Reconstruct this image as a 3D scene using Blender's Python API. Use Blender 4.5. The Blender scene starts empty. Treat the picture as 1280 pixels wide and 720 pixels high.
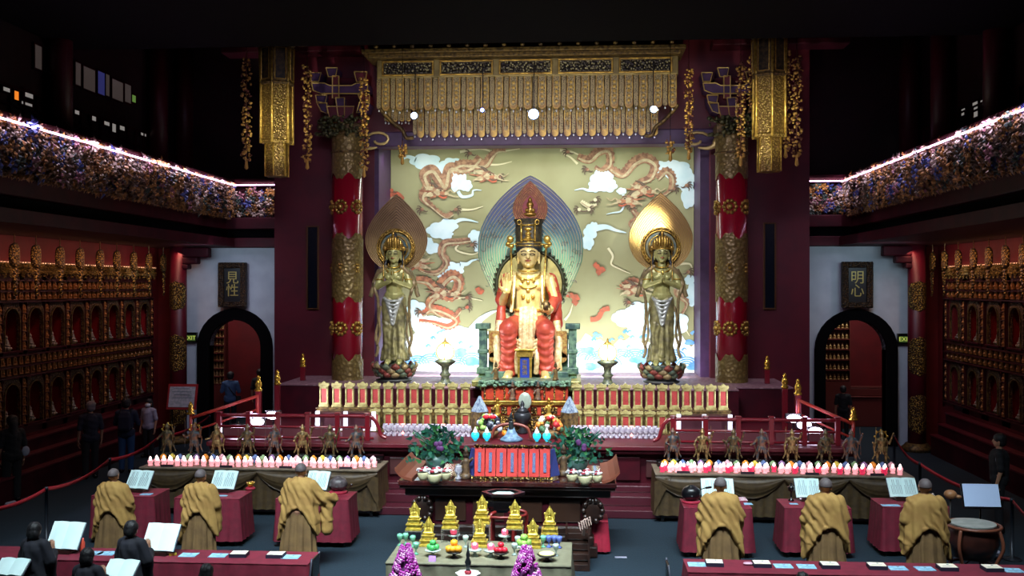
import bpy, math, random
from mathutils import Vector, Matrix, noise
random.seed(7)
PI = math.pi
sc = bpy.context.scene
COL = sc.collection
# ---------------------------------------------------------------- camera
F_PX = 1250.0; YAW = math.radians(3.9); CAM = (1.45, 0.0, 4.62); HOR = 357.0
def P(px, py, X=None, Y=None, Z=None):
    a = (px-640)/F_PX; b = (HOR-py)/F_PX
    d = (-math.sin(YAW)+math.cos(YAW)*a, math.cos(YAW)+math.sin(YAW)*a, b)
    t = (Y/d[1]) if Y is not None else ((X-CAM[0])/d[0] if X is not None else (Z-CAM[2])/d[2])
    return Vector((CAM[0]+t*d[0], CAM[1]+t*d[1], CAM[2]+t*d[2]))
cd = bpy.data.cameras.new('camera'); cam = bpy.data.objects.new('camera', cd); COL.objects.link(cam)
cam.location = CAM; cam.rotation_euler = (PI/2, 0, YAW)
cd.sensor_width = 36; cd.lens = 36*F_PX/1280; cd.shift_y = -3/1280; cd.clip_end = 200
sc.camera = cam
# ---------------------------------------------------------------- materials
def lin(c):
    r = []
    for v in c:
        v /= 255.0
        r.append(v/12.92 if v <= .04045 else ((v+.055)/1.055)**2.4)
    return (*r, 1)
_m = {}
def mat(name, c, rough=.5, metal=0, emis=None, es=0, c2=None, scale=8, bump=0, bscale=None, detail=3, trans=0, kind='noise', coat=0, alpha=1, contrast=.12):
    if name in _m: return _m[name]
    m = bpy.data.materials.new(name); m.use_nodes = True; nt = m.node_tree
    b = nt.nodes['Principled BSDF']
    b.inputs['Base Color'].default_value = lin(c); b.inputs['Roughness'].default_value = rough
    b.inputs['Metallic'].default_value = metal; b.inputs['Transmission Weight'].default_value = trans
    b.inputs['Coat Weight'].default_value = coat; b.inputs['Alpha'].default_value = alpha
    if emis:
        b.inputs['Emission Color'].default_value = lin(emis); b.inputs['Emission Strength'].default_value = es
    if c2 or bump:
        tc = nt.nodes.new('ShaderNodeTexCoord')
        if kind == 'voronoi':
            n = nt.nodes.new('ShaderNodeTexVoronoi'); out = n.outputs['Distance']
        else:
            n = nt.nodes.new('ShaderNodeTexNoise'); n.inputs['Detail'].default_value = detail; out = n.outputs['Fac']
        n.inputs['Scale'].default_value = scale
        nt.links.new(tc.outputs['Object'], n.inputs['Vector'])
        if c2:
            r = nt.nodes.new('ShaderNodeValToRGB'); nt.links.new(out, r.inputs['Fac'])
            r.color_ramp.elements[0].color = lin(c); r.color_ramp.elements[1].color = lin(c2)
            mid = .5 if kind != 'voronoi' else .35
            r.color_ramp.elements[0].position = mid-contrast; r.color_ramp.elements[1].position = mid+contrast
            nt.links.new(r.outputs['Color'], b.inputs['Base Color'])
        if bump:
            n2 = n
            if bscale:
                n2 = nt.nodes.new('ShaderNodeTexVoronoi' if kind == 'voronoi' else 'ShaderNodeTexNoise'); n2.inputs['Scale'].default_value = bscale
                nt.links.new(tc.outputs['Object'], n2.inputs['Vector'])
            bp = nt.nodes.new('ShaderNodeBump'); bp.inputs['Strength'].default_value = bump; bp.inputs['Distance'].default_value = .03
            nt.links.new(n2.outputs['Distance' if kind == 'voronoi' else 'Fac'], bp.inputs['Height']); nt.links.new(bp.outputs['Normal'], b.inputs['Normal'])
    _m[name] = m; return m
def zramp(name, stops, z0, z1, rough=.5, metal=.2, nscale=6, namt=.08):
    """paint whose colour changes with the height on the object itself"""
    m = bpy.data.materials.new(name); m.use_nodes = True; nt = m.node_tree; b = nt.nodes['Principled BSDF']
    b.inputs['Roughness'].default_value = rough; b.inputs['Metallic'].default_value = metal
    tc = nt.nodes.new('ShaderNodeTexCoord'); sx = nt.nodes.new('ShaderNodeSeparateXYZ'); nt.links.new(tc.outputs['Object'], sx.inputs[0])
    mr = nt.nodes.new('ShaderNodeMapRange'); mr.inputs['From Min'].default_value = z0; mr.inputs['From Max'].default_value = z1
    nt.links.new(sx.outputs['Z'], mr.inputs['Value'])
    nz = nt.nodes.new('ShaderNodeTexNoise'); nz.inputs['Scale'].default_value = nscale; nt.links.new(tc.outputs['Object'], nz.inputs['Vector'])
    ma = nt.nodes.new('ShaderNodeMath'); ma.operation = 'MULTIPLY_ADD'; ma.inputs[1].default_value = namt*2; nt.links.new(nz.outputs['Fac'], ma.inputs[0]); nt.links.new(mr.outputs['Result'], ma.inputs[2])
    r = nt.nodes.new('ShaderNodeValToRGB'); nt.links.new(ma.outputs[0], r.inputs['Fac'])
    el = r.color_ramp.elements
    while len(el) < len(stops): el.new(.5)
    for e, (p, c) in zip(el, stops): e.position = min(1, p+namt); e.color = lin(c)
    nt.links.new(r.outputs['Color'], b.inputs['Base Color'])
    return m
GOLD = mat('gilt_metal', (178,146,66), .36, .75, c2=(120,92,38), scale=9, bump=.25)
GOLDB = mat('bright_gold', (214,182,84), .32, .7, c2=(170,134,52), scale=14, bump=.3)
GOLDC = mat('carved_gilt', (190,156,66), .4, .6, c2=(60,42,20), scale=26, bump=1, kind='voronoi')
GOLDD = mat('dull_gilt', (120,98,52), .5, .5, c2=(62,48,28), scale=12, bump=.4)
BRASS = mat('polished_brass', (220,176,70), .25, .8)
RED = mat('dark_red_lacquer', (86,4,24), .5, c2=(74,3,21), scale=1.5)
REDW = mat('deep_red_wall', (104,4,16), .65, c2=(92,3,14), scale=2)
MAROON = mat('maroon_lacquer', (60,3,18), .6, c2=(48,3,15), scale=3)
MAROON.node_tree.nodes['Principled BSDF'].inputs['Specular IOR Level'].default_value = .2
PURPLE = mat('plum_paint', (62,34,74), .5, c2=(52,26,62), scale=4)
WHITEW = mat('white_plaster', (196,204,210), .8, c2=(184,192,200), scale=2)
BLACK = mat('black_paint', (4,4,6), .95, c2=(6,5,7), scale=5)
BLACK.node_tree.nodes['Principled BSDF'].inputs['Specular IOR Level'].default_value = .1
BLACKG = mat('black_lacquer', (14,12,14), .25)
CARPET = mat('dark_teal_carpet', (4,34,48), .95, c2=(2,27,40), scale=30, bump=.2)
DARKW = mat('dark_wood', (44,24,16), .4, c2=(28,14,10), scale=6, coat=.3)
LACQ = mat('altar_lacquer', (66,26,24), .18, c2=(44,16,18), scale=5, coat=.6)
# ---------------------------------------------------------------- mesh builder
class B:
    def __init__(s): s.v = []; s.f = []; s.m = []
    def add(s, v, f, mi=0):
        n = len(s.v); s.v += [tuple(p) for p in v]; s.f += [tuple(i+n for i in q) for q in f]; s.m += [mi]*len(f)
    def box(s, x0, x1, y0, y1, z0, z1, mi=0):
        s.add([(x0,y0,z0),(x1,y0,z0),(x1,y1,z0),(x0,y1,z0),(x0,y0,z1),(x1,y0,z1),(x1,y1,z1),(x0,y1,z1)],
              [(0,3,2,1),(4,5,6,7),(0,1,5,4),(1,2,6,5),(2,3,7,6),(3,0,4,7)], mi)
    def obox(s, c, sx, sy, sz, rz=0, rx=0, ry=0, mi=0):
        R = Matrix.Rotation(rz,3,'Z') @ Matrix.Rotation(ry,3,'Y') @ Matrix.Rotation(rx,3,'X'); c = Vector(c)
        v = [c + R @ Vector((a*sx/2, b*sy/2, d*sz/2)) for d in (-1,1) for a, b in ((-1,-1),(1,-1),(1,1),(-1,1))]
        s.add(v, [(0,3,2,1),(4,5,6,7),(0,1,5,4),(1,2,6,5),(2,3,7,6),(3,0,4,7)], mi)
    def loft(s, rings, mi=0, caps=True, closed=True):
        n = len(rings[0]); v = [p for r in rings for p in r]; f = []
        for i in range(len(rings)-1):
            for j in range(n if closed else n-1):
                k = (j+1) % n; f.append((i*n+j, i*n+k, (i+1)*n+k, (i+1)*n+j))
        if caps and closed: f.append(tuple(range(n-1,-1,-1))); f.append(tuple((len(rings)-1)*n+j for j in range(n)))
        s.add(v, f, mi)
    def lathe(s, prof, c=(0,0,0), n=20, mi=0, sx=1, sy=1, caps=True, wob=0, wn=0):
        rings = []
        for r, z in prof:
            ring = []
            for j in range(n):
                a = 2*PI*j/n; rr = r*(1+wob*math.cos(wn*a)); ring.append((c[0]+rr*sx*math.cos(a), c[1]+rr*sy*math.sin(a), c[2]+z))
            rings.append(ring)
        s.loft(rings, mi, caps)
    def ell(s, c, rx, ry=None, rz=None, nu=12, nv=8, mi=0):
        ry = rx if ry is None else ry; rz = rx if rz is None else rz
        s.lathe([(max(math.sin(PI*i/nv), .02), -math.cos(PI*i/nv)*rz) for i in range(nv+1)], c, nu, mi, rx, ry)
    def tube(s, pts, r, n=6, mi=0, flat=1.0):
        pts = [Vector(p) for p in pts]; rings = []; up = None
        for i, p in enumerate(pts):
            t = (pts[min(i+1, len(pts)-1)]-pts[max(i-1, 0)])
            if t.length < 1e-9: t = Vector((0,0,1))
            t.normalize()
            if up is None:
                up = Vector((0,1,0)) if abs(t.y) < .9 else Vector((0,0,1))
            a = t.cross(up)
            if a.length < 1e-6: a = t.orthogonal()
            a.normalize(); b = a.cross(t).normalized(); up = b
            rr = r[i] if isinstance(r, (list, tuple)) else r
            rings.append([p + a*rr*math.cos(2*PI*j/n) + b*rr*flat*math.sin(2*PI*j/n) for j in range(n)])
        s.loft(rings, mi)
    def cap(s, p0, p1, r0, r1, n=12, mi=0):
        p0 = Vector(p0); p1 = Vector(p1); d = p1-p0; L = max(d.length, 1e-6); t = d/L
        pts = []; rs = []
        for k in (0, 30, 60, 85):
            q = math.radians(90-k); pts.append(p0-t*r0*math.sin(q)); rs.append(max(r0*math.cos(q), r0*.05))
        for k in (0, .5, 1): pts.append(p0+d*k); rs.append(r0+(r1-r0)*k)
        for k in (5, 30, 60, 90):
            q = math.radians(k); pts.append(p1+t*r1*math.sin(q)); rs.append(max(r1*math.cos(q), r1*.05))
        s.tube(pts, rs, n, mi)
    def prism(s, poly, y0, y1, mi=0):
        n = len(poly); v = [(x, y0, z) for x, z in poly]+[(x, y1, z) for x, z in poly]
        f = [tuple(range(n)), tuple(range(2*n-1, n-1, -1))]+[(i, i+n, (i+1) % n+n, (i+1) % n) for i in range(n)]
        s.add(v, f, mi)
    def ringprism(s, outer, inner, y0, y1, mi=0):
        """strip between two equal-length outlines in the XZ plane (open lists), extruded y0..y1"""
        n = len(outer); v = [(x,y0,z) for x,z in outer]+[(x,y0,z) for x,z in inner]+[(x,y1,z) for x,z in outer]+[(x,y1,z) for x,z in inner]
        f = []
        for i in range(n-1):
            j = i+1
            f += [(i,j,n+j,n+i), (2*n+i,3*n+i,3*n+j,2*n+j), (i,2*n+i,2*n+j,j), (n+i,n+j,3*n+j,3*n+i)]
        f += [(0,n,3*n,2*n), (n-1,3*n-1,4*n-1,2*n-1)]
        s.add(v, f, mi)
    def xform(s, M):
        s.v = [tuple(M @ Vector(p)) for p in s.v]; return s
def mesh_of(b, name, mats, smooth=False):
    me = bpy.data.meshes.new(name); me.from_pydata(b.v, [], b.f)
    for m in (mats if isinstance(mats, (list, tuple)) else [mats]): me.materials.append(m)
    for p, mi in zip(me.polygons, b.m): p.material_index = mi; p.use_smooth = smooth
    me.validate(); me.update()
    return me
def link(name, me, parent=None, loc=None, rz=0):
    o = bpy.data.objects.new(name, me); COL.objects.link(o)
    if parent: o.parent = parent
    if loc is not None: o.location = loc
    o.rotation_euler = (0, 0, rz)
    return o
def fixn(me):
    import bmesh
    bm = bmesh.new(); bm.from_mesh(me); bmesh.ops.recalc_face_normals(bm, faces=bm.faces); bm.to_mesh(me); bm.free()
def build(b, name, mats, parent=None, smooth=False, loc=None, rz=0, bevel=0, label=None):
    me = mesh_of(b, name, mats, smooth); fixn(me); o = link(name, me, parent, loc, rz)
    if bevel:
        md = o.modifiers.new('bevel', 'BEVEL'); md.width = bevel; md.segments = 2; md.limit_method = 'ANGLE'
    if label: o['label'] = label
    return o
def fuse(b, voxel, smooth=3, disp=None, fac=.5):
    """grow one continuous skin over overlapping solids"""
    me = mesh_of(b, 'tmp', GOLD); fixn(me); o = link('tmp', me)
    r = o.modifiers.new('r', 'REMESH'); r.mode = 'VOXEL'; r.voxel_size = voxel; r.use_smooth_shade = True
    if smooth:
        q = o.modifiers.new('s', 'SMOOTH'); q.factor = fac; q.iterations = smooth
    dg = bpy.context.evaluated_depsgraph_get(); dg.update()
    res = bpy.data.meshes.new_from_object(o.evaluated_get(dg))
    bpy.data.objects.remove(o); bpy.data.meshes.remove(me)
    if disp:
        ns = [v.normal.copy() for v in res.vertices]
        for v, n in zip(res.vertices, ns): v.co += n*disp(v.co, n)
    res.materials.clear()
    for p in res.polygons: p.use_smooth = True
    return res
def setm(me, m, name):
    me.materials.append(m); me.name = name; return me
def thing(name, label, cat, loc=(0,0,0), rz=0, group=None):
    o = bpy.data.objects.new(name, None); COL.objects.link(o); o.location = loc; o.rotation_euler = (0, 0, rz)
    o.empty_display_size = .1
    tag(o, label, cat, group); return o
def tag(o, label, cat, group=None):
    o['label'] = label; o['category'] = cat
    if group: o['group'] = group
    return o
def struct(b, name, mats, smooth=False, bevel=0, parent=None, label=None):
    o = build(b, name, mats, parent, smooth, bevel=bevel); o['kind'] = 'structure'
    if label: o['label'] = label
    return o
def kids(o): return [c for c in sc_children.get(o.name, [])] if False else list(o.children)
def dup(root, loc, rz=0, label=None, group=None, scale=None):
    r = root.copy(); COL.objects.link(r); r.location = loc; r.rotation_euler = (0, 0, rz)
    if scale: r.scale = (scale,)*3 if not isinstance(scale, (tuple, list)) else scale
    if label: r['label'] = label
    if group: r['group'] = group
    for ch in list(root.children):
        c = ch.copy(); COL.objects.link(c); c.parent = r
        for g in list(ch.children):
            d = g.copy(); COL.objects.link(d); d.parent = c
    return r
ORD = ['first','second','third','fourth','fifth','sixth','seventh','eighth','ninth','tenth','eleventh','twelfth','thirteenth','fourteenth','fifteenth','sixteenth','seventeenth','eighteenth','nineteenth','twentieth','twenty-first','twenty-second','twenty-third']
def catmull(pts, k=6):
    pts = [Vector(p) for p in pts]; out = []
    q = [pts[0]]+pts+[pts[-1]]
    for i in range(1, len(q)-2):
        a, b, c, d = q[i-1], q[i], q[i+1], q[i+2]
        for j in range(k):
            t = j/k
            out.append(.5*((2*b)+(c-a)*t+(2*a-5*b+4*c-d)*t*t+(3*b-a-3*c+d)*t**3))
    out.append(pts[-1]); return out
def lerp(a, b, t): return a+(b-a)*t
def text(s, size, m, parent, loc, rot=(PI/2,0,0), name='lettering', ext=.004, align='CENTER'):
    cu = bpy.data.curves.new(name, 'FONT'); cu.body = s; cu.size = size; cu.extrude = ext; cu.align_x = align; cu.align_y = 'CENTER'; cu.space_line = .95
    o = bpy.data.objects.new(name, cu); COL.objects.link(o)
    dg = bpy.context.evaluated_depsgraph_get(); dg.update()
    me = bpy.data.meshes.new_from_object(o.evaluated_get(dg)); bpy.data.objects.remove(o)
    me.materials.clear(); me.materials.append(m)
    t = link(name, me, parent, loc); t.rotation_euler = rot; return t
def wrap(c, f, a, ph=0, dx=.8, dz=1.0, q=3.0):
    return a*math.sin((c.x*dx+c.z*dz)*f+ph+q*noise.noise(c*3.2)+1.5*noise.noise(c*9))*(.55+.9*noise.noise(c*2.3+Vector((ph,0,0))))
def area(name, loc, target, sx, sy, power, col=(1,1,1), spread=None):
    l = bpy.data.lights.new(name, 'AREA'); l.shape = 'RECTANGLE'; l.size = sx; l.size_y = sy; l.energy = power; l.color = col
    if spread: l.spread = spread
    o = bpy.data.objects.new(name, l); COL.objects.link(o); o.location = loc
    o.rotation_euler = (Vector(target)-Vector(loc)).to_track_quat('-Z', 'Y').to_euler(); return o
def spot(name, loc, target, power, deg, blend=.5, rad=.1, col=(1,1,1)):
    l = bpy.data.lights.new(name, 'SPOT'); l.energy = power; l.spot_size = math.radians(deg); l.spot_blend = blend; l.shadow_soft_size = rad; l.color = col
    o = bpy.data.objects.new(name, l); COL.objects.link(o); o.location = loc
    o.rotation_euler = (Vector(target)-Vector(loc)).to_track_quat('-Z', 'Y').to_euler(); return o
def point(name, loc, power, rad=.1, col=(1,1,1)):
    l = bpy.data.lights.new(name, 'POINT'); l.energy = power; l.shadow_soft_size = rad; l.color = col
    o = bpy.data.objects.new(name, l); COL.objects.link(o); o.location = loc; return o
# ================================================================ THE HALL
XL, XR = -11.3, 11.7          # side walls
YB = 29.5                     # white end walls
b = B(); b.box(-14, 15, -4, 40, -.3, 0); struct(b, 'floor', CARPET)
b = B(); b.box(-14, 15, -4, 40, 12.2, 12.5); struct(b, 'ceiling', BLACK)
b = B(); b.box(-14, 15, 12, 23.0, 10.22, 12.2); struct(b, 'trim_81', BLACK)  # black slab added to darken the hall top, where no light falls
b = B(); b.box(XL-.6, XL-.35, 8, 34.5, 0, 5.75); b.box(XL-.36, XL, 29.05, 34.5, 0, 5.75); b.box(XL-.36, XL, 8, 29.05, 4.95, 5.75); b.box(XL-.36, XL, 8, 29.05, 0, 1.2); struct(b, 'wall_left', REDW)
b = B(); b.box(XR+.35, XR+.6, 8, 34.5, 0, 5.75); b.box(XR, XR+.36, 28.3, 34.5, 0, 5.75); b.box(XR, XR+.36, 8, 28.3, 4.95, 5.75); b.box(XR, XR+.36, 8, 28.3, 0, 1.2); struct(b, 'wall_right', REDW)
b = B(); b.box(-14, 15, 34.5, 34.8, 0, 12.2); struct(b, 'wall_far', REDW)
b = B(); b.box(-14, 15, -4.3, -4, 0, 12.2); struct(b, 'wall_behind', BLACK)
# white end walls with round-topped openings
ztop = 5.75
def arch_pts(cx, hw, zs, n=16, z0=0):
    """open outline: up the left side, over, down the right"""
    p = [(cx-hw, z0), (cx-hw, zs)]
    p += [(cx-hw*math.cos(PI*i/n), zs+hw*math.sin(PI*i/n)) for i in range(1, n)]
    p += [(cx+hw, zs), (cx+hw, z0)]
    return p
def end_wall(name, x0, x1, a0, a1, i0, i1, dn):
    A0 = P(a0, 400, Y=YB).x; A1 = P(a1, 400, Y=YB).x; I0 = P(i0, 400, Y=YB).x; I1 = P(i1, 400, Y=YB).x
    cx = (I0+I1)/2; hw = (I1-I0)/2; zt = P((i0+i1)/2, 400, Y=YB).z; zs = zt-hw
    inner = arch_pts(cx, hw, zs)
    n = len(inner)
    outer = []
    for i, (x, z) in enumerate(inner):
        if i <= 1: outer.append((x0, z))
        elif i >= n-2: outer.append((x1, z))
        else:
            t = (x-(cx-hw))/(2*hw); a = PI*(1-t)
            outer.append((x0 if i < 5 else (x1 if i > n-6 else x), ztop if 3 <= i <= n-4 else lerp(z, ztop, .5)))
    bb = B(); bb.ringprism(outer, inner, YB, YB+.35); struct(bb, name, WHITEW)
    fo = arch_pts((A0+A1)/2, (A1-A0)/2, zs); bb = B(); bb.ringprism(fo, inner, YB-.12, YB+.36); struct(bb, dn, BLACK)
    return cx, hw, zt
LA = end_wall('wall_back_left', P(224,400,Y=YB).x, -7.6, 248, 341, 262, 327, 'door_1')
RA = end_wall('wall_back_right', 7.9, P(1145,400,Y=YB).x, 1018, 1121, 1031, 1107, 'door_2')
b = B(); b.box(XL-.3, P(224,400,Y=YB).x, YB-.02, YB+.35, 0, ztop); struct(b, 'wall_corner_left', REDW)
b = B(); b.box(P(1145,400,Y=YB).x, XR+.3, YB-.02, YB+.35, 0, ztop); struct(b, 'wall_corner_right', REDW)
# rooms seen through the openings: shelves of little figures
b = B(); b.box(-7.7, -7.4, 29.9, 34.5, 0, 5.75); struct(b, 'wall_inner_left', REDW)
b = B(); b.box(8.0, 8.3, 29.9, 34.5, 0, 5.75); struct(b, 'wall_inner_right', REDW)
# recess with the shrine : red facade around it
YF = 27.0
xl0, xl1 = P(343, 300, Y=YF).x, P(468, 300, Y=YF).x
xr0, xr1 = P(888, 300, Y=YF).x, P(1012, 300, Y=YF).x
b = B(); b.box(xl0, xl1, YF, 30.2, 0, 12.2); struct(b, 'wall_facade_left', RED)
b = B(); b.box(xr0, xr1, YF, 30.2, 0, 12.2); struct(b, 'wall_facade_right', RED)
zl = P(676, 181, Y=26.9).z
b = B(); b.box(xl1, xr0, YF, 27.6, zl, 12.2); struct(b, 'wall_facade_top', RED)
b = B(); b.box(xl1-.15, xr0+.1, 28.75, 30.2, 0, 9.6); struct(b, 'wall_shrine', RED)
b = B(); b.box(xl1-.02, xl1+.12, YF+.02, 28.75, 2.15, zl+.2); struct(b, 'trim_1', PURPLE)
b = B(); b.box(xr0-.24, xr0+.02, YF+.25, 28.75, 2.15, zl+.2); struct(b, 'trim_2', PURPLE)
zb0 = P(676, 168, Y=26.6).z; zb1 = P(676, 182, Y=26.6).z
b = B(); b.box(P(453,175,Y=26.5).x, P(893,175,Y=26.5).x, 26.5, YF, zb1, zb0+.1); struct(b, 'trim_3', PURPLE, bevel=.03)
# low soffits of the side galleries
for nm, x0, x1, ye in (('left', -14, -8.7, 29.0), ('right', 8.75, 15, 28.0)):
    b = B(); b.box(x0, x1, 4, 34.5, 5.75, 6.0, 0); struct(b, 'ceiling_gallery_'+nm, MAROON)
def gallery(side):
    left = side == 'left'
    xf = -8.8 if left else 8.95                 # front face of the balcony
    ye = 28.9 if left else 28.9
    sgn = -1 if left else 1
    # dark red fascia and black set-back beam under the carved frieze
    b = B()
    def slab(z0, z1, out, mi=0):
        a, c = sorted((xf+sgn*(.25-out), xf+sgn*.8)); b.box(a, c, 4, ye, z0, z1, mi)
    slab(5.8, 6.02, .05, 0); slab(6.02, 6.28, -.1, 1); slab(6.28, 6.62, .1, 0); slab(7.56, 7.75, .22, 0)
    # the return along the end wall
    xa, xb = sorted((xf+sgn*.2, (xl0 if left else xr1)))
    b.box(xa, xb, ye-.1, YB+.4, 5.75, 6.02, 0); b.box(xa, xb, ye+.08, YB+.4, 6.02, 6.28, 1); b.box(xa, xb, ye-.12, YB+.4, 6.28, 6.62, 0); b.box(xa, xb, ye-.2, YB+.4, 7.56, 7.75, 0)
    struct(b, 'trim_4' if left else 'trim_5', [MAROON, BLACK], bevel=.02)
    b = B(); a, c = sorted((xf+sgn*.35, xf+sgn*.8)); b.box(a, c, 4, ye+.4, 6.6, 7.57); b.box(xa, xb, ye+.2, YB+.3, 6.6, 7.57)
    struct(b, 'wall_balcony_'+side, MAROON)
    # upper storey wall behind the walkway, with pillars and lattice windows
    xu = xf+sgn*1.9
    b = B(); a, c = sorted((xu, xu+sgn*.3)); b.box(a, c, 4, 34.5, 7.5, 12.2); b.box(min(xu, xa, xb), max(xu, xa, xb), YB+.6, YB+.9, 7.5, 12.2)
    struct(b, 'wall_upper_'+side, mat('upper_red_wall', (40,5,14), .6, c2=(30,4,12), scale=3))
    b = B(); a, c = sorted((xf+sgn*.3, xu+sgn*.3)); b.box(a, c, 4, 34.5, 7.5, 7.6); struct(b, 'floor_upper_'+side, MAROON)
    return xf, ye, sgn, xu
GL = gallery('left'); GR = gallery('right')
# tall slot windows in the red facade
SLOT = mat('slot_glass', (14,22,30), .2)
for k, (a0, a1, y0, y1) in enumerate(((385,397,284,385), (956,968,280,385))):
    p0 = P(a0, y0, Y=YF-.03); p1 = P(a1, y1, Y=YF-.03)
    b = B(); b.box(p0.x, p1.x, YF-.03, YF+.0, p1.z, p0.z, 1)
    for (x0, x1, z0, z1) in ((p0.x-.04, p0.x, p1.z-.04, p0.z+.04), (p1.x, p1.x+.04, p1.z-.04, p0.z+.04), (p0.x, p1.x, p0.z, p0.z+.04), (p0.x, p1.x, p1.z-.04, p1.z)):
        b.box(x0, x1, YF-.08, YF, z0, z1, 0)
    struct(b, 'window_%d' % (k+1), [mat('dark_bronze', (92,62,30), .4, .5), SLOT], bevel=.01)
# upper gallery: pillars, long paper windows and lit lattice panels
PW = mat('papered_window', (120,112,110), .7, emis=(96,84,80), es=.26)
PB = mat('bluish_window', (70,70,150), .6, emis=(56,58,120), es=.45)
LG = mat('lit_lattice', (180,170,150), .6, emis=(170,165,160), es=.5)
OG = mat('orange_lamp', (230,120,30), .6, emis=(240,130,40), es=1.0)
GG = mat('green_sign', (120,170,80), .6, emis=(110,150,70), es=.5)
xu = GL[3]
def on_wall(px, py, X): return P(px, py, X=X)
n_up = [2]
def wallpanel(X, a0, y0, a1, y1, m, sgn):
    """flat glazed panel on a wall plane x = X, between two image points"""
    p, q = on_wall(a0, y0, X), on_wall(a1, y1, X)
    n_up[0] += 1
    bb = B(); ya, yb = sorted((p.y, q.y)); za, zb = sorted((p.z, q.z))
    xa, xb = sorted((X+sgn*-.06, X)); bb.box(xa, xb, ya, yb, za, zb, 0)
    bb.box(xa-.015, xb+.015, ya-.04, ya, za-.04, zb+.04, 1); bb.box(xa-.015, xb+.015, yb, yb+.04, za-.04, zb+.04, 1)
    bb.box(xa-.015, xb+.015, ya, yb, zb, zb+.04, 1); bb.box(xa-.015, xb+.015, ya, yb, za-.04, za, 1)
    struct(bb, 'window_%d' % n_up[0], [m, MAROON])
X1 = xu-.01
for a0, y0, a1, y1, m in ((91,77,98,108,PW), (101,82,116,116,PW), (119,88,128,120,PB), (129,92,134,121,PW), (137,98,151,128,PW), (153,104,161,130,PW), (40,55,49,88,PW), (162,118,167,129,GG)):
    wallpanel(X1, a0, y0, a1, y1, m, -1)
for a0, y0, a1, y1, m in ((0,108,9,116,LG), (14,113,20,126,OG), (26,112,38,124,LG), (23,126,37,134,LG), (90,137,96,144,LG), (110,144,117,152,LG), (127,151,134,158,LG), (137,154,142,166,LG), (145,156,153,164,LG), (173,165,180,171,LG), (237,187,245,193,LG), (247,190,250,193,LG), (237,196,245,202,LG), (252,192,256,199,LG)):
    wallpanel(X1, a0, y0, a1, y1, m, -1)
X2 = GR[3]+.01
for a0, y0, a1, y1, m in ((1085,148,1090,169,PB), (1086,172,1090,180,LG), (1130,172,1135,178,LG), (1176,98,1181,114,GG), (1205,137,1210,143,LG), (1219,129,1226,136,LG), (1229,126,1233,130,LG), (1237,121,1245,127,LG), (1233,96,1238,101,LG), (1239,93,1244,97,LG), (1220,140,1226,145,LG), (1236,130,1243,136,LG)):
    wallpanel(X2, a0, y0, a1, y1, m, 1)
for left, X, pxs in ((True, xu, (60,185,218)), (False, GR[3], (1262,1192,1150,1100))):
    for px in pxs:
        y = P(px, 150, X=X).y; bb = B(); bb.lathe([(.26,7.6),(.26,12.2)], (X+(.3 if left else -.3), y, 0), 16)
        struct(bb, 'trim_%d' % (6+n_up[0]), mat('pillar_red', (70,6,22), .45), smooth=True); n_up[0] += 1
for s_, X in ((1, xu), (-1, GR[3])):
    bb = B()
    for k in range(34):
        y = 12+k*.5; bb.box(*sorted((X+s_*.02, X+s_*.07)), y, y+.05, 7.7, 8.9)
    for z in (7.75, 8.1, 8.45, 8.85): bb.box(*sorted((X+s_*.02, X+s_*.07)), 12, 29.3, z, z+.05)
    struct(bb, 'trim_%d' % (60+s_), MAROON)
# carved flower-and-cloud frieze along the balconies, with its strip of white light
FR = [mat('frieze_gilt', (150,104,48), .5, .2, c2=(70,44,22), scale=6), mat('frieze_blue', (50,60,120), .6), mat('frieze_rose', (128,80,92), .6), mat('frieze_green', (40,56,50), .6), mat('frieze_pale', (170,150,140), .6), mat('frieze_umber', (70,48,34), .6)]
STRIP = mat('led_strip', (255,220,255), .5, emis=(255,205,250), es=4)
def petal_lump(b, c, r, mi, sgn, along):
    n = random.choice((4,5,6)); ph = random.random()*6
    ax = Vector((0,1,0)) if along == 'y' else Vector((1,0,0)); out = Vector((-sgn,0,0)) if along == 'y' else Vector((0,-1,0))
    for k in range(n):
        a = ph+2*PI*k/n; d = ax*math.cos(a)+Vector((0,0,1))*math.sin(a)
        p0 = Vector(c)+out*.02; p1 = p0+d*r*.62+out*r*.35; p2 = p0+d*r*1.15+out*r*random.uniform(-.1,.4)
        s = (d.cross(out))*r*.3
        b.add([p0, p1-s, p2, p1+s, p1+out*r*.18], [(0,1,4),(1,2,4),(2,3,4),(3,0,4)], mi)
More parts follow.
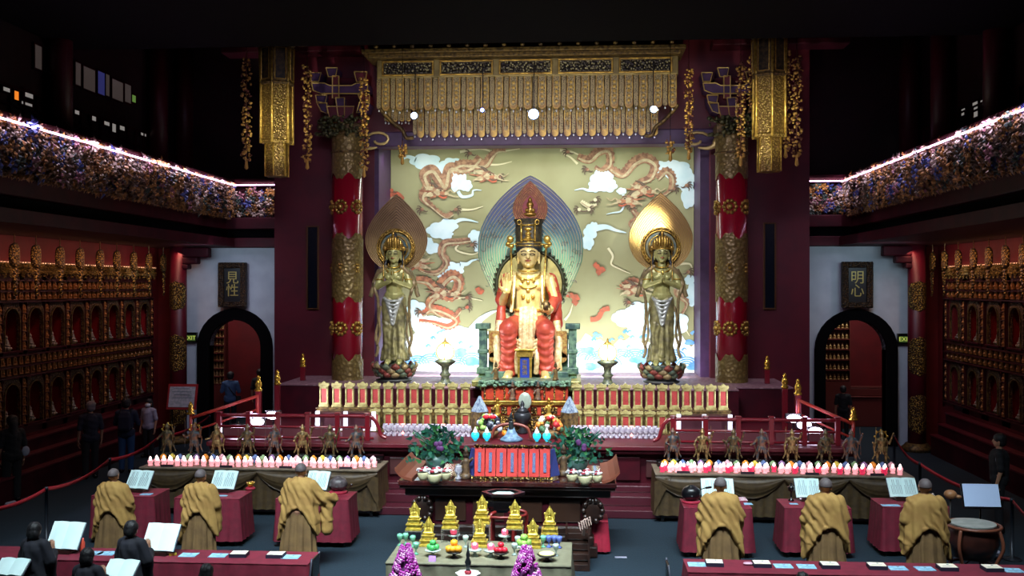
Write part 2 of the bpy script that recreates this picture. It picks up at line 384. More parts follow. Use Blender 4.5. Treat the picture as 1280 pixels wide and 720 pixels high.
def frieze(side):
    xf, ye, sgn, _ = GL if side == 'left' else GR
    root = thing('carved_frieze', 'gilded and painted flower carving along the %s balcony' % side, 'carved frieze', (xf, (12+ye)/2, 6.62))
    b = B(); L0 = 14.5
    for k in range(1900):
        y = random.uniform(L0, ye); z = 6.66+.93*random.random()**.85; r = random.uniform(.07, .2)
        mi = random.choices((0,1,2,3,4,5), (10,2.2,1.4,2,.6 if z < 7.2 else 5,5))[0]  # more pale petals near the top, painting in the strip's glow
        petal_lump(b, (xf+sgn*random.uniform(-.05,.22)-xf, y-(12+ye)/2, z-6.62), r, mi, sgn, 'y')
    for k in range(150):                          # low fans hanging below the frieze edge
        y = L0+k*(ye-L0)/150; petal_lump(b, (sgn*.05, y-(12+ye)/2, .02), .1, 0, sgn, 'y')
    xa, xb = sorted((xf+sgn*.0, (xl0-.05 if side == 'left' else xr1+.05)))
    for k in range(150):
        petal_lump(b, (random.uniform(xa, xb)-xf, ye-.03+random.uniform(0,.2)-(12+ye)/2, random.uniform(.05,.85)), random.uniform(.07,.14), random.choices((0,1,2,3,4), (8,3,2,3,3))[0], sgn, 'x')
    build(b, 'flower_carving', FR, root)
    b = B(); b.box(*sorted((sgn*-.13, sgn*-.08)), L0-(12+ye)/2, ye-(12+ye)/2, .93, .955); b.box(xa-xf, xb-xf, ye-.2-(12+ye)/2, ye-.14-(12+ye)/2, .935, .96)
    build(b, 'light_strip', STRIP, root)
frieze('left'); frieze('right')
for side, g in (('left', GL), ('right', GR)):
    xf, ye, sgn, _ = g
    area('balcony_strip_light_'+side, (xf-sgn*.16, (14+ye)/2, 7.62), (xf+sgn*.3, (14+ye)/2, 6.7), ye-14, .05, 110, (.92,.76,1))
    xm = (xf+(xl0 if side == 'left' else xr1))/2
    area('balcony_end_light_'+side, (xm, ye-.35, 7.6), (xm, ye+.1, 6.8), 1.2, .08, 9, (.95,.85,1))
# corner pillars by the white walls, gold plaques on them
def corner_pillar(px, name_):
    c = P(px, 400, Y=28.7)
    root = thing('corner_pillar', 'slim dark red pillar with gold bands beside the white wall on the '+name_, 'pillar', (c.x, 28.7, 0))
    b = B(); b.lathe([(.24,0),(.24,5.75)], n=20); build(b, 'shaft', RED, root, True)
    b = B(); b.lathe([(.42,0),(.42,.1),(.34,.16),(.3,.22)], n=20); build(b, 'base', GOLDD, root, True)
    for z0, z1 in ((.5,1.6), (2.1,3.2), (3.9,4.75)):
        bb = B(); rings = []
        for z in [lerp(z0, z1, i/14) for i in range(15)]:
            t = (z-z0)/(z1-z0)*2-1; w = 1.35*math.sqrt(max(0, 1-t*t*t*t))+.05
            rings.append([(.255*math.sin((u/8-.5)*2*w), -.255*math.cos((u/8-.5)*2*w), z) for u in range(9)])
        bb.loft(rings, caps=False, closed=False); build(bb, 'gold_plate', GOLDC, root, True, label='oval gold plate')
    s_ = 1 if px < 600 else -1
    for (w, z0, z1) in ((.35,5.1,5.25), (.62,5.25,5.45), (.95,5.45,5.73)):
        bb = B(); bb.box(*sorted((0, s_*w)), -.16, .16, z0, z1); build(bb, 'bracket', MAROON, root, bevel=.04)
corner_pillar(223, 'left'); corner_pillar(1146, 'right')
# framed calligraphy boards over the openings
INK = mat('board_ground', (12,14,20), .4); CAL = mat('gilt_character', (190,170,96), .4, .4)
def board(px0, px1, py0, py1, txt, side, tilt):
    p0 = P(px0, py0, Y=29.2); p1 = P(px1, py1, Y=29.2); w = p1.x-p0.x; h = p0.z-p1.z
    root = thing('calligraphy_board', 'carved gilt frame with two gold characters on black above the %s arch' % side, 'plaque', ((p0.x+p1.x)/2, 29.32, p1.z))
    root.rotation_euler = (tilt, 0, 0)
    b = B(); b.box(-w*.3, w*.3, -.05, .05, .12, h-.12); build(b, 'board', INK, root)
    f = B(); f.box(-w/2, -w*.29, -.12, .06, 0, h); f.box(w*.29, w/2, -.12, .06, 0, h); f.box(-w*.3, w*.3, -.12, .06, 0, .17); f.box(-w*.3, w*.3, -.12, .06, h-.17, h)
    build(f, 'frame', mat('old_carved_frame', (96,68,32), .5, .4, c2=(40,26,16), scale=22, bump=1, kind='voronoi'), root, bevel=.03)
    text(txt, .40, CAL, root, (0, -.06, h/2), name='gold_characters')
board(272, 307, 328, 384, '見\n性', 'left', -.0)
board(1053, 1092, 327, 385, '明\n心', 'right', -.0)
def exit_sign(px0, px1, py, side):
    p0 = P(px0, py-6, Y=29.4); p1 = P(px1, py+6, Y=29.4)
    root = thing('exit_sign', 'small green lit EXIT sign on the white wall at the %s' % side, 'sign', ((p0.x+p1.x)/2, 29.36, p1.z))
    w = abs(p1.x-p0.x); b = B(); b.box(-w/2, w/2, 0, .14, 0, .3); build(b, 'housing', BLACKG, root, bevel=.01)
    b = B(); b.box(-w/2+.03, w/2-.03, -.01, 0, .05, .22); build(b, 'panel', mat('exit_panel', (50,70,30), .5, emis=(60,84,36), es=.5), root)
    text('EXIT', .17, mat('exit_letters', (200,210,90), .5, emis=(205,215,100), es=.6), root, (0, -.02, .135))
exit_sign(231, 246, 422, 'left'); exit_sign(1122, 1139, 424, 'right')
# shelves of statuettes in the rooms behind the arches
SHF = mat('shelf_wood', (90,30,26), .5); TINY = mat('tiny_gilt', (170,140,90), .4, .4)
def tiny_mesh():
    b = B(); b.lathe([(.05,0),(.06,.03),(.035,.05)], n=8); b.lathe([(.045,.05),(.05,.09),(.025,.14),(.012,.15)], n=8); b.ell((0,0,.17), .026, nu=8, nv=6); return mesh_of(b, 'statuette', TINY, True)
TM = tiny_mesh(); fixn(TM)
def shelf_rack(x0, x1, y, z0, z1, rows, per, side):
    root = thing('statuette_rack', 'open rack packed with tiny gold statuettes seen through the %s arch' % side, 'shelf', ((x0+x1)/2, y, 0))
    cx = (x0+x1)/2; w = x1-x0
    b = B(); b.box(-w/2, w/2, .25, .3, 0, z1+.1); build(b, 'back_panel', SHF, root)
    for r in range(rows+1):
        z = lerp(z0, z1, r/rows); b = B(); b.box(-w/2, w/2, 0, .25, z-.03, z); build(b, 'shelf', SHF, root)
    b = B(); b.box(-w/2-.04, -w/2, 0, .3, 0, z1+.1); b.box(w/2, w/2+.04, 0, .3, 0, z1+.1); b.box(-w/2, w/2, .0, .25, 0, z0-.05); build(b, 'side_panel', SHF, root)
    for r in range(rows):
        z = lerp(z0, z1, r/rows)
        for k in range(per):
            o = link('gold_statuette', TM, None, (cx+lerp(-w/2, w/2, (k+.5)/per), y+.1, z))
            tag(o, 'tiny seated gold statuette on the rack behind the %s arch' % side, 'statuette', 'tiny statuettes behind the %s arch' % side)
shelf_rack(P(256,440,Y=32.6).x, P(280,440,Y=32.6).x, 32.6, P(270,480,Y=32.6).z, P(270,402,Y=32.6).z, 8, 6, 'left')
shelf_rack(P(1026,440,Y=32.9).x, P(1062,440,Y=32.9).x, 32.9, P(1040,475,Y=32.9).z, P(1040,398,Y=32.9).z, 6, 7, 'right')
for side, cx in (('left', -10.2), ('right', 10.2)):
    area('inner_room_light_'+side, (cx, 31.8, 5.6), (cx, 32.9, 1.5), 1.5, 1, 75, (1,.92,.86))
b = B(); b.box(-.75, .75, 0, .5, 0, .95); b.box(-.8, .8, -.05, .5, .95, 1.0); b.box(-.8, .8, .1, .5, 1.25, 1.3); b.box(-.7, .7, .1, .45, 1.0, 1.25)
r_ = build(b, 'altar_counter', SHF, None, loc=(10.75, 33.4, 0), bevel=.02); tag(r_, 'low red wooden counter inside the right arch', 'counter')
# ---------------------------------------------------------------- niche walls
NF = mat('niche_gilt', (112,84,48), .6, .2, c2=(66,46,28), scale=24, bump=.9, kind='voronoi')
NB = mat('niche_red_lining', (140,4,12), .7)
def make_niche():
    r = thing('buddha_niche', 'x', 'niche', (0,0,0))
    W, H, w = .80, 1.05, .29
    inner = arch_pts(0, w, .66, n=14, z0=0); n = len(inner); outer = []
    for i, (x, z) in enumerate(inner):
        outer.append((-W/2, z) if i <= 1 else ((W/2, z) if i >= n-2 else (lerp(-W/2, W/2, (i-1)/(n-3)) if 3 <= i <= n-4 else (-W/2 if i < 8 else W/2), H if 3 <= i <= n-4 else lerp(z, H, .5))))
    b = B(); b.ringprism(outer, inner, -.03, .03); build(b, 'arch_frame', NF, r, bevel=.008)
    b = B(); ao = arch_pts(0, w+.03, .66, 14); b.ringprism(ao, inner, -.06, -.02); build(b, 'arch_rim', GOLDD, r)
    b = B(); b.box(-W/2, W/2, .29, .31, 0, H); b.box(-W/2, -W/2+.02, .02, .3, 0, H); b.box(W/2-.02, W/2, .02, .3, 0, H); b.box(-W/2, W/2, .02, .3, H-.03, H); build(b, 'lining', NB, r)
    b = B(); b.box(-W/2, W/2, -.08, .3, -.05, 0); build(b, 'ledge', MAROON, r, bevel=.01)
    return r
def make_seated():
    r = thing('seated_figure', 'x', 'statuette', (0,0,0))
    b = B(); b.cap((0,0,.2), (0,0,.36), .1, .085); b.cap((-.13,-.02,.1), (.1,-.12,.09), .06, .05); b.cap((.13,-.02,.1), (-.1,-.12,.09), .06, .05)
    b.cap((-.1,0,.35), (-.14,-.02,.24), .035, .03); b.cap((-.14,-.02,.24), (-.02,-.13,.18), .03, .025); b.cap((.1,0,.35), (.14,-.02,.24), .035, .03); b.cap((.14,-.02,.24), (.02,-.13,.18), .03, .025)
    b.ell((0,0,.48), .062, .065, .075); b.ell((0,0,.55), .03); b.cap((0,0,.38), (0,0,.44), .03, .03)
    build(b, 'figure', mat('pale_bronze', (150,140,130), .35, .5), r, True)
    b = B(); b.lathe([(.13,0),(.17,.02),(.13,.04),(.18,.075),(.15,.08)], n=14, wob=.05, wn=7); build(b, 'lotus_seat', GOLDD, r, True)
    r.scale = (.62,)*3
    return r
def tablet_small():
    b = B(); b.box(-.075, .075, -.03, .02, 0, .03); b.prism([(-.07,.03),(.07,.03),(.07,.14),(.045,.185),(0,.2),(-.045,.185),(-.07,.14)], -.02, .02)
    b.lathe([(.03,.04),(.04,.07),(.02,.11),(.012,.12)], (0,-.03,0), 6); b.ell((0,-.03,.14), .02, nu=6, nv=4)
    m = mesh_of(b, 'niche_tablet', mat('lit_gilt_tablet', (150,98,46), .5, .2)); fixn(m); return m
NICHE = make_niche(); SEAT = make_seated(); TS = tablet_small()
spots_t = []; first = [True]
def niche_wall(side):
    left = side == 'left'; X = XL if left else XR; rz = PI/2 if left else -PI/2; s = 1 if left else -1
    pxs = [13,43,70,96,119,140,160,179] if left else [1302,1268,1242,1217.5,1195]
    ys = [P(p, 400, X=X).y for p in pxs]
    pitch = (ys[-1]-ys[0])/(len(ys)-1)
    ys = [ys[0]+pitch*i for i in range(-1, len(ys))] if left else [ys[-1]-pitch*i for i in range(len(ys)+1)]
    place = 'left' if left else 'right'
    ysort = sorted(ys, reverse=True)
    for i, y in enumerate(ysort):
        for lv, z in (('upper', 3.15), ('lower', 1.45)):
            loc = (X, y, z)
            lab = 'arched red niche in the %s row of the %s wall, %s from the white wall' % (lv, place, ORD[i])
            lab2 = 'seated figure in the %s niche of the %s row on the %s wall' % (ORD[i], lv, place)
            if first[0]:
                NICHE.location = loc; NICHE.rotation_euler = (0,0,rz); NICHE['label'] = lab; NICHE['group'] = 'arched niches on the side walls'
                NICHE['category'] = 'niche'; SEAT.location = (X-s*.1, y, z); SEAT.rotation_euler = (0,0,rz); SEAT['label'] = lab2; SEAT['group'] = 'seated figures in the wall niches'; first[0] = False
            else:
                dup(NICHE, loc, rz, lab); dup(SEAT, (X-s*.1, y, z), rz, lab2)
        q = pitch/4
        for z in (4.30, 4.53, 2.60, 2.83):
            for k in range(4): spots_t.append((X, y+(k-1.5)*q, z, rz, place))
        for z0 in (3.15, 1.45):
            for k in range(5): spots_t.append((X, y+s*0+pitch/2, z0+k*.212, rz, place))
    y0, y1 = ys and (min(ys)-pitch/2-.05, max(ys)+pitch/2+.12)
    b = B()
    for z in (4.27, 4.5, 4.75, 2.57, 2.8, 3.05, 1.4): b.box(*sorted((X-s*.02, X+s*.1)), y0, y1, z-.03, z)
    for y in ys:
        for dy in (-pitch/2+.11-.0, ):
            pass
        yy = y+pitch/2
        for e in (-.105, .09): 
            for z0, z1 in ((1.4,2.55), (3.05,4.25)): b.box(*sorted((X-s*.02, X+s*.06)), yy+e, yy+e+.015, z0, z1)
        for z0 in (3.15, 1.45):
            for k in range(5): b.box(*sorted((X-s*.02, X+s*.08)), yy-.1, yy+.1, z0+k*.212-.015, z0+k*.212)
    for z0, z1 in ((1.2,1.45), (2.5,3.15), (4.2,4.95)): b.box(*sorted((X-s*.34, X-s*.02)), y0-.1, y1, z0, z1)
    for y in ys: b.box(*sorted((X-s*.34, X-s*.02)), y+.4, y+pitch-.4, 1.2, 4.95)
    b.box(*sorted((X-s*.34, X-s*.0)), max(ys)+pitch-.41, 29.1, 1.2, 4.95)
    struct(b, 'trim_7' if left else 'trim_8', mat('lattice_red', (58,10,14), .5))
    # gilt valance under a warm light line
    vr = thing('gilt_valance', 'carved gilt valance with a warm light line above the niches of the %s wall' % place, 'valance', (X, (y0+y1)/2, 4.78))
    b = B(); L = y1-y0
    n = int(L/.12)
    for k in range(n):
        y = -L/2+(k+.5)*L/n; h = .22+.1*abs(math.sin(k*.5)); petal_lump(b, (s*.06, y, .2), .11, 0, -s, 'y'); petal_lump(b, (s*.07, y, .31), .09, 0, -s, 'y')
        if k % 2: petal_lump(b, (s*.05, y, .08), .08, 0, -s, 'y')
    b.box(*sorted((0, s*.05)), -L/2, L/2, .12, .34)
    build(b, 'carving', mat('valance_gilt', (150,122,50), .45, .4, c2=(80,60,26), scale=20), vr)
    b = B(); b.box(*sorted((s*.06, s*.12)), -L/2, L/2, .355, .375); build(b, 'light_line', mat('warm_strip', (255,190,150), .5, emis=(255,186,140), es=1.6), vr)
    area('niche_light_'+place, (X+s*1.1, (y0+y1)/2, 5.55), (X-s*.1, (y0+y1)/2, 2.9), L, .15, 46, (1,.5,.34))
    # medallion banners hanging in front
    md = None
    mp = ([18,45,75,100,125,146,167,186,204] if left else [1166,1181,1198,1217,1236,1257,1279])
    for i, px in enumerate(mp):
        p = P(px, 320, X=X+s*.45)
        lab = 'oval gilt medallion pendant above the %s niches, %s from the %s wall end' % (place, ORD[len(mp)-1-i] if left else ORD[i], 'white')
        if md is None:
            md = thing('medallion_pendant', lab, 'pendant', (p.x, p.y, 4.3), rz, 'gilt medallion pendants over the niches')
            b = B(); rings = []
            for kk in range(13):
                t = kk/12*2-1; w = .17*math.sqrt(max(0,1-abs(t)**3))+.02; rings.append([(-w,-.02,.98+.27*t),(-w*.5,-.06,.98+.27*t),(w*.5,-.06,.98+.27*t),(w,-.02,.98+.27*t),(w,.02,.98+.27*t),(-w,.02,.98+.27*t)])
            b.loft(rings); build(b, 'medallion', GOLDC, md, True)
            b = B()
            for kk in range(9):
                w = .13-.012*kk; b.ell((0.03*math.sin(kk*2.1),-.02,.66-.075*kk), w, .03, .05, 8, 6)
            build(b, 'tassel', GOLDC, md, True)
            b = B(); b.tube([(0,0,1.2),(0,0,1.5)], .012); build(b, 'cord', GOLDD, md)
        else: dup(md, (p.x, p.y, 4.3), rz, lab)
    # stepped red benches below
    L -= .5
    for k in range(3):
        z1 = .55+.3*k
        bb = thing('step_bench', '%s step of the long red bench below the %s niches' % (('lowest','middle','highest')[k], place), 'bench', (X+s*.3, (y0+y1)/2-.45, 0), 0)
        w0 = s*(.66-.2*k)-s*.3; w1 = s*(.46-.2*k)-s*.3
        t_ = B(); t_.box(*sorted((w0+s*.03, w1)), -L/2, L/2, z1-.05, z1); build(t_, 'top', RED, bb, bevel=.01)
        t_ = B(); t_.box(*sorted((w0, w1)), -L/2+.02, L/2-.02, 0, z1-.05); build(t_, 'front', MAROON, bb)
niche_wall('left'); niche_wall('right')
spots_t.sort(key=lambda q: (q[0]-CAM[0])**2+q[1]**2)
near = [q for q in spots_t if q[1] > (20.6 if q[4] == 'left' else 22.2)]
for q in near[:300]:
    s = 1 if q[4] == 'left' else -1
    o = link('niche_tablet', TS, None, (q[0]-s*(-.02), q[1], q[2]), q[3])
    tag(o, 'tiny gilt figure tablet in the lattice of the %s wall' % q[4], 'tablet', 'tiny gilt tablets on the %s wall' % q[4])
rest = near[300:]
if rest:
    b = B(); base = [v.co.copy() for v in TS.vertices]; fs = [tuple(p.vertices) for p in TS.polygons]
    for q in rest:
        s = 1 if q[4] == 'left' else -1
        M = Matrix.Translation((q[0]+s*.02, q[1], q[2])) @ Matrix.Rotation(q[3], 4, 'Z'); b.add([M @ v for v in base], fs)
    o = build(b, 'niche_tablets', TS.materials[0]); o['kind'] = 'stuff'; tag(o, 'remaining tiny gilt tablets on the far parts of the lattice walls', 'tablets')
# ================================================================ STAGE
ZS1 = 1.30; ZS2 = 2.15
b = B(); b.box(-6.3, 6.9, 21.0, 27.0, .35, ZS1-.18); b.box(-6.45, 7.05, 20.85, 27.0, ZS1-.18, ZS1-.1); struct(b, 'wall_stage_front', MAROON, bevel=.02)
b = B(); b.box(-6.5, 7.1, 20.8, 27.0, ZS1-.1, ZS1); struct(b, 'floor_stage', RED, bevel=.02)
STEP = mat('step_lacquer', (70,26,36), .25, coat=.6)
b = B(); b.box(-6.9, 7.4, 19.9, 27, .0, .17); b.box(-6.75, 7.25, 20.3, 27, .17, .36); b.box(-6.6, 7.1, 20.7, 27, .36, .5); struct(b, 'trim_70', STEP, bevel=.02)
b = B()
for x in [-5.9+1.35*i for i in range(10)]:
    b.box(x, x+.5, 20.94, 21.0, .56, 1.05, 0); b.box(x+.62, x+1.2, 20.96, 21.0, .62, .98, 1)
struct(b, 'trim_71', [MAROON, mat('stage_panel', (70,40,40), .4)], bevel=.015)
b = B(); b.box(-4.6, 5.2, 24.02, 28.75, ZS1, ZS2-.03); b.box(-6.1, -4.6, 24.6, 27, ZS1, ZS2-.03); b.box(5.2, 6.6, 24.6, 27, ZS1, ZS2-.03); struct(b, 'wall_plinth', MAROON)
b = B(); b.box(-4.6, 5.2, 24.0, 28.65, ZS2-.03, ZS2); b.box(-6.1, -4.6, 24.58, 27, ZS2-.03, ZS2); b.box(5.2, 6.6, 24.58, 27, ZS2-.03, ZS2); struct(b, 'floor_shrine', mat('shrine_floor', (150,120,124), .5, c2=(116,84,92), scale=9, kind='voronoi'))
# ================================================================ DRAGON MURAL
YM = 28.7
def mp(px, py, dy=0): 
    p = P(max(487, min(869, px)), max(184, py), Y=YM); return Vector((p.x, p.z))
mroot = thing('dragon_mural', 'huge painted mural of dragons among white clouds over blue waves behind the statues', 'mural', (P(676,467,Y=YM).x, YM, P(676,467,Y=YM).z))
MR = mroot.location
def flat(b, poly, d, th=.012, mi=0):
    """painted shape lying on the mural, d = layer"""
    b.prism([(x-MR.x, z-MR.z) for x, z in poly], -d*.004-th, -d*.004, mi)
MG = mat('mural_ground', (148,148,108), .75, c2=(136,134,94), scale=.8)
p0, p1 = mp(480, 180), mp(874, 468)
b = B(); b.box(xl1+.13-MR.x, xr0-.25-MR.x, 0, .04, p1.y-MR.z, p0.y-MR.z+.4); build(b, 'ground', MG, mroot)
MC = mat('mural_cloud_white', (206,226,226), .75, c2=(186,214,216), scale=2)
MT = mat('mural_cloud_pale', (206,200,160), .75)
MO = mat('mural_dragon_orange', (176,120,84), .75, c2=(120,74,54), scale=7); MB = mat('mural_dragon_brown', (116,82,62), .75, c2=(166,128,96), scale=9)
MW = mat('mural_dragon_belly', (186,174,136), .75, c2=(160,140,106), scale=10); MK = mat('mural_ink', (92,76,60), .75); MRd = mat('mural_vermilion', (184,92,62), .75, c2=(150,84,60), scale=9)
MBl = mat('mural_wave_blue', (70,128,186), .75, c2=(110,160,206), scale=5); MWh = mat('mural_foam', (228,234,236), .75)
def ribbon(b, pts, w, d, mi=0, k=6, jag=0):
    q = catmull([(x, y, 0) for x, y in pts], k); n = len(q); L = []; R = []; pt = None
    for i, p in enumerate(q):
        t = q[min(i+1, n-1)]-q[max(i-1, 0)]; t.normalize(); nn = Vector((-t.y, t.x, 0)); u = i/(n-1)
        ww = (w(u) if callable(w) else w)/2
        jj = ww+(jag if i % 2 else 0)
        l_, r_ = p+nn*ww, p-nn*jj
        if L:
            if (l_-L[-1]).dot(t) <= 0: l_ = L[-1]+t*.05
            if (r_-R[-1]).dot(t) <= 0: r_ = R[-1]+t*.05
        L.append(l_); R.append(r_)
    for i in range(n-1):
        quad = [L[i], L[i+1], R[i+1], R[i]]
        b.prism([(lambda v: (v.x-MR.x, v.y-MR.z))(mp(a.x, a.y)) for a in quad], -(d+i*.02)*.004-.012, -d*.004, mi)
def blob(b, cx, cy, rx, ry, d, lobes=6, amp=.16, ph=0, mi=0, n=40):
    poly = []
    for i in range(n):
        a = 2*PI*i/n; r = 1+amp*abs(math.sin(lobes*a/2+ph))-amp*.4
        poly.append(tuple(mp(cx+rx*r*math.cos(a), cy+ry*r*math.sin(a))))
    flat(b, poly, d, mi=mi)
tail = lambda w: (lambda u: w*(1-u)**.8+.6)
clouds = [  # blobs (cx,cy,rx,ry), tails (points, width)
 ([(532,202,18,9),(548,210,14,7),(565,206,14,8)], [([(520,200),(510,196),(503,200)],6)]),
 ([(572,226,11,13),(583,232,7,7)], [([(572,238),(578,246),(590,244),(592,238),(602,238)],4)]),
 ([(548,288,14,9),(560,282,12,8),(556,293,10,6)], [([(565,280),(575,275),(585,275),(598,278)],5)]),
 ([(594,295,8,7),(598,305,7,10)], []),
 ([(540,310,9,7),(536,302,5,5)], []),
 ([(566,336,14,8),(560,346,12,6)], [([(575,330),(584,330),(590,326),(598,324)],5)]),
 ([(753,224,14,12),(760,232,11,8),(745,232,9,8)], [([(745,238),(735,238),(728,236),(718,238)],4)]),
 ([(738,290,8,9),(735,302,7,10),(742,284,6,6)], [([(742,286),(752,284),(760,284),(770,288),(783,291)],8)]),
 ([(844,212,18,11),(828,210,12,8),(856,224,12,14),(860,246,8,14)], []),
 ([(777,239,6,4)], [([(779,243),(780,255),(776,264),(766,266),(758,268)],2.5)]),
 ([(782,398,16,10),(800,392,18,14),(805,408,22,16),(840,404,20,14),(776,396,10,7)], []),
 ([(520,392,14,16),(545,412,26,16),(530,436,20,22),(575,420,18,12),(598,426,16,14)], [([(590,412),(600,400),(612,392),(622,388)],9)]),
 ([(500,300,6,10),(508,318,8,8)], []),
 ([(866,368,8,14),(862,350,6,6)], []),
]
for blobs, tails in clouds:
    b = B()
    for i, (cx, cy, rx, ry) in enumerate(blobs): blob(b, cx, cy, rx, ry, 4+i*.2, lobes=5+i % 3, ph=i, amp=.22)
    for pts, w in tails: ribbon(b, pts, tail(w), 4)
    build(b, 'painted_cloud', MC, mroot)
# wisps of gold-white line drawn over the ground
for pts in ([(760,310),(766,320),(764,330),(774,336),(788,342)], [(722,205),(712,196),(702,192)], [(575,190),(600,186),(620,190),(650,186)], [(600,205),(622,206),(640,202)], [(576,262),(590,262),(604,258)], [(578,300),(570,312),(590,318),(604,312)],
            [(700,188),(715,190),(728,196)], [(842,300),(850,310),(862,312)], [(592,216),(606,214),(626,222)], [(706,400),(712,392),(716,380)], [(850,330),(862,330),(866,338)], [(560,376),(580,372),(604,376)], [(840,380),(850,400),(862,420)]):
    b = B(); ribbon(b, pts, tail(2.6), 3); build(b, 'cloud_wisp', MT, mroot)
def dragon(body, w, head=None, claws=(), mats=(MB, MW, MO, MRd, MK)):
    b = B(); f = lambda u: w*(.35+.65*math.sin(PI*min(1, u*1.1+.08))**.6)
    ribbon(b, body, f, 6, 0, 8, jag=1.6)
    ribbon(b, [(x+w*.1, y+w*.2) for x, y in body], lambda u: f(u)*.3, 9.5, 1, 8)
    for (x, y, s) in claws:
        for a in (-.9, -.3, .3, .9, 2.6): ribbon(b, [(x, y), (x+s*5*math.cos(a), y+5*math.sin(a)), (x+s*7.5*math.cos(a+.3), y+7.5*math.sin(a+.3))], tail(1.6), 11, 4)
        blob(b, x, y, 2.2, 2, 12, mi=0)
    if head:
        x, y, s = head
        for k in range(7):
            a = 2.0+k*.36; ribbon(b, [(x-s*3, y+(k-3)*1.5), (x+s*12*math.cos(a), y-11*math.sin(a)*.7), (x+s*(20+4*(k % 2))*math.cos(a), y-17*math.sin(a)*.7+4*math.sin(k*2))], tail(3.4), 12+k*.05, 1 if k % 3 else 2)
        blob(b, x, y, 7.5, 5.5, 13, 7, .3, mi=0); blob(b, x+s*1, y+.6, 5.5, 3.6, 13.6, 5, .3, mi=1); blob(b, x+s*7, y+2.6, 5.2, 3, 14, 4, .3, mi=2); blob(b, x+s*10.5, y+2, 2.6, 2, 15, 3, .3, 1, mi=1)
        ribbon(b, [(x+s*1, y+5), (x+s*6, y+7.5), (x+s*11, y+6.5)], 2.2, 15, 3); ribbon(b, [(x+s*2, y+4), (x+s*7, y+5.2), (x+s*11, y+4.6)], 1.0, 15.5, 4)
        blob(b, x+s*3.2, y-1.6, 1.3, 1.1, 16, 2, .1, mi=4); ribbon(b, [(x+s*.5, y-3), (x+s*3, y-4.4), (x+s*6, y-3)], 1.2, 16, 4)
        for k in (0, 1):
            ribbon(b, [(x-s*2+k*3*s, y-4), (x-s*6+k*3*s, y-9), (x-s*12+k*3*s, y-12)], tail(2), 12.6, 4); ribbon(b, [(x+s*10, y+3), (x+s*(15+2*k), y-2+7*k), (x+s*20, y+1+5*k), (x+s*26, y-3+9*k)], tail(1.4), 12.7, 1)
    build(b, 'painted_dragon', list(mats), mroot)
dragon([(600,196),(590,208),(576,212),(562,210),(556,232),(548,222),(540,212),(530,218),(534,232),(528,246),(540,258),(556,270),(566,266)], 13, (548,240,1), [(528,262,-1),(570,262,1)])
dragon([(562,214),(574,206),(590,206),(606,206),(614,196),(622,188),(632,188)], 11, (610,220,1), [(588,192,-1),(624,222,1)])
dragon([(504,250),(494,244),(484,252),(492,258)], 10, None, [(490,238,-1)], (MRd, MW, MO, MRd, MK))
dragon([(588,300),(572,302),(556,304),(552,316),(558,328),(548,340),(534,340),(524,336)], 9, (520,330,-1), [(590,306,1)])
dragon([(520,350),(534,352),(546,362),(556,350),(566,344),(574,352),(566,370),(548,368),(536,380),(548,392),(566,396),(576,386)], 12, (556,366,1), [(526,390,-1),(584,372,1)], (MO, MW, MB, MRd, MK))
dragon([(528,394),(540,386),(556,390),(570,400),(560,408),(540,402),(524,400)], 9, None, [(584,384,1)], (MRd, MW, MO, MRd, MK))
dragon([(722,196),(736,200),(748,190),(760,188),(762,204),(752,212),(744,208)], 11, None, [(734,212,-1),(710,190,-1)])
dragon([(762,210),(778,218),(792,204),(806,198),(818,206),(812,222),(796,228),(790,236)], 12, (806,238,1), [(842,236,1),(790,258,-1)])
dragon([(822,224),(832,214),(840,222),(838,236),(828,244)], 9, None, [(858,232,1)])
dragon([(790,262),(796,272),(788,280),(794,290)], 7, (784,250,-1))
dragon([(726,252),(736,258),(746,256)], 5, None, [(724,262,-1),(744,250,1),(736,262,1)], (MT, MW, MO, MRd, MK))
dragon([(776,360),(790,352),(802,356),(812,350)], 9, (794,362,1), [(786,378,-1)], (MO, MW, MB, MRd, MK))
dragon([(840,340),(850,352),(846,366),(858,378),(852,392)], 8, None, [(860,340,1)])
for pts in ([(742,330),(750,338),(746,342),(756,336)], [(738,400),(748,398),(754,388),(762,386)], [(596,360),(600,366),(604,362)], [(722,380),(718,376),(724,372)], [(706,368),(722,372)]):
    b = B(); ribbon(b, pts, 5, 8, jag=2); build(b, 'painted_phoenix', MRd, mroot)
# sea along the foot
b = B(); poly = [(480,468)]
for i in range(66):
    x = 480+i*6; y = 426+6*math.sin(i*.7)+4*math.sin(i*1.9)
    poly.append((x, y))
poly.append((874,468)); flat(b, [tuple(mp(x, y)) for x, y in poly], 3); build(b, 'painted_foam', MWh, mroot)
b = B(); rs = random.Random(5)
for cx in list(range(488, 604, 17))+list(range(730, 872, 16)):
    cy = rs.uniform(446, 458); s = rs.choice((-1,1))
    for r in (15, 11.5, 8, 4.5):
        ribbon(b, [(cx+s*r*math.cos(a), cy+r*.75*math.sin(a)) for a in [3.3+i*.42 for i in range(8)]], 1.9, 7+r*.1)
for k in range(46):
    cx = rs.uniform(486, 868); cy = rs.uniform(412, 440)
    if 604 < cx < 726: continue
    ribbon(b, [(cx-3, cy+1), (cx, cy-2), (cx+3, cy+rs.uniform(-1,2))], tail(rs.uniform(1.5,3.5)), 6)
for cx, cy, r in ((575,440,9),(592,452,10),(735,438,8),(740,458,9),(798,450,10),(862,428,6),(868,458,9)): blob(b, cx, cy, r, r*.5, 6, 3, .4, cx)
build(b, 'painted_wave', MBl, mroot)
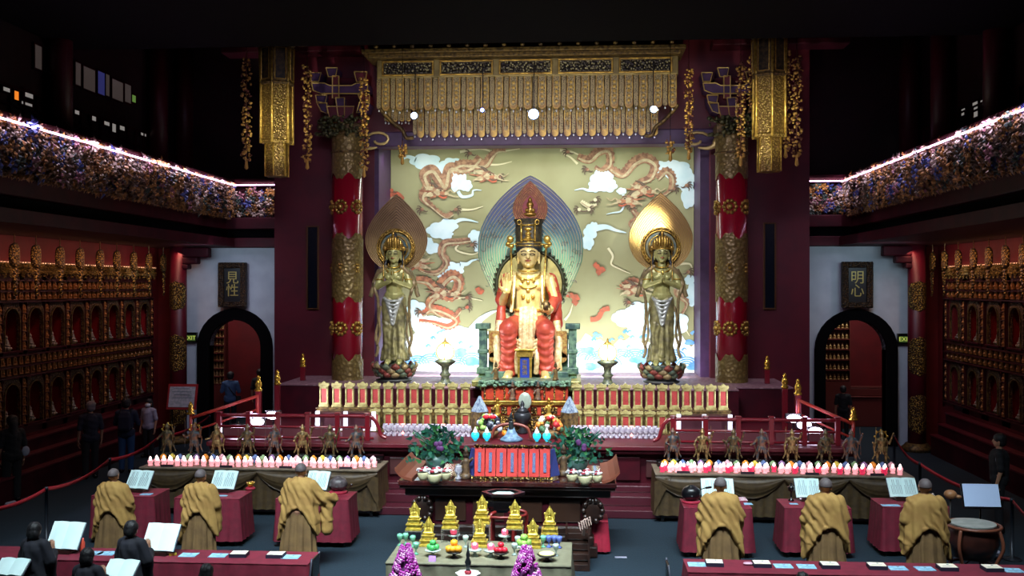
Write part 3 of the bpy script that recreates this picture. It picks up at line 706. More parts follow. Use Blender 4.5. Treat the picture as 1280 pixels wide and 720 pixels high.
# ================================================================ STATUES
def teardrop(hw, z0, z1, zc, n=48, pw=1.0):
    """closed outline, pointed top: z0 bottom, z1 tip, zc height of greatest width"""
    pts = []
    for i in range(n+1):
        t = i/n; z = lerp(z0, z1, .5-.5*math.cos(PI*t))
        if z <= zc: w = math.sqrt(max(0, 1-((zc-z)/(zc-z0))**2))
        else: u = (z-zc)/(z1-zc); w = (1-u**1.75)**pw
        pts.append((hw*w, z))
    return pts+[(-x, z) for x, z in pts[-2:0:-1]]
def shrink(poly, k, zc): return [(x*k, zc+(z-zc)*k) for x, z in poly]
def face(b, c, r, fy=-1, v=1.0):
    """head with brow, eyes, nose, lips, chin and long-lobed ears; faces fy"""
    x, y, z = c
    b.ell((x, y, z+.12*r), r*.86, r*.92, r*.98, 20, 14); b.ell((x, y+fy*.12*r, z-.32*r), r*.68, r*.74, r*.72, 18, 12)
    b.ell((x, y+fy*.5*r, z-.82*r), r*.28, r*.26, r*.2)
    b.cap((x, y+fy*.9*r, z+.18*r), (x, y+fy*1.06*r, z-.18*r), r*.07, r*.13); b.ell((x, y+fy*.94*r, z-.2*r), r*.2, r*.12, r*.09)
    for s in (-1, 1):
        b.cap((x+s*.14*r, y+fy*.92*r, z+.22*r), (x+s*.52*r, y+fy*.76*r, z+.24*r), r*.05, r*.04)
        b.ell((x+s*.34*r, y+fy*.8*r, z+.05*r), r*.19, r*.1, r*.1)
        b.ell((x+s*.86*r, y+fy*.02*r, z-.02*r), r*.09, r*.18, r*.3); b.cap((x+s*.87*r, y, z-.2*r), (x+s*.84*r, y, z-.62*r), r*.08, r*.09)
    b.ell((x, y+fy*.86*r, z-.43*r), r*.27, r*.1, r*.055); b.ell((x, y+fy*.84*r, z-.54*r), r*.2, r*.1, r*.06)
def features(root, c, r, fy=-1, parent=None):
    x, y, z = c
    b = B()
    for s in (-1, 1):
        b.tube(catmull([(x+s*.1*r, y+fy*.985*r, z+.26*r), (x+s*.3*r, y+fy*.95*r, z+.34*r), (x+s*.58*r, y+fy*.8*r, z+.26*r)]), r*.03, 5)
        b.tube(catmull([(x+s*.14*r, y+fy*.93*r, z+.06*r), (x+s*.34*r, y+fy*.925*r, z+.1*r), (x+s*.56*r, y+fy*.8*r, z+.04*r)]), r*.035, 5)
        b.tube(catmull([(x+s*.16*r, y+fy*.92*r, z+.0*r), (x+s*.34*r, y+fy*.9*r, z-.04*r), (x+s*.54*r, y+fy*.8*r, z+.02*r)]), r*.025, 5)
    build(b, 'brows_and_eyelids', mat('feature_dark', (50,40,30), .6), root, True)
    b = B(); b.tube(catmull([(x-.24*r, y+fy*.93*r, z-.43*r), (x-.08*r, y+fy*.985*r, z-.42*r), (x+.08*r, y+fy*.985*r, z-.42*r), (x+.24*r, y+fy*.93*r, z-.43*r)]), r*.03, 5); b.ell((x, y+fy*.94*r, z-.5*r), r*.15, r*.04, r*.04); build(b, 'lips', mat('feature_lip', (140,60,40), .5), root, True)
def hand(b, w, d, nrm, L, side=1, curl=.5, spread=.12):
    """palm and five fingers growing from the wrist w along d; nrm = the way the palm faces"""
    d = Vector(d).normalized(); nrm = Vector(nrm); nrm = (nrm-d*nrm.dot(d)).normalized(); sd = d.cross(nrm).normalized()*side; w = Vector(w)
    pl = L*.5; r = L*.055
    for k in range(4):
        o = (k-1.5)*L*.125; b.cap(w+sd*o*.6, w+d*pl+sd*o, L*.075, L*.07, 8)
    for k, fl in enumerate((.44, .5, .47, .36)):
        o = (k-1.5)*L*.135; p = w+d*pl+sd*o; dd = (d+sd*spread*(k-1.5)).normalized()
        for q, part in enumerate((.45, .32, .23)):
            a = curl*(q+1)*.6; v = dd*math.cos(a)+nrm*math.sin(a); p2 = p+v*L*fl*part; b.cap(p, p2, r*(1-.08*q), r*(.92-.08*q), 8); p = p2
    p = w+d*L*.12-sd*L*.2; p2 = p+(d*.7-sd*.7+nrm*.3).normalized()*L*.24; b.cap(w+d*L*.08-sd*L*.08, p, r*1.5, r*1.3, 8); b.cap(p, p2, r*1.3, r*1.1, 8); b.cap(p2, p2+(d*.9+nrm*.45).normalized()*L*.17, r*1.1, r*.9, 8)
BRZ = mat('aged_bronze_gilt', (136,132,84), .42, .3, c2=(92,88,60), scale=5, bump=.2)
BRZ2 = mat('bronze_cloth', (132,116,74), .45, .25, c2=(86,76,52), scale=6)
SKINB = mat('bronze_skin', (168,168,104), .38, .25, c2=(146,146,88), scale=5)
SILV = mat('pale_silver_cloth', (176,184,176), .4, .4, c2=(126,130,120), scale=12)
HALOM = mat('halo_bronze', (120,98,62), .4, .5, c2=(98,78,48), scale=3)
HAIR = mat('blue_black_hair', (26,32,40), .5)
PET = [mat('petal_green', (62,84,68), .5, .2, c2=(90,100,70), scale=9), mat('petal_red', (128,58,44), .5, .2, c2=(90,50,40), scale=9), mat('petal_gold', (150,136,90), .45, .3, c2=(110,98,66), scale=9), mat('petal_dark', (44,48,44), .5)]
def lotus(root, z0, R, rows=3, name='lotus_pedestal'):
    b = B(); b.lathe([(R*.8,z0),(R*.9,z0+.04),(R*.7,z0+.08),(R*.6,z0+.14),(R*.72,z0+.18),(R*.8,z0+.36),(R*.84,z0+.4),(R*.1,z0+.4)], n=28, mi=3)
    for r_ in range(rows):
        n = 14; z = z0+.12+.1*r_
        for k in range(n):
            a = 2*PI*(k+.5*(r_ % 2))/n; rr = R*(.82+.08*r_); c = Vector((rr*math.cos(a), rr*math.sin(a), z)); o = Vector((math.cos(a), math.sin(a), 0)); t = Vector((-math.sin(a), math.cos(a), 0))
            w = R*.23
            rings = []
            for i in range(5):
                u = i/4; ww = w*math.sin(PI*(.18+.82*u)) if u < 1 else w*.05
                cen = c+Vector((0,0,u*.17))+o*(.06*math.sin(PI*u*.9)); rings.append([cen-t*ww, cen-t*ww*.5+o*.035, cen+o*.05, cen+t*ww*.5+o*.035, cen+t*ww, cen-o*.02])
            b.loft(rings, mi=(k+r_) % 3)
    build(b, name, PET, root, True)
def halo(root, hw, z0, z1, zc, y, inner, lines=11, m=HALOM, lm=None, ring=None):
    out = teardrop(hw, z0, z1, zc)
    b = B(); b.prism(out, y, y+.06); hl = build(b, 'halo', m, root, bevel=.01)
    b = B(); zz = inner[1]
    for k in range(lines):
        q = lerp(1.0, .46, k/(lines-1)); zcc = lerp(zc, zz, .8)
        pts = [(x*q, y-.005, zcc+(z-zcc)*(q if z < zcc else lerp(q, 1, .12*(1-k/lines)))) for x, z in out]; b.tube(pts+[pts[0]], .011, 5)
    build(b, 'flame_lines', lm or mat('halo_line_gold', (158,132,84), .4, .4), hl, True)
    b = B(); R = inner[0]
    b.lathe([(R,-.02),(R*.98,.02),(.01,.02)], n=40); b.xform(Matrix.Translation((0,y-.06,zz)) @ Matrix.Rotation(PI/2,4,'X')); build(b, 'inner_disc', ring or mat('disc_blue_green', (44,70,70), .5, .2, c2=(120,110,60), scale=6), hl)
    b = B()
    for rr, th in ((R, .035), (R*.72, .02), (R*1.14, .02)): b.tube([(rr*math.cos(2*PI*i/40), y-.1, zz+rr*math.sin(2*PI*i/40)) for i in range(41)], th, 6)
    for i in range(28):
        a = 2*PI*i/28; b.ell((R*1.07*math.cos(a), y-.1, zz+R*1.07*math.sin(a)), .035, nu=8, nv=6)
    build(b, 'halo_ring', GOLD, hl, True)
def attendant_meshes():
    H = 3.45; hz = 2.80; out = {}
    b = B()                                                 # body: bare torso, praying hands, feet
    face(b, (0,-.05,hz), .215); b.cap((0,0,hz-.3), (0,0,hz-.1), .1, .095)
    b.cap((-.2,0,2.34), (.2,0,2.34), .15, .15); b.cap((0,-.02,2.28), (0,-.02,1.85), .23, .2); b.ell((0,-.03,1.78), .23, .19, .2)
    for s in (-1,1):
        b.cap((s*.3,0,2.38), (s*.42,-.06,1.98), .1, .085); b.cap((s*.42,-.06,1.98), (s*.05,-.36,2.12), .08, .05); b.ell((s*.12,-.16,2.22), .1, .09, .08)
        hand(b, (s*.035,-.37,2.13), (0,-.06,1), (-s,0,0), .3, side=-s, curl=.02, spread=.0)
        b.cap((s*.14,-.05,.12), (s*.15,-.26,.05), .08, .06); b.cap((s*.14,-.02,.1), (s*.13,0,1.75), .09, .13)
    out['body'] = fuse(b, .012, 1)
    b = B()                                                 # skirt over two legs, falling in folds
    for s in (-1,1):
        b.cap((s*.13,-.02,1.62), (s*.15,-.07,.95), .19, .155); b.cap((s*.15,-.07,.95), (s*.15,0,.3), .155, .14)
    b.cap((-.1,.02,1.68), (.1,.02,1.68), .19, .19); b.cap((0,.06,1.5), (0,.08,.3), .2, .2); b.cap((0,-.16,1.5), (0,-.16,.25), .045, .06)
    for k in range(9): a = PI+k*PI/8; b.cap((.24*math.cos(a), .1+.16*math.sin(a), .5), (.34*math.cos(a), .1+.24*math.sin(a), .14), .07, .055)
    def d(c, n):
        L = abs(c.x); return wrap(c, 30, .008)+.009*math.sin(c.x*52+2*noise.noise(c*3))*(1 if c.z < 1.1 else .3)
    out['skirt'] = fuse(b, .018, 3, d)
    b = B()                                                 # looped apron on the hips
    for k in range(7):
        w = .24-.028*k; z = 1.72-.015*k; b.tube([(w*math.cos(a), -.15-.09*math.sin(a), z-(.1+.085*k)*math.sin(a)) for a in [PI*i/14 for i in range(15)]], .035, 8)
    out['apron'] = fuse(b, .015, 4)
    b = B()                                                 # scarves: shoulders, elbows, trailing to the feet
    for s in (-1,1):
        b.tube(catmull([(s*.16,-.1,2.5),(s*.34,-.08,2.36),(s*.5,-.02,2.1),(s*.47,-.14,1.9),(s*.4,-.1,1.62),(s*.4,-.06,1.1),(s*.46,-.08,.7),(s*.4,-.1,.42),(s*.46,-.12,.2)]), [.07 if i < 14 else .045 for i in range(49)], 8, flat=.55)
        b.tube(catmull([(s*.38,0,2.42),(s*.5,.02,2.15),(s*.56,.0,1.9),(s*.62,0,1.72)]), .06, 8, flat=.5)
        b.tube(catmull([(s*.3,-.2,1.5),(s*.36,-.18,1.2),(s*.34,-.16,.8),(s*.42,-.16,.5)]), .035, 6)
    out['scarf'] = fuse(b, .015, 3, lambda c, n: wrap(c, 24, .004))
    return out
AM = attendant_meshes(); hz_ = 2.80
def attendant(loc, label, flip=1, first=None):
    if first: return dup(first, loc, 0, label)
    r = thing('attendant_statue', label, 'statue', loc, 0, 'standing attendant statues')
    lotus(r, -.42, .52); features(r, (0,-.05,hz_), .215)
    link('body', setm(AM['body'], SKINB, 'body'), r); link('skirt', setm(AM['skirt'], BRZ, 'skirt'), r)
    link('apron', setm(AM['apron'], SILV, 'apron'), r, label='pale looped apron') if False else link('apron', setm(AM['apron'], SILV, 'apron'), r)
    link('scarf', setm(AM['scarf'], BRZ2, 'scarf'), r)
    b = B(); b.ell((0,.02,2.9), .205, .2, .16); b.ell((0,0,3.08), .12, .12, .18); b.ell((0,0,3.24), .08, .08, .12)
    for s in (-1,1): b.tube(catmull([(s*.17,.02,2.84),(s*.22,.02,2.6),(s*.28,-.04,2.42)]), .035, 6)
    build(b, 'hair', HAIR, r, True)
    b = B(); b.tube([(.2*math.cos(a), -.02-.2*math.sin(a)*.98, 2.93) for a in [-.3+i*(PI+.6)/16 for i in range(17)]], .026, 6)
    for i in range(9):
        a = .2+i*(PI-.4)/8; h = .12+.16*math.sin(a); b.ell((.2*math.cos(a), -.02-.19*math.sin(a), 2.96+h*.5), .045, .03, h*.6, 8, 6)
    b.ell((0,-.2,3.16), .06, .05, .1); b.ell((0,-.16,3.3), .035, .035, .09)
    for s in (-1,1): b.ell((s*.24,-.03,2.95), .06, .04, .07); b.tube([(s*.24,-.08,2.9),(s*.26,-.1,2.6),(s*.25,-.16,2.2),(s*.24,-.2,2.0)], .014, 6)
    build(b, 'crown', GOLD, r, True)
    b = B()
    for rr, z, zz in ((.15,2.52,.06), (.2,2.46,.12)): b.tube([(rr*math.cos(a), -.08-.13*math.sin(a)-.02, z-zz*math.sin(a)) for a in [PI*i/14 for i in range(15)]], .016, 6)
    b.ell((0,-.24,2.33), .05, .03, .06)
    for s in (-1,1): b.tube([(s*.37+.1*math.cos(a), -.03+.1*math.sin(a), 2.17) for a in [2*PI*i/12 for i in range(13)]], .016, 6)
    build(b, 'necklace', GOLDB, r, True)
    halo(r, .80, 2.38, 4.36, 3.2, .28, (.42, 2.98))
    b = B(); b.cap((0,.24,.1), (0,.3,2.5), .05, .05); build(b, 'halo_post', GOLDD, r, True)
    return r
pl = P(493, 461, Y=25.2); pr = P(827, 461, Y=25.2)
AT = attendant((pl.x, 25.2, ZS2+.46), 'standing gilt attendant statue with praying hands and plain bronze halo, left of the throne')
AT2 = attendant((pr.x, 25.2, ZS2+.46), 'standing gilt attendant statue with praying hands and glint-brightened bronze halo, right of the throne', first=AT)
for o_ in AT2.children:
    if o_.name.startswith('halo') and not o_.name.startswith('halo_'): o_.data = o_.data.copy(); o_.data.materials[0] = mat('gleaming_halo', (178,146,78), .3, .85)  # brighter, shinier copy of the halo bronze, so the glint is in its colour
# ---------------------------------------------------------------- the seated figure
GSK = mat('gold_skin', (230,212,140), .32, .3, c2=(214,190,112), scale=4)
ROBE = mat('vermilion_robe', (196,84,58), .42, .15, c2=(172,62,44), scale=5)
CREAM = mat('gilt_cream_cloth', (232,216,160), .45, .2, c2=(206,176,112), scale=12)
def seated():
    zb = ZS2+.18; c = P(661, 470, Y=25.0)
    r = thing('seated_buddha_statue', 'large seated golden buddha in red robes with a tall crown before a painted halo', 'statue', (c.x, 25.0, P(658,470,Y=25.0).z))
    b = B()
    face(b, (0,-.08,3.02), .31)
    b.cap((0,0,2.6), (0,0,2.86), .15, .14)
    b.cap((-.4,0,2.42), (.4,0,2.42), .2, .2); b.cap((0,-.03,2.35), (0,-.05,1.65), .36, .31); b.ell((-.18,-.2,2.28), .2, .16, .16); b.ell((.18,-.2,2.28), .2, .16, .16); b.ell((0,-.12,1.55), .38, .3, .26)
    b.cap((-.54,0,2.42), (-.66,-.08,1.86), .15, .12); b.cap((-.66,-.08,1.86), (-.52,-.5,2.12), .115, .075); hand(b, (-.52,-.5,2.1), (.05,-.12,1), (.1,-1,-.05), .5, side=1, curl=.3)
    b.cap((.54,0,2.42), (.68,-.1,1.86), .15, .12); b.cap((.68,-.1,1.86), (.52,-.62,1.62), .115, .075); hand(b, (.52,-.62,1.63), (-.12,-1,.1), (-.1,.1,1), .42, side=-1, curl=.9)
    for s in (-1,1):
        b.cap((s*.44,-.85,.16), (s*.46,-1.16,.06), .12, .1); b.cap((s*.44,-.84,.16), (s*.43,-.84,1.2), .12, .14); b.cap((s*.43,-.84,1.2), (s*.2,0,1.4), .15, .2)
        for k in range(5): b.cap((s*.46+(k-2)*.05,-1.14,.05), (s*.46+(k-2)*.055,-1.26,.04), .032, .028)
    body = fuse(b, .0135, 1); link('body', setm(body, GSK, 'body'), r)
    features(r, (0,-.08,3.02), .31)
    b = B(); b.lathe([(.3,3.1),(.325,3.2),(.3,3.24)], (0,.0,0), 24); build(b, 'hair_band', HAIR, r, True)
    b = B()                                                # robe over sleeves, lap and shins
    for s in (-1,1):
        b.cap((s*.54,.03,2.42), (s*.68,-.04,1.9), .17, .165); b.cap((s*.26,-.05,1.28), (s*.44,-.86,1.24), .28, .23); b.cap((s*.44,-.86,1.22), (s*.45,-.8,.3), .225, .18); b.ell((s*.45,-.86,1.2), .24, .24, .24)
        b.cap((s*.45,-.78,.5), (s*.5,-.78,.14), .2, .23)
    b.cap((.66,-.1,1.9), (.58,-.4,1.7), .14, .13); b.cap((-.3,.05,1.22), (.3,.05,1.22), .3, .3); b.cap((.68,-.05,1.9), (.7,-.1,1.3), .13, .16)
    b.cap((-.68,0,1.9), (-.7,-.1,1.3), .1, .14); b.cap((.0,-.5,1.14), (0,-.7,.75), .2, .16)
    def d(c, n):
        k = 0
        if c.z < 1.12 and c.y < -.4:
            u = abs(abs(c.x)-.45)/.22; k = .012*math.sin((c.z+.14*(1-u*u))*36+2*noise.noise(c*2.5))
        return k+(wrap(c, 26, .008) if c.z > 1.3 else 0)
    link('robe', setm(fuse(b, .02, 3, d), ROBE, 'robe'), r)
    b = B()                                                # cream apron between the knees
    b.loft([[(x*w, y-.02*math.sin(x*40), z) for x, y in ((-.2,-.1),(-.1,-.16),(0,-.19),(.1,-.16),(.2,-.1),(.2,.02),(-.2,.02))] for w, z, y0 in ((1.1,1.75,0),(1.15,1.4,0))])
    b.tube([(0,-.38,1.7),(0,-.62,1.45),(0,-.86,1.2),(0,-.9,.8),(0,-.88,.52)], [.22,.24,.22,.17,.1], 12, flat=.45)
    for k in range(5): b.tube([(.3*math.cos(a)*(1-.1*k), -.86-.06*math.sin(a), 1.02-.1*k-.12*math.sin(a)) for a in [PI*i/10 for i in range(11)]], .035, 6)
    link('apron', setm(fuse(b, .018, 3, lambda c, n: .01*math.sin(c.x*60)), CREAM, 'apron'), r)
    b = B()                                                # scarf panels falling each side
    for s in (-1,1):
        b.tube(catmull([(s*.34,-.2,2.52),(s*.36,-.36,2.1),(s*.42,-.4,1.6)]), .05, 6, flat=.5)
        b.tube(catmull([(s*.7,-.3,1.4),(s*.76,-.5,.9),(s*.74,-.6,.5),(s*.76,-.62,.14)]), .1, 8, flat=.5)
        b.tube(catmull([(s*.2,-.75,.9),(s*.24,-.95,.5),(s*.22,-.9,.12)]), .07, 8, flat=.6)
    link('scarf', setm(fuse(b, .018, 3, lambda c, n: wrap(c, 22, .005)), CREAM, 'scarf'), r)
    b = B()                                                # tall square-sided crown
    dark = mat('crown_dark', (44,46,38), .5, .3, c2=(78,72,46), scale=14, bump=.6)
    b.lathe([(.33,3.2),(.34,3.3),(.33,3.36),(.34,3.8),(.38,3.92),(.2,3.94)], n=16, mi=0); b.ell((0,.04,3.18), .3, .3, .2, mi=0)
    crn = build(b, 'crown', dark, r)
    b = B()
    b.box(-.17,.17,-.36,-.3,3.38,3.42); b.box(-.17,.17,-.36,-.3,3.74,3.78); b.box(-.19,-.15,-.36,-.3,3.36,3.8); b.box(.15,.19,-.36,-.3,3.36,3.8); b.ell((0,-.34,3.66), .1, .04, .05); b.ell((0,-.34,3.54), .07, .05, .07); b.cap((0,-.34,3.44), (0,-.34,3.5), .09, .05)
    for z in (3.26, 3.33): b.tube([(.32*math.cos(2*PI*i/24), .32*math.sin(2*PI*i/24), z) for i in range(25)], .02, 6)
    for s in (-1,1):
        b.ell((s*.46,-.06,3.42), .09, .05, .1); b.ell((s*.52,-.06,3.3), .06, .04, .07); b.ell((s*.44,-.06,3.25), .08, .05, .06); b.tube([(s*.44,-.1,3.24),(s*.42,-.24,2.8),(s*.4,-.4,2.3),(s*.4,-.46,1.8)], .022, 6)
        b.tube([(s*.3,-.2,3.29),(s*.52,-.1,3.29)], .015, 6); b.tube([(s*(.22+.05*math.cos(a)), -.32, 3.83+.06*math.sin(a)) for a in [i*.6 for i in range(11)]], .015, 6)
    build(b, 'crown_ornament', GOLDB, crn, True)
    b = B()
    for rr, z, zz in ((.24,2.66,.05), (.3,2.58,.16), (.33,2.5,.3)): b.tube([(rr*math.cos(a), -.12-.28*math.sin(a), z-zz*math.sin(a)) for a in [PI*i/16 for i in range(17)]], .024, 6)
    for x, z in ((0,2.34),(-.14,2.4),(.14,2.4),(0,2.14),(0,1.9),(-.12,2.0),(.12,2.0),(0,1.72)): b.ell((x,-.39,z), .05, .035, .06)
    b.tube([(.4*math.cos(a), -.1-.32*math.sin(a), 1.66) for a in [PI*i/16 for i in range(17)]], .035, 6)
    for s in (-1,1): b.tube([(s*.62+.16*math.cos(a), .0+.16*math.sin(a), 2.12) for a in [2*PI*i/14 for i in range(15)]], .025, 6)
    build(b, 'necklace', GOLDB, r, True)
    b = B(); b.lathe([(.05,1.66),(.09,1.7),(.11,1.78),(.08,1.86),(.02,1.9)], (.46,-.85,0), 12, wob=.12, wn=6); build(b, 'lotus_bud', GOLDD, r, True)
    # painted mandorla
    hz = 1.5; out = teardrop(1.36, 1.15, 5.1, 3.35, 56, .82)
    out = [(x*(1-.28*max(0, (2.9-z)/1.7)), z) for x, z in out]
    HM = zramp('mandorla_paint', ((0,(176,140,118)),(.16,(150,176,130)),(.42,(122,180,132)),(.58,(98,146,132)),(.72,(90,112,134)),(.9,(104,112,126))), 1.3, 5.2, .5, .25)
    b = B(); b.prism(out, .75, .83); md_ = build(b, 'mandorla', HM, r, bevel=.015)
    b = B()
    for k in range(13):
        q = lerp(.97, .40, k/12)
        pts = [(x*q, .74, 2.95+(z-2.95)*(lerp(q, 1, .35) if z < 2.95 else q*lerp(1, .9, k/12))) for x, z in out]; b.tube(pts+[pts[0]], .011, 5)
    for k in range(1): pass
    build(b, 'mandorla_lines', mat('pale_gold_line', (222,220,170), .4, .2), md_, True)
    b = B(); RM = mat('mandorla_red', (168,84,66), .5, .2, c2=(130,64,60), scale=8); t = teardrop(.44, 3.75, 4.95, 4.25, 30); b.prism(t, .68, .74); cr_ = build(b, 'mandorla_crest', RM, r)
    b = B()
    for k in range(6): q = 1-.1*k; pts = [(x*q, .67, 4.3+(z-4.3)*q) for x, z in t]; b.tube(pts+[pts[0]], .01, 5)
    b.ell((0,.64,4.34), .09, .05, .09); b.cap((0,.64,4.2), (0,.64,4.3), .07, .05); b.cap((-.08,.64,4.2), (.08,.64,4.2), .05, .05); b.ell((0,.64,4.45), .05, .05, .08); b.ell((0,.64,4.1), .16, .06, .05)
    build(b, 'crest_figure', GOLDB, cr_, True)
    b = B(); b.lathe([(.85,0),(.85,.05),(.01,.06)], n=48); b.xform(Matrix.Translation((0,.66,2.3)) @ Matrix.Rotation(PI/2,4,'X')); nb_ = build(b, 'nimbus', mat('nimbus_gold', (176,166,96), .4, .5, c2=(150,140,80), scale=6), r)
    b = B(); b.tube([(.86*math.cos(2*PI*i/48), .6, 2.3+.86*math.sin(2*PI*i/48)) for i in range(49)], .045, 6)
    for i in range(44): a = 2*PI*i/44; b.ell((.93*math.cos(a), .64, 2.3+.93*math.sin(a)), .035, nu=6, nv=4)
    build(b, 'nimbus_ring', mat('ring_dark_green', (70,74,50), .4, .5), nb_, True)
    b = B(); rs = random.Random(3)
    for k in range(130):                                   # curled leaf work between the lines
        a = rs.uniform(0, 2*PI); q = rs.uniform(.62, .98); x = 1.36*q*math.cos(a); z = 3.0+1.5*q*math.sin(a)
        if abs(x) < .5 and z > 3.7: continue
        b.tube([(x+.05*math.cos(u), .735, z+.05*math.sin(u)) for u in [i*.8+a for i in range(6)]], .009, 4)
    build(b, 'mandorla_scrolls', mat('scroll_paint', (150,140,130), .5, .2, c2=(120,150,110), scale=5), md_, True)
    return r
BUD = seated()
# throne and painted podium under the figure
TG = mat('painted_green', (104,140,108), .5, .1, c2=(50,78,72), scale=8); TB = mat('painted_blue', (40,66,140), .45, .1, c2=(30,50,110), scale=8)
bx = BUD.location.x; bz = BUD.location.z; by = BUD.location.y
tr = thing('throne', 'painted green and gold throne with scroll arms under the seated buddha', 'throne', (bx, by, ZS2))
h0 = bz-ZS2
b = B(); b.box(-.98, .98, -.35, .72, 0, h0+.95); b.box(-1.05, 1.05, -.45, .75, h0+.95, h0+1.05); build(b, 'seat_block', TG, tr, bevel=.02)
for s in (-1,1):
    b = B(); b.box(*sorted((s*1.0, s*1.2)), -.6, -.4, 0, h0+1.2); b.box(*sorted((s*.92, s*1.28)), -.66, -.34, h0+1.2, h0+1.34); b.box(*sorted((s*.95, s*1.25)), -.66, -.34, h0+.1, h0+.26); b.box(*sorted((s*.97,s*1.23)), -.63,-.37, h0+.6, h0+.7)
    build(b, 'corner_post', TG, tr, bevel=.02)
    b = B(); b.box(*sorted((s*.7, s*.96)), -.5, -.44, h0+.5, h0+1.12); b.lathe([(.13,-.02),(.13,.03),(.01,.035)], n=16); 
    b2 = B(); b2.lathe([(.13,0),(.13,.06),(.01,.06)], n=16); b2.xform(Matrix.Translation((s*.83,-.44,h0+.5)) @ Matrix.Rotation(PI/2,4,'X'))
    b = B(); b.box(*sorted((s*.7, s*.96)), -.5, -.44, h0+.5, h0+1.15); b.add(b2.v, b2.f)
    build(b, 'hanging_panel', mat('panel_pale_gilt', (214,190,104), .4, .3, c2=(170,110,60), scale=14), tr)
    b = B(); b.box(*sorted((s*.5, s*1.0)), -1.05, -.4, h0-.0, h0+.2); build(b, 'side_ledge', TG, tr, bevel=.02)
b = B(); b.box(-1.3, 1.3, -1.3, .78, h0-.14, h0-.0+.0); build(b, 'platform', mat('platform_gold', (176,160,84), .4, .4, c2=(110,120,70), scale=18), tr, bevel=.02)
b = B(); b.box(-1.22, 1.22, -1.22, .75, 0, h0-.14); build(b, 'plinth', TB, tr, bevel=.02)
b = B()
for k in range(46): x = random.uniform(-1.2, 1.2); b.ell((x, -1.28, random.uniform(.0, h0-.1)), random.uniform(.06,.11), .05, .05, 6, 5)
build(b, 'painted_leaves', mat('relief_leaf_green', (70,120,70), .5, c2=(130,140,80), scale=9), tr, True)
# small upright blue tablet with gold frame before the feet
t = thing('blue_name_tablet', 'upright blue tablet in a gold frame between the feet of the seated buddha', 'tablet', (bx-.04, by-1.12, bz))
b = B(); b.box(-.11,.11,-.02,.02,.05,.56); build(b, 'panel', mat('tablet_blue', (36,60,150), .4), t)
b = B(); b.box(-.17,-.11,-.05,.05,0,.64); b.box(.11,.17,-.05,.05,0,.64); b.box(-.11,.11,-.05,.05,0,.06); b.box(-.2,.2,-.07,.07,.56,.7); b.box(-.24,.24,-.1,.06,.7,.75); b.box(-.25,.25,-.1,.1,-.06,.0); build(b, 'frame', GOLDB, t, bevel=.01)
text('南\n無\n佛', .13, GOLDB, t, (0,-.025,.3), name='gold_characters')
# ornate offering podium below, standing on the stage
pd = thing('tiered_offering_podium', 'tiered podium painted gold, red and green below the throne', 'podium', (bx, 22.9, ZS1))
OR_ = mat('podium_red', (176,60,30), .5, c2=(140,40,24), scale=8)
for k, (w, z0, z1, yy, m) in enumerate(((1.06,0,.34,-.2,GOLDC),(1.0,.34,.58,0,OR_),(1.06,.58,.68,-.05,GOLD),(1.0,.68,1.0,.15,OR_),(1.07,1.0,1.12,.1,TG))):
    b = B(); b.box(-w, w, yy, 1.09, z0, z1); build(b, 'tier', m, pd, bevel=.015)
for k in range(9):
    x = -.92+k*.23
    b = B(); b.box(x-.07, x+.07, -.03, 0, .38, .54); build(b, 'gold_inlay', GOLDC, pd)
    b = B(); b.box(x-.02, x+.02, .11, .15, .7, .98); build(b, 'gold_inlay', GOLDC, pd)
b = B()
for k in range(60): x = random.uniform(-1.0,1.0); b.ell((x, .08, random.uniform(1.0,1.12)), .06, .04, .04, 6, 5)
build(b, 'green_scrolls', TG, pd, True)
# bright globe lamps on posts either side
GLB = mat('lamp_glass', (255,250,240), .3, emis=(255,250,238), es=1.6)
def globe(px, label, src=None):
    p = P(px, 475, Y=24.7)
    if src: return dup(src, (p.x, 24.7, ZS2), 0, label)
    r = thing('globe_lamp', label, 'lamp', (p.x, 24.7, ZS2), 0, 'globe lamps beside the throne')
    g = P(px, 440, Y=24.7).z-ZS2
    b = B(); b.ell((0,0,g), .2, nu=20, nv=14); build(b, 'globe', GLB, r, True)
    b = B(); b.lathe([(.2,0),(.22,.05),(.12,.1),(.09,.2),(.14,.26),(.08,.32),(.1,g-.36),(.24,g-.26),(.26,g-.22),(.16,g-.18),(.06,g-.17)], n=20, wob=.04, wn=8); build(b, 'post', mat('lamp_post_paint', (104,112,80), .45, .3, c2=(50,60,54), scale=14), r, True)
    b = B()
    for k in range(4):
        a = k*PI/2; b.tube([(.225*math.cos(u)*math.cos(a), .225*math.cos(u)*math.sin(a), g+.225*math.sin(u)) for u in [-1.4+i*.28 for i in range(11)]], .016, 5)
    b.lathe([(.08,.2),(.1,.23),(.03,.27),(.02,.34),(.005,.36)], (0,0,g), 10); build(b, 'frame', GOLDB, r, True)
    return r
g0 = globe(556.5, 'glowing round lamp on a carved post left of the throne'); globe(759.5, 'glowing round lamp on a carved post right of the throne', g0)
for o_, px in (('left', 556.5), ('right', 759.5)):
    p = P(px, 440, Y=24.7); point('globe_light_'+o_, (p.x, 24.25, p.z), 55, .2, (1,.97,.92))
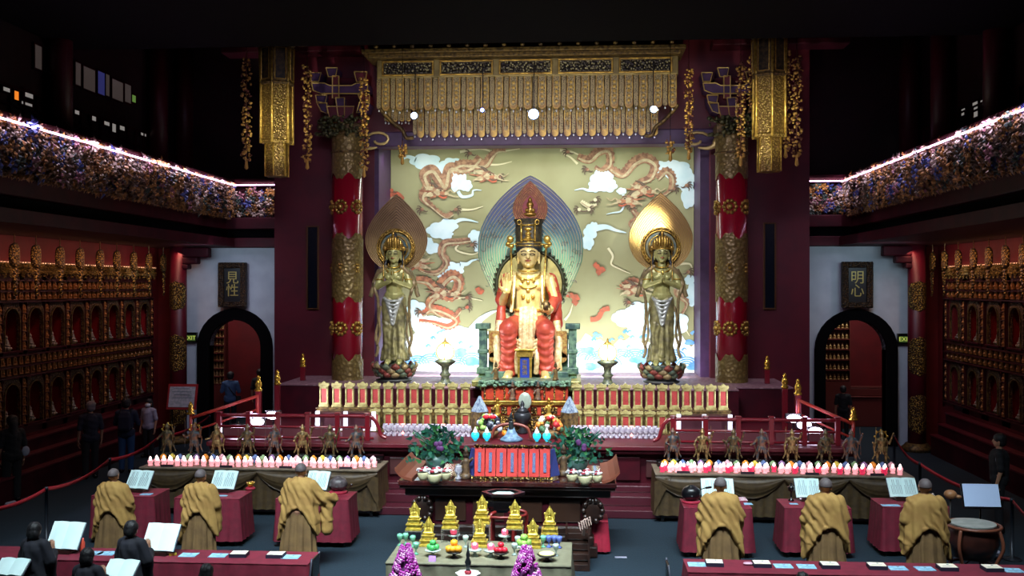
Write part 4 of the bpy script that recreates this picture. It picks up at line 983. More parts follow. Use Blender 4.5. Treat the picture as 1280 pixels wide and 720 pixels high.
# ================================================================ CANOPY
YC = 25.8
def cp(px, py, y=YC): return P(px, py, Y=y)
c0 = cp(660, 72)
cn = thing('hanging_canopy', 'wide gilt canopy with two tiers of hanging plaques over the shrine', 'canopy', (c0.x, YC, cp(660,95).z))
def rx(px, y=YC): return cp(px, 90, y).x-c0.x
def rz_(py, y=YC): return cp(660, py, y).z-cn.location.z
b = B(); b.box(rx(471), rx(848), 0, .9, rz_(95), rz_(72)); build(b, 'frieze_box', mat('frieze_box_gilt', (126,112,66), .45, .5, c2=(100,88,50), scale=4), cn, bevel=.02)
b = B(); b.box(rx(462), rx(850), -.25, 1.1, rz_(72), rz_(67)); b.box(rx(455), rx(856), -.35, 1.1, rz_(67), rz_(62))
for k in range(17): x = lerp(rx(462), rx(850), (k+.5)/17); b.lathe([(.05,0),(.07,.05),(.03,.09)], (x, -.33, rz_(61)), 8)
build(b, 'cornice', GOLDD, cn, bevel=.02)
for a0, a1 in ((480,540),(552,614),(626,688),(700,764),(776,838)):
    b = B(); b.box(rx(a0), rx(a1), -.03, 0, rz_(90), rz_(77)); build(b, 'carved_panel', mat('canopy_relief', (130,124,90), .4, .5, c2=(24,18,14), scale=16, bump=1, kind='voronoi'), cn)
    b = B(); z0, z1 = rz_(91), rz_(76); b.box(rx(a0)-.05, rx(a1)+.05, -.06, 0, z0-.04, z0); b.box(rx(a0)-.05, rx(a1)+.05, -.06, 0, z1, z1+.04); b.box(rx(a0)-.05, rx(a0), -.06, 0, z0, z1); b.box(rx(a1), rx(a1)+.05, -.06, 0, z0, z1); build(b, 'panel_frame', GOLD, cn, bevel=.01)
PLQ = mat('plaque_gilt', (172,142,62), .4, .4, c2=(112,84,40), scale=7); PLQD = mat('plaque_fret', (40,32,22), .45, .4, c2=(130,116,76), scale=26, kind='voronoi')
def plaque(w, h, wide=True):
    b = B(); r = w/2; poly = [(-r, 0), (r, 0), (r, -h+r)]+[(r*math.cos(a), -h+r+r*math.sin(a)) for a in [-PI*i/8 for i in range(1, 8)]]+[(-r, -h+r)]
    b.prism(poly, -.02, .02, 0)
    if wide:
        q = [(x*.72, (z+h*.03)*.9-.02) for x, z in poly]; b.prism(q, -.028, -.019, 1)
        for k in range(5): b.ell((0, -.03, -h*.2-k*h*.14), r*.45, .012, h*.05, 6, 5, 0)
    b.ell((0, -.0, -h-.05), .022, .022, .03, 6, 5, 2)
    return mesh_of(b, 'plaque', [PLQ, PLQD, mat('crystal_drop', (220,225,230), .1, .3)])
def rowof(n, x0, x1, y, z, h):
    w = (x1-x0)/n; m1 = plaque(w*.56, h); m2 = plaque(w*.3, h*.94, False); m2.materials[0] = PLQD; fixn(m1); fixn(m2)
    for k in range(n):
        link('plaque', m1, cn, (x0+(k+.5)*w, y, z)); link('fretted_strip', m2, cn, (x0+k*w, y+.03, z))
rowof(21, rx(473), rx(850), .05, rz_(95), rz_(95)-rz_(136))
rowof(20, rx(514), rx(828), .55, rz_(95), rz_(95)-rz_(167))
rowof(4, rx(478), rx(512), .4, rz_(130), .35)
for s, px in ((1, 474), (-1, 848)):
    b = B(); q = catmull([(rx(px),.1,rz_(132)),(rx(px+s*6),.1,rz_(140)),(rx(px+s*18),.1,rz_(152)),(rx(px+s*28),.1,rz_(160)),(rx(px+s*33),.1,rz_(170)),(rx(px+s*42),.1,rz_(170))]); b.tube(q, .05, 6); build(b, 'side_bracket', GOLDD, cn, True)
b = B(); b.box(rx(474), rx(846), .3, .8, rz_(72), rz_(60)); build(b, 'top_board', BLACK, cn)
# spot lamps hung in front of the canopy, pointing into the hall
SPG = mat('spot_lens', (235,242,255), .4, emis=(190,212,255), es=7); SPB = mat('small_blue_lens', (90,110,255), .4, emis=(110,130,255), es=12)
for i, (px, py, r, m, lab) in enumerate(((518,145,.085,SPG,'small bright spotlight under the left end of the canopy'), (667,143,.13,SPG,'brightest stage spotlight, under the middle of the canopy'), (817,137,.085,SPG,'small bright stage spotlight under the canopy, at its right end'), (603,138,.05,SPB,'tiny blue lamp under the canopy left of the middle spotlight'))):
    p = P(px, py, Y=25.45); t = thing('stage_spotlight', lab, 'spotlight', p)
    b = B(); b.ell((0,-.05,0), r, .04, r, 14, 10); build(b, 'lens', m, t, True)
    b = B(); b.lathe([(r*.5,.22),(r*1.1,.05),(r*1.15,0),(r*1.05,0),(r*.4,.2)], n=16); b.xform(Matrix.Rotation(-PI/2,4,'X')); build(b, 'housing', BLACKG, t, True)
    b = B(); b.tube([(0,.12,r*.6),(0,.12,cp(660,95,25.45).z-p.z+.35)], .012); build(b, 'stem', BLACKG, t)
# gold scroll ends of the beam
for s, px in ((1, 474), (-1, 870)):
    t = thing('beam_scroll', 'gold cloud scroll on the %s end of the plum beam' % ('left' if s > 0 else 'right'), 'ornament', P(px, 175, Y=26.45))
    b = B(); k = .36
    pts = [(s*(k*math.cos(a)*(1-.06*i)), -.03, k*.62*math.sin(a)*(1-.06*i)) for i, a in enumerate([2.6-i*.5 for i in range(12)])]
    b.tube(catmull([(-s*.55,-.03,.12),(-s*.5,-.03,-.12),(-s*.3,-.03,-.22),(-s*.05,-.03,-.2)]), [.03,.04,.06,.09,.1,.1,.1,.08,.07,.06,.06,.05,.05,.04,.04,.03,.03,.02,.02], 8, flat=.5)
    b.tube(pts, [.035]*12, 8, flat=.6); build(b, 'scroll', mat('scroll_gold', (206,184,116), .4, .4), t, True)
# ---------------------------------------------------------------- big red columns
def column(px, side):
    p = P(px, 400, Y=26.0); R = .40; z0 = ZS1
    r = thing('red_column', 'thick red column with carved gold bands at the %s of the shrine' % side, 'column', (p.x, 26.0, z0))
    H = P(px, 168, Y=26).z-z0
    b = B(); b.lathe([(R,0),(R,H)], n=32); build(b, 'shaft', mat('column_red', (128,10,30), .22, coat=.6), r, True)
    b = B(); b.lathe([(R*1.35,0),(R*1.4,.12),(R*1.2,.25),(R*1.25,.35),(R*1.05,.5)], n=32); build(b, 'base', GOLDD, r, True)
    def Z(py): return P(px, py, Y=25.6).z-z0
    def band(za, zb, cut0, cut1, name='gold_band'):
        bb = B(); rings = []; n = 64
        for i in range(9):
            u = i/8; ring = []
            for j in range(n):
                a = 2*PI*j/n; s_ = abs(math.sin(a*2.5))**.7; s3 = .25*abs(math.sin(a*7.5))
                lo = za+cut0*(1-s_)+cut0*s3; hi = zb-cut1*(1-s_)-cut1*s3
                ring.append(((R+.012)*math.cos(a), (R+.012)*math.sin(a), lerp(lo, hi, u)))
            rings.append(ring)
        bb.loft(rings, caps=False); build(bb, name, GOLDC2, r, True)
        for z in ((za, zb) if not cut0 and not cut1 else (((za+zb)/2,) if cut0 and cut1 else ((zb,) if cut0 else (za,)))):
            pass
    band(Z(225), H, .22, 0); band(Z(380), Z(289), .22, .22); band(.45, Z(441), 0, .25)
    b = B()
    for z in (H-.03, H-.5): b.tube([((R+.02)*math.cos(2*PI*i/32), (R+.02)*math.sin(2*PI*i/32), z) for i in range(33)], .03, 6)
    build(b, 'gold_ring', GOLDD, r, True)
    for py in (258, 411, 335):
        for a in (-PI/2-.25, -PI/2+.9, -PI/2-1.35):
            bb = B(); c = Vector((R*math.cos(a), R*math.sin(a), Z(py))); o = Vector((math.cos(a), math.sin(a), 0)); tt = Vector((-math.sin(a), math.cos(a), 0)); rr = .2 if py != 335 else .13
            for k in range(10):
                q = 2*PI*k/10; w = tt*math.cos(q)+Vector((0,0,1))*math.sin(q); bb.ell(c+w*rr*.75+o*(.012-.05*abs(math.cos(q))**2), rr*.26, rr*.26, rr*.26, 8, 6)
            bb.ell(c+o*.01, rr*.4, rr*.4, rr*.4, 10, 8); build(bb, 'medallion', GOLD, r, True)
    # carved cloud-and-leaf capital
    b = B(); rs = random.Random(px)
    for k in range(170):
        a = rs.uniform(PI, 2*PI); rr = rs.uniform(.3, .62); b.ell((rr*math.cos(a)+(-.3 if px < 600 else .3)*rs.random(), rr*math.sin(a)-.02, H+rs.uniform(-.1,.42)), rs.uniform(.03,.08), .05, rs.uniform(.03,.06), 6, 5)
    build(b, 'leaf_capital', mat('capital_leaf', (86,84,44), .5, .4, c2=(40,46,30), scale=14), r, True)
    b = B(); b.box(-.42,.42,-.3,.45,H,H+.25); build(b, 'capital_block', GOLDD, r, bevel=.03)
GOLDC2 = mat('column_gilt', (134,116,62), .42, .45, c2=(108,92,48), scale=11, bump=.8, kind='voronoi')
column(434.5, 'left'); column(914.5, 'right')
# dougong brackets, plum blocks outlined in gold
OUT = mat('bracket_outline', (190,160,90), .45, .4)
def bracket(px, side):
    p = P(px, 165, Y=26.2); r = thing('roof_bracket', 'stepped plum bracket blocks outlined in gold above the %s column' % side, 'bracket', (p.x, 26.2, p.z))
    def q(x, y): v = P(px+x, y, Y=26.2); return (v.x-p.x, v.z-p.z)
    shapes = [[(-17,134),(17,134),(13,154),(-12,154)], [(-6,123),(5,123),(5,146),(-3,146)], [(-36,105),(-20,105),(-14,108),(14,108),(20,105),(34,105),(34,114),(22,118),(-24,118),(-34,114)], [(-10,96),(-2,96),(-2,124),(-10,124)],
              [(-38,92),(-24,92),(-27,103),(-36,103)], [(-18,86),(-4,86),(-6,97),(-15,97)], [(17,91),(33,91),(31,103),(20,103)], [(-31,120),(-17,120),(-19,130),(-29,130)], [(-30,128),(-17,130),(-16,143),(-24,140)], [(22,119),(36,119),(36,128),(25,128)], [(24,128),(36,130),(32,140),(20,142)]]
    bk_ = B(); x_, z_ = q(-20, 140); x2, z2 = q(20, 96); bk_.box(x_, x2, .1, .55, z_, z2); build(bk_, 'core', MAROON, r)
    for i, s_ in enumerate(shapes):
        pl_ = [q(x, y) for x, y in s_]
        b = B(); b.prism(pl_, -.12+.008*i, .5, 0); o = build(b, 'block', [PURPLE if i % 3 else RED], r, bevel=.015)
        b = B(); pts = [(x, -.13, z) for x, z in pl_]; b.tube(pts+[pts[0]], .016, 5); build(b, 'gold_outline', OUT, o)
bracket(427, 'left'); bracket(914, 'right')
# ---------------------------------------------------------------- palace lanterns
def lantern(px, side):
    YL = 24.0; zb = P(px, 221 if px < 600 else 215, Y=YL).z; p = P(px, 150, Y=YL)
    r = thing('palace_lantern', 'long hexagonal gilt lantern hanging at the %s of the shrine' % side, 'lantern', (p.x, YL, zb))
    s = .0189*1.02
    def hexp(rr, z, ph=0): return [(rr*math.cos(PI/3*k+PI/6+ph), rr*math.sin(PI/3*k+PI/6+ph), z) for k in range(6)]
    H1 = .80; H2 = H1+1.42; H3 = H2+.95
    b = B(); b.loft([hexp(.28,0), hexp(.29,.04), hexp(.27,.08), hexp(.28,H1)]); build(b, 'lower_tube', GOLDC3, r)
    b = B(); b.loft([hexp(.37,H1), hexp(.41,H1+.06), hexp(.38,H1+.1), hexp(.38,H2)]); build(b, 'middle_tube', GOLDC3, r)
    b = B(); b.loft([hexp(.4,H2), hexp(.43,H2+.05), hexp(.41,H2+.08), hexp(.41,H3), hexp(.46,H3+.06), hexp(.3,H3+.2)]); build(b, 'upper_box', GOLDD, r)
    for k in range(6):
        a = PI/3*k+PI/6
        b = B(); b.tube([(.39*math.cos(a), .39*math.sin(a), H1), (.385*math.cos(a), .385*math.sin(a), H2), (.42*math.cos(a), .42*math.sin(a), H3)], .035, 6); b.tube([(.285*math.cos(a), .285*math.sin(a), 0), (.285*math.cos(a), .285*math.sin(a), H1)], .02, 6); build(b, 'corner_rib', GOLDB, r, True)
        a2 = a+PI/6; rr = .41*math.cos(PI/6)+.01
        b = B(); b.obox((rr*math.cos(a2), rr*math.sin(a2), (H2+H3)/2+.02), .02, .26, H3-H2-.2, rz=a2); build(b, 'window_panel', mat('lantern_pane', (34,32,26), .3, c2=(80,66,40), scale=12), r); wpn = sc.objects[-1] if False else list(r.children)[-1]
        b = B(); rr += .012
        c = Vector((rr*math.cos(a2), rr*math.sin(a2), (H2+H3)/2+.02)); t = Vector((-math.sin(a2), math.cos(a2), 0)); h = (H3-H2-.2)/2
        b.tube([c-t*.13-Vector((0,0,h)), c+t*.13-Vector((0,0,h)), c+t*.13+Vector((0,0,h)), c-t*.13+Vector((0,0,h)), c-t*.13-Vector((0,0,h))], .014, 5); build(b, 'pane_frame', GOLDB, wpn)
    b = B()
    for k in range(6):
        a = PI/3*k+PI/6; c = math.cos(a); s_ = math.sin(a)
        b.tube(catmull([(.3*c,.3*s_,H3+.15),(.6*c,.6*s_,H3+.12),(.85*c,.85*s_,H3+.2),(.95*c,.95*s_,H3+.36),(.84*c,.84*s_,H3+.42)]), .05, 6); b.ell((.5*c,.5*s_,H3+.24), .12, .12, .09, 8, 6)
    b.lathe([(.3,H3+.15),(.34,H3+.3),(.15,H3+.4),(.1,H3+.6)], n=12)
    build(b, 'cloud_arms', GOLDD, r, True)
    b = B(); b.tube([(0,0,H3+.5),(0,0,12.2-zb)], .025); build(b, 'chain', GOLDD, r)
GOLDC3 = mat('lantern_gilt', (190,164,80), .34, .5, c2=(124,98,44), scale=22, bump=.8, kind='voronoi')
lantern(346, 'left'); lantern(961.5, 'right')
# flower garlands on cords
def garland_mesh(H, seed):
    rs = random.Random(seed); b = B(); n = int(H/.13)
    for k in range(n):
        z = .25+k*(H-.3)/n; R = .06+.03*(k % 2)+.02*rs.random()
        for j in range(7):
            a = rs.uniform(0, 6.28); b.ell((R*math.cos(a), R*math.sin(a), z+rs.uniform(-.05,.05)), rs.uniform(.02,.05), rs.uniform(.02,.05), rs.uniform(.02,.045), 6, 5, j % 2 if rs.random() < .7 else 0)
        if rs.random() < .4:
            a = rs.uniform(0, 6.28); b.tube([(0,0,z), (.14*math.cos(a), .14*math.sin(a), z-.05)], .008, 4); b.ell((.14*math.cos(a), .14*math.sin(a), z-.06), .018, nu=6, nv=4)
    b.lathe([(.015,0),(.05,.04),(.03,.2),(.05,.26)], n=8, mi=0); b.tube([(0,0,.2),(0,0,H+.05)], .012, 5, mi=1)
    m = mesh_of(b, 'flower_string', [mat('garland_gold', (196,156,74), .4, .5), mat('garland_copper', (104,62,44), .45, .4)], True); fixn(m); return m
for i, (px, y0, y1, Yg, lab) in enumerate(((308,66,212,23.6,'hanging gold flower garland just left of the left lantern'), (384,76,212,24.6,'hanging gold flower garland between the left lantern and the left roof bracket'), (455,92,222,25.2,'hanging gold flower garland at the left end of the canopy'),
        (926,72,208,24.2,'hanging gold flower garland just left of the right lantern'), (861,82,200,25.2,'hanging gold flower garland at the right end of the canopy'), (982,58,198,24.2,'hanging gold flower garland just right of the right lantern, the inner of two'), (996,64,208,24.0,'outermost hanging gold flower garland right of the right lantern'), (941,62,150,24.9,'short dim garland behind the right lantern'), (503,178,206,25.0,'short end of a garland hanging before the top left of the mural'), (838,172,202,25.0,'short end of a garland hanging before the top right of the mural'))):
    p = P(px, y1, Y=Yg); H = P(px, y0, Y=Yg).z-p.z
    g = thing('flower_garland', lab, 'garland', p, 0, 'hanging flower garlands')
    link('flower_string', garland_mesh(H, i), g)
    b = B(); b.tube([(0,0,H),(0,0,12.2-p.z)], .006, 4); build(b, 'cord', BLACKG, g)
    bb = B()
# red strips of roof woodwork behind the lanterns
b = B()
for k, (x0, x1) in enumerate(((-8.2,-4.4), (4.9,8.4))):
    b.box(x0, x1, 26.3, 27.0, P(676,60,Y=26.3).z, P(676,52,Y=26.3).z)
struct(b, 'trim_80', MAROON, bevel=.03)
# ================================================================ STAGE FURNITURE
GT = mat('tablet_gilt', (176,170,110), .5, .2, c2=(140,130,76), scale=14); RT = mat('tablet_red', (166,58,52), .6, c2=(146,46,44), scale=30)
def tablet_proto():
    r = thing('memorial_tablet', 'x', 'tablet', (0,0,0), 0, 'gold memorial tablets beside the throne')
    b = B(); b.box(-.115,.115,-.05,.05,0,.05); b.box(-.1,.1,-.04,.04,.05,.1); b.box(-.1,-.062,-.035,.04,.1,.46); b.box(.062,.1,-.035,.04,.1,.46); b.box(-.1,.1,-.035,.04,.42,.48)
    b.box(-.12,.12,-.05,.05,.48,.51); b.prism([(-.13,.51),(.13,.51),(.11,.56),(.06,.55),(0,.6),(-.06,.55),(-.11,.56)], -.04, .04); b.box(-.07,.07,.0,.035,.1,.44)
    fr_ = build(b, 'frame', GT, r, bevel=.006)
    b = B(); b.box(-.062,.062,-.02,0,.1,.42); build(b, 'red_face', RT, fr_)
    return r
TP = tablet_proto(); firstt = [True]
def put_tablet(x, y, z, lab, sc_=1):
    if firstt[0]: TP.location = (x, y, z); TP['label'] = lab; TP.scale = (1,1,sc_); firstt[0] = False
    else: dup(TP, (x, y, z), 0, lab, scale=(1,1,sc_))
YU, YLo = 22.95, 22.5
for side, a0, a1, n in (('left', 405, 582, 12), ('right', 721, 904, 13)):
    for k in range(n):
        px = lerp(a0, a1, k/(n-1)); nth = ORD[n-1-k if side == 'left' else k]
        p = P(px, 512, Y=YU); put_tablet(p.x, YU, 1.80, 'red tablet in gold frame, upper tier %s of the throne, %s from it' % (side, nth))
        if (side == 'left' and k >= 4) or (side == 'right' and k <= 9):
            p = P(px, 540, Y=YLo); put_tablet(p.x, YLo, 1.33, 'red tablet in gold frame, lower tier %s of the throne, %s from it' % (side, nth), .86)
WF = mat('white_lit_frame', (236,238,250), .5, emis=(225,228,255), es=.7)
for side, a0, a1, w0, w1 in (('left', 396, 590, 398, 468), ('right', 714, 913, 848, 912)):
    x0, x1 = P(a0,520,Y=22.8).x, P(a1,520,Y=22.8).x; t = thing('tablet_stand', 'stepped gold shelf carrying the two tiers of tablets %s of the throne' % side, 'stand', ((x0+x1)/2, 22.8, ZS1)); w = (x1-x0)/2
    b = B(); b.box(-w, w, 0, .3, 0, .46); b.box(-w-.02, w+.02, -.02, .32, .46, .5); build(b, 'upper_step', GOLDD, t, bevel=.01)
    b = B(); b.box(-w, w, -.42, 0, 0, .03); build(b, 'lower_step', GOLDD, t)
    for k in range(14):
        x = lerp(-w, w, (k+.5)/14)
    x0, x1 = P(w0,520,Y=22.5).x, P(w1,520,Y=22.5).x; t = thing('lit_cabinet', 'white framed lit cabinet under the outer tablets on the %s' % side, 'cabinet', ((x0+x1)/2, 22.5, ZS1)); w = (x1-x0)/2
    for k in range(3): x = lerp(-w, w, k/2); b = B(); b.box(x-.045, x+.045, -.1, -.04, 0, .46); build(b, 'white_post', WF, t)
    b = B(); b.box(-w, w, -.04, .25, .02, .43); build(b, 'dark_panel', mat('cabinet_dark', (60,26,34), .4), t)
    b = B(); b.box(-w-.05, w+.05, -.1, -.05, .0, .1); build(b, 'white_base', WF, t)
# small vases and crystal glasses in front of them
CR = mat('crystal_glass', (214,216,224), .12, .25, c2=(170,160,180), scale=20)
def vase_proto():
    b = B(); b.lathe([(.05,0),(.055,.02),(.02,.06),(.05,.1),(.075,.16),(.05,.22),(.055,.24)], n=10); m = mesh_of(b, 'offering_glass', CR, True); fixn(m); return m
VM = vase_proto()
VM2 = VM.copy(); VM2.materials[0] = mat('pink_candle_glow', (240,190,190), .4, emis=(255,150,140), es=1.5)
for side, a0, a1, n in (('left', 482, 586, 15), ('right', 717, 822, 15)):
    for row, yy in ((0, 22.1), (1, 21.85)):
        for k in range(n):
            p = P(lerp(a0, a1, (k+.5*row)/(n-.5)), 548, Y=yy); lit = (k % 7 == 3 and row == 0)
            o = link('offering_glass', VM2 if lit else VM, None, (p.x, yy, ZS1)); 
            tag(o, ('small glowing pink candle among clear glasses on the %s stage edge' if lit else 'small clear offering glass in the rows on the %s of the stage edge') % side, 'glass', ('lit' if lit else 'clear')+' offering glasses on the %s of the stage' % side)
# railing along the stage edge
RL = mat('rail_red', (110,20,32), .3, coat=.4)
def rail(side):
    s = 1 if side == 'left' else -1
    xa = P(274 if s > 0 else 1047, 540, Y=21.15).x; xb = P(467 if s > 0 else 833, 540, Y=21.15).x
    t = thing('stage_railing', 'low dark red railing with curled inner end along the %s front of the stage' % side, 'railing', (xa, 21.15, ZS1)); L = xb-xa
    b = B(); b.tube(catmull([(0,0,.52),(L*.5,0,.52),(L*.93,0,.52),(L,0,.46),(L+s*.1,0,.3),(L+s*.16,0,.12),(L+s*.28,0,.06)]), .04, 8); build(b, 'top_rail', RL, t, True)
    b = B(); b.tube([(0,0,.28),(L*.98,0,.28)], .028, 6); b.tube([(0,0,.05),(L,0,.05)], .03, 6); build(b, 'lower_rail', RL, t, True)
    for k in range(6):
        b = B(); x = L*k/5.2; b.box(x-.05, x+.05, -.05, .05, 0, .56); b.box(x-.06, x+.06, -.06, .06, .56, .6); build(b, 'post', RL, t, bevel=.01)
    for k in range(5):
        b = B(); x0_, x1_ = sorted((L*k/5.2+s*.1, L*(k+1)/5.2-s*.1)); b.box(x0_, x1_, -.01, .01, .08, .25); build(b, 'panel', mat('rail_panel', (90,44,52), .4), t)
    # side flight: posts with gold finials running back, sloping rail going down outward
    X = -5.75 if s > 0 else 6.15
    for j, y in enumerate((22.0, 23.4, 25.6)):
        q = thing('finial_post', 'dark red gold-tipped post at the stage %s side, %s from the front' % (side, ORD[j]), 'post', (X, y, ZS1 if y < 24 else ZS2), 0, 'finial posts on the stage')
        h = .95 if y < 24 else .35
        b = B(); b.box(-.06,.06,-.06,.06,0,h); build(b, 'post', RL, q, bevel=.01); b = B(); b.lathe([(.07,h),(.09,h+.04),(.05,h+.08),(.08,h+.14),(.06,h+.22),(.03,h+.27),(.045,h+.31),(.01,h+.36)], n=12); build(b, 'gold_finial', BRASS, q, True)
    q = thing('sloping_railing', 'red railing sloping down from the finial post at the %s side of the stage' % side, 'railing', (X, 21.95, ZS1)); e = -1.3 if s > 0 else 1.0
    b = B(); b.tube([(0,0,.85),(e,-.6,.42)], .035, 8); b.tube([(0,0,.55),(e,-.6,.12)], .025, 8); b.tube([(e,-.6,0),(e,-.6,.5)], .035, 8); b.tube([(0,0,0),(0,0,.88)], .035, 8); build(b, 'rails', mat('rail_orange_red', (160,50,40), .35), q, True)
    for j, (dx, h) in enumerate(((e, .5),)):
        b = B(); b.lathe([(.08,0),(.1,.03),(.05,.07),(.08,.1),(.04,.15),(.06,.19),(.01,.28)], (dx,-.6,h), 12); build(b, 'gold_finial', BRASS, q, True)
    # flood lamps on the slope
    LED = mat('flood_led', (250,240,255), .4, emis=(235,225,255), es=26)
    for j, (px, py) in enumerate(((297,536),(322,527),(341,519)) if s > 0 else ((1019,539),(1005,531),(992,523))):
        p = P(px, py, Y=21.55+.12*j); f_ = thing('flood_lamp', 'blinding white stage flood lamp on the %s rail, %s from the outside' % (side, ORD[j]), 'lamp', p, 0, 'flood lamps on the rails')
        b = B(); b.ell((0,-.03,0), .15, .05, .085, 14, 10); build(b, 'lens', LED, f_, True); b = B(); b.box(-.17,.17,0,.1,-.1,.1); b.box(-.02,.02,.03,.07,-.3,-.1); build(b, 'housing', BLACKG, f_, bevel=.01)
    p = P(330 if s > 0 else 1000, 528, Y=21.9)
    spot('flood_beam_'+side, (p.x, 21.75, 1.95), ((-2.6 if s > 0 else 3.2), 23.4, 1.75), 420, 60, .6, .12, (.86,.84,1))
    point('flood_spill_'+side, (p.x, 21.2, 1.9), 10, .1, (.66,.6,1))
rail('left'); rail('right')
# ================================================================ ALTAR TABLE
ax0 = P(497, 602, Y=16.95).x; ax1 = P(771, 602, Y=16.95).x; axc = (ax0+ax1)/2; aw = (ax1-ax0)/2; ZA = 1.28
al = thing('lacquered_altar_table', 'long dark lacquered altar table with upturned ends below the stage', 'altar', (axc, 17.8, 0))
b = B(); b.box(-aw, aw, -.85, .85, ZA-.09, ZA); build(b, 'top', LACQ, al, bevel=.02)
b = B(); b.box(-aw+.1, aw-.1, -.72, .8, ZA-.28, ZA-.09); b.box(-aw+.02, aw-.02, -.82, .84, ZA-.14, ZA-.09); build(b, 'apron', DARKW, al, bevel=.02)
b = B(); b.box(-aw+.5, aw-.5, -.6, .75, .5, ZA-.28); build(b, 'waist', MAROON, al)
b = B(); b.box(-aw+.42, aw-.42, -.72, .8, .36, .5); b.box(-aw+.32, aw-.32, -.82, .84, .0, .2); b.box(-aw+.38, aw-.38, -.78, .82, .2, .36); build(b, 'base', DARKW, al, bevel=.03)
for k in range(4):
    b = B(); x0_ = lerp(-aw+.55, aw-.55, k/4)+.06; x1_ = lerp(-aw+.55, aw-.55, (k+1)/4)-.06; b.box(x0_, x1_, -.625, -.6, .56, ZA-.34); build(b, 'panel', mat('altar_panel', (50,32,24), .3, coat=.4), al, bevel=.01)
for s in (-1,1):
    b = B(); b.loft([[(s*x, -.85, z), (s*x, .85, z), (s*x, .85, z+.05), (s*x, -.85, z+.05)] for x, z in ((aw-.25,ZA-.01),(aw-.12,ZA+.02),(aw-.02,ZA+.08),(aw+.05,ZA+.17))]); build(b, 'upturned_end', mat('end_wood', (120,60,40), .6), al)
    b = B(); b.ell((s*(aw-.4), -.66, ZA-.5), .2, .08, .22, 12, 8)
    for k in range(10): a = k*.63; b.ell((s*(aw-.4)+.16*math.cos(a), -.72, ZA-.5+.18*math.sin(a)), .05, .04, .05, 6, 5)
    build(b, 'carved_boss', DARKW, al, True)
YA0 = 17.4
# folded red screen of blue tablets
x0, x1 = P(593, 590, Y=17.25).x, P(688, 590, Y=17.25).x
sr = thing('red_tablet_screen', 'red screen of seven panels with narrow blue tablets on the altar table', 'screen', ((x0+x1)/2, 17.25, ZA)); w = (x1-x0)/2
b = B(); b.box(-w-.04, w+.04, -.12, .3, 0, .05); build(b, 'gold_base', GOLDC, sr, bevel=.01)
n = 7
for k in range(n):
    a, c = lerp(-w, w, k/n), lerp(-w, w, (k+1)/n)
    b = B(); b.loft([[(a+.006,-.08,.05),(c-.006,-.08,.05),(c-.006,-.02,.05),(a+.006,-.02,.05)],[(a+.006,.02,.53),(c-.006,.02,.53),(c-.006,.08,.53),(a+.006,.08,.53)]]); rp_ = build(b, 'red_panel', mat('screen_red', (208,62,56), .5, c2=(196,52,48), scale=5), sr, bevel=.006)
    b = B(); m_ = (a+c)/2; b.loft([[(m_-.026,-.083,.13),(m_+.026,-.083,.13),(m_+.026,-.04,.13),(m_-.026,-.04,.13)],[(m_-.026,-.012,.45),(m_+.026,-.012,.45),(m_+.026,.02,.45),(m_-.026,.02,.45)]]); build(b, 'blue_tablet', mat('slip_blue', (52,66,120), .5, c2=(120,130,160), scale=90), rp_)
b = B(); b.box(-w, w, .02, .1, .53, .56)
for k in range(14): b.ell((lerp(-w, w, (k+.5)/14), .0, .57), .05, .03, .02, 6, 4)
build(b, 'gold_cresting', GOLDC, sr)
for s in (-1,1):
    b = B(); b.loft([[(s*w,-.05,.05),(s*(w+.16),.12,.05),(s*(w+.16),.2,.05),(s*w,.1,.05)],[(s*w,.05,.5),(s*(w+.07),.15,.5),(s*(w+.07),.2,.5),(s*w,.12,.5)]]); build(b, 'blue_drape', mat('blue_drape', (44,52,112), .7), sr)
# carved figures holding up the screen ends
FIGW = mat('carved_wood_figure', (110,84,58), .5, c2=(60,46,36), scale=12)
def tiny_stand(loc, lab, m, cat='figure', s=1, name='carved_figure'):
    b = B(); b.cap((0,0,.1*s),(0,0,.3*s), .07*s, .06*s); b.ell((0,0,.42*s), .05*s, nu=10, nv=8); b.cap((-.06*s,0,.3*s),(-.12*s,-.04*s,.2*s), .025*s, .02*s); b.cap((.06*s,0,.3*s),(.12*s,-.04*s,.36*s), .025*s, .02*s); b.lathe([(.09*s,0),(.1*s,.04*s),(.07*s,.1*s)], n=12); b.lathe([(.05*s,.44*s),(.03*s,.5*s),(.005,.55*s)], n=8)
    o = build(b, name, m, None, True, loc=loc); tag(o, lab, cat); return o
tiny_stand((x0-.14, 17.2, ZA), 'small carved figure at the left end of the red screen', FIGW)
tiny_stand((x1+.22, 17.6, ZA), 'small carved figure behind the right end of the red screen', FIGW)
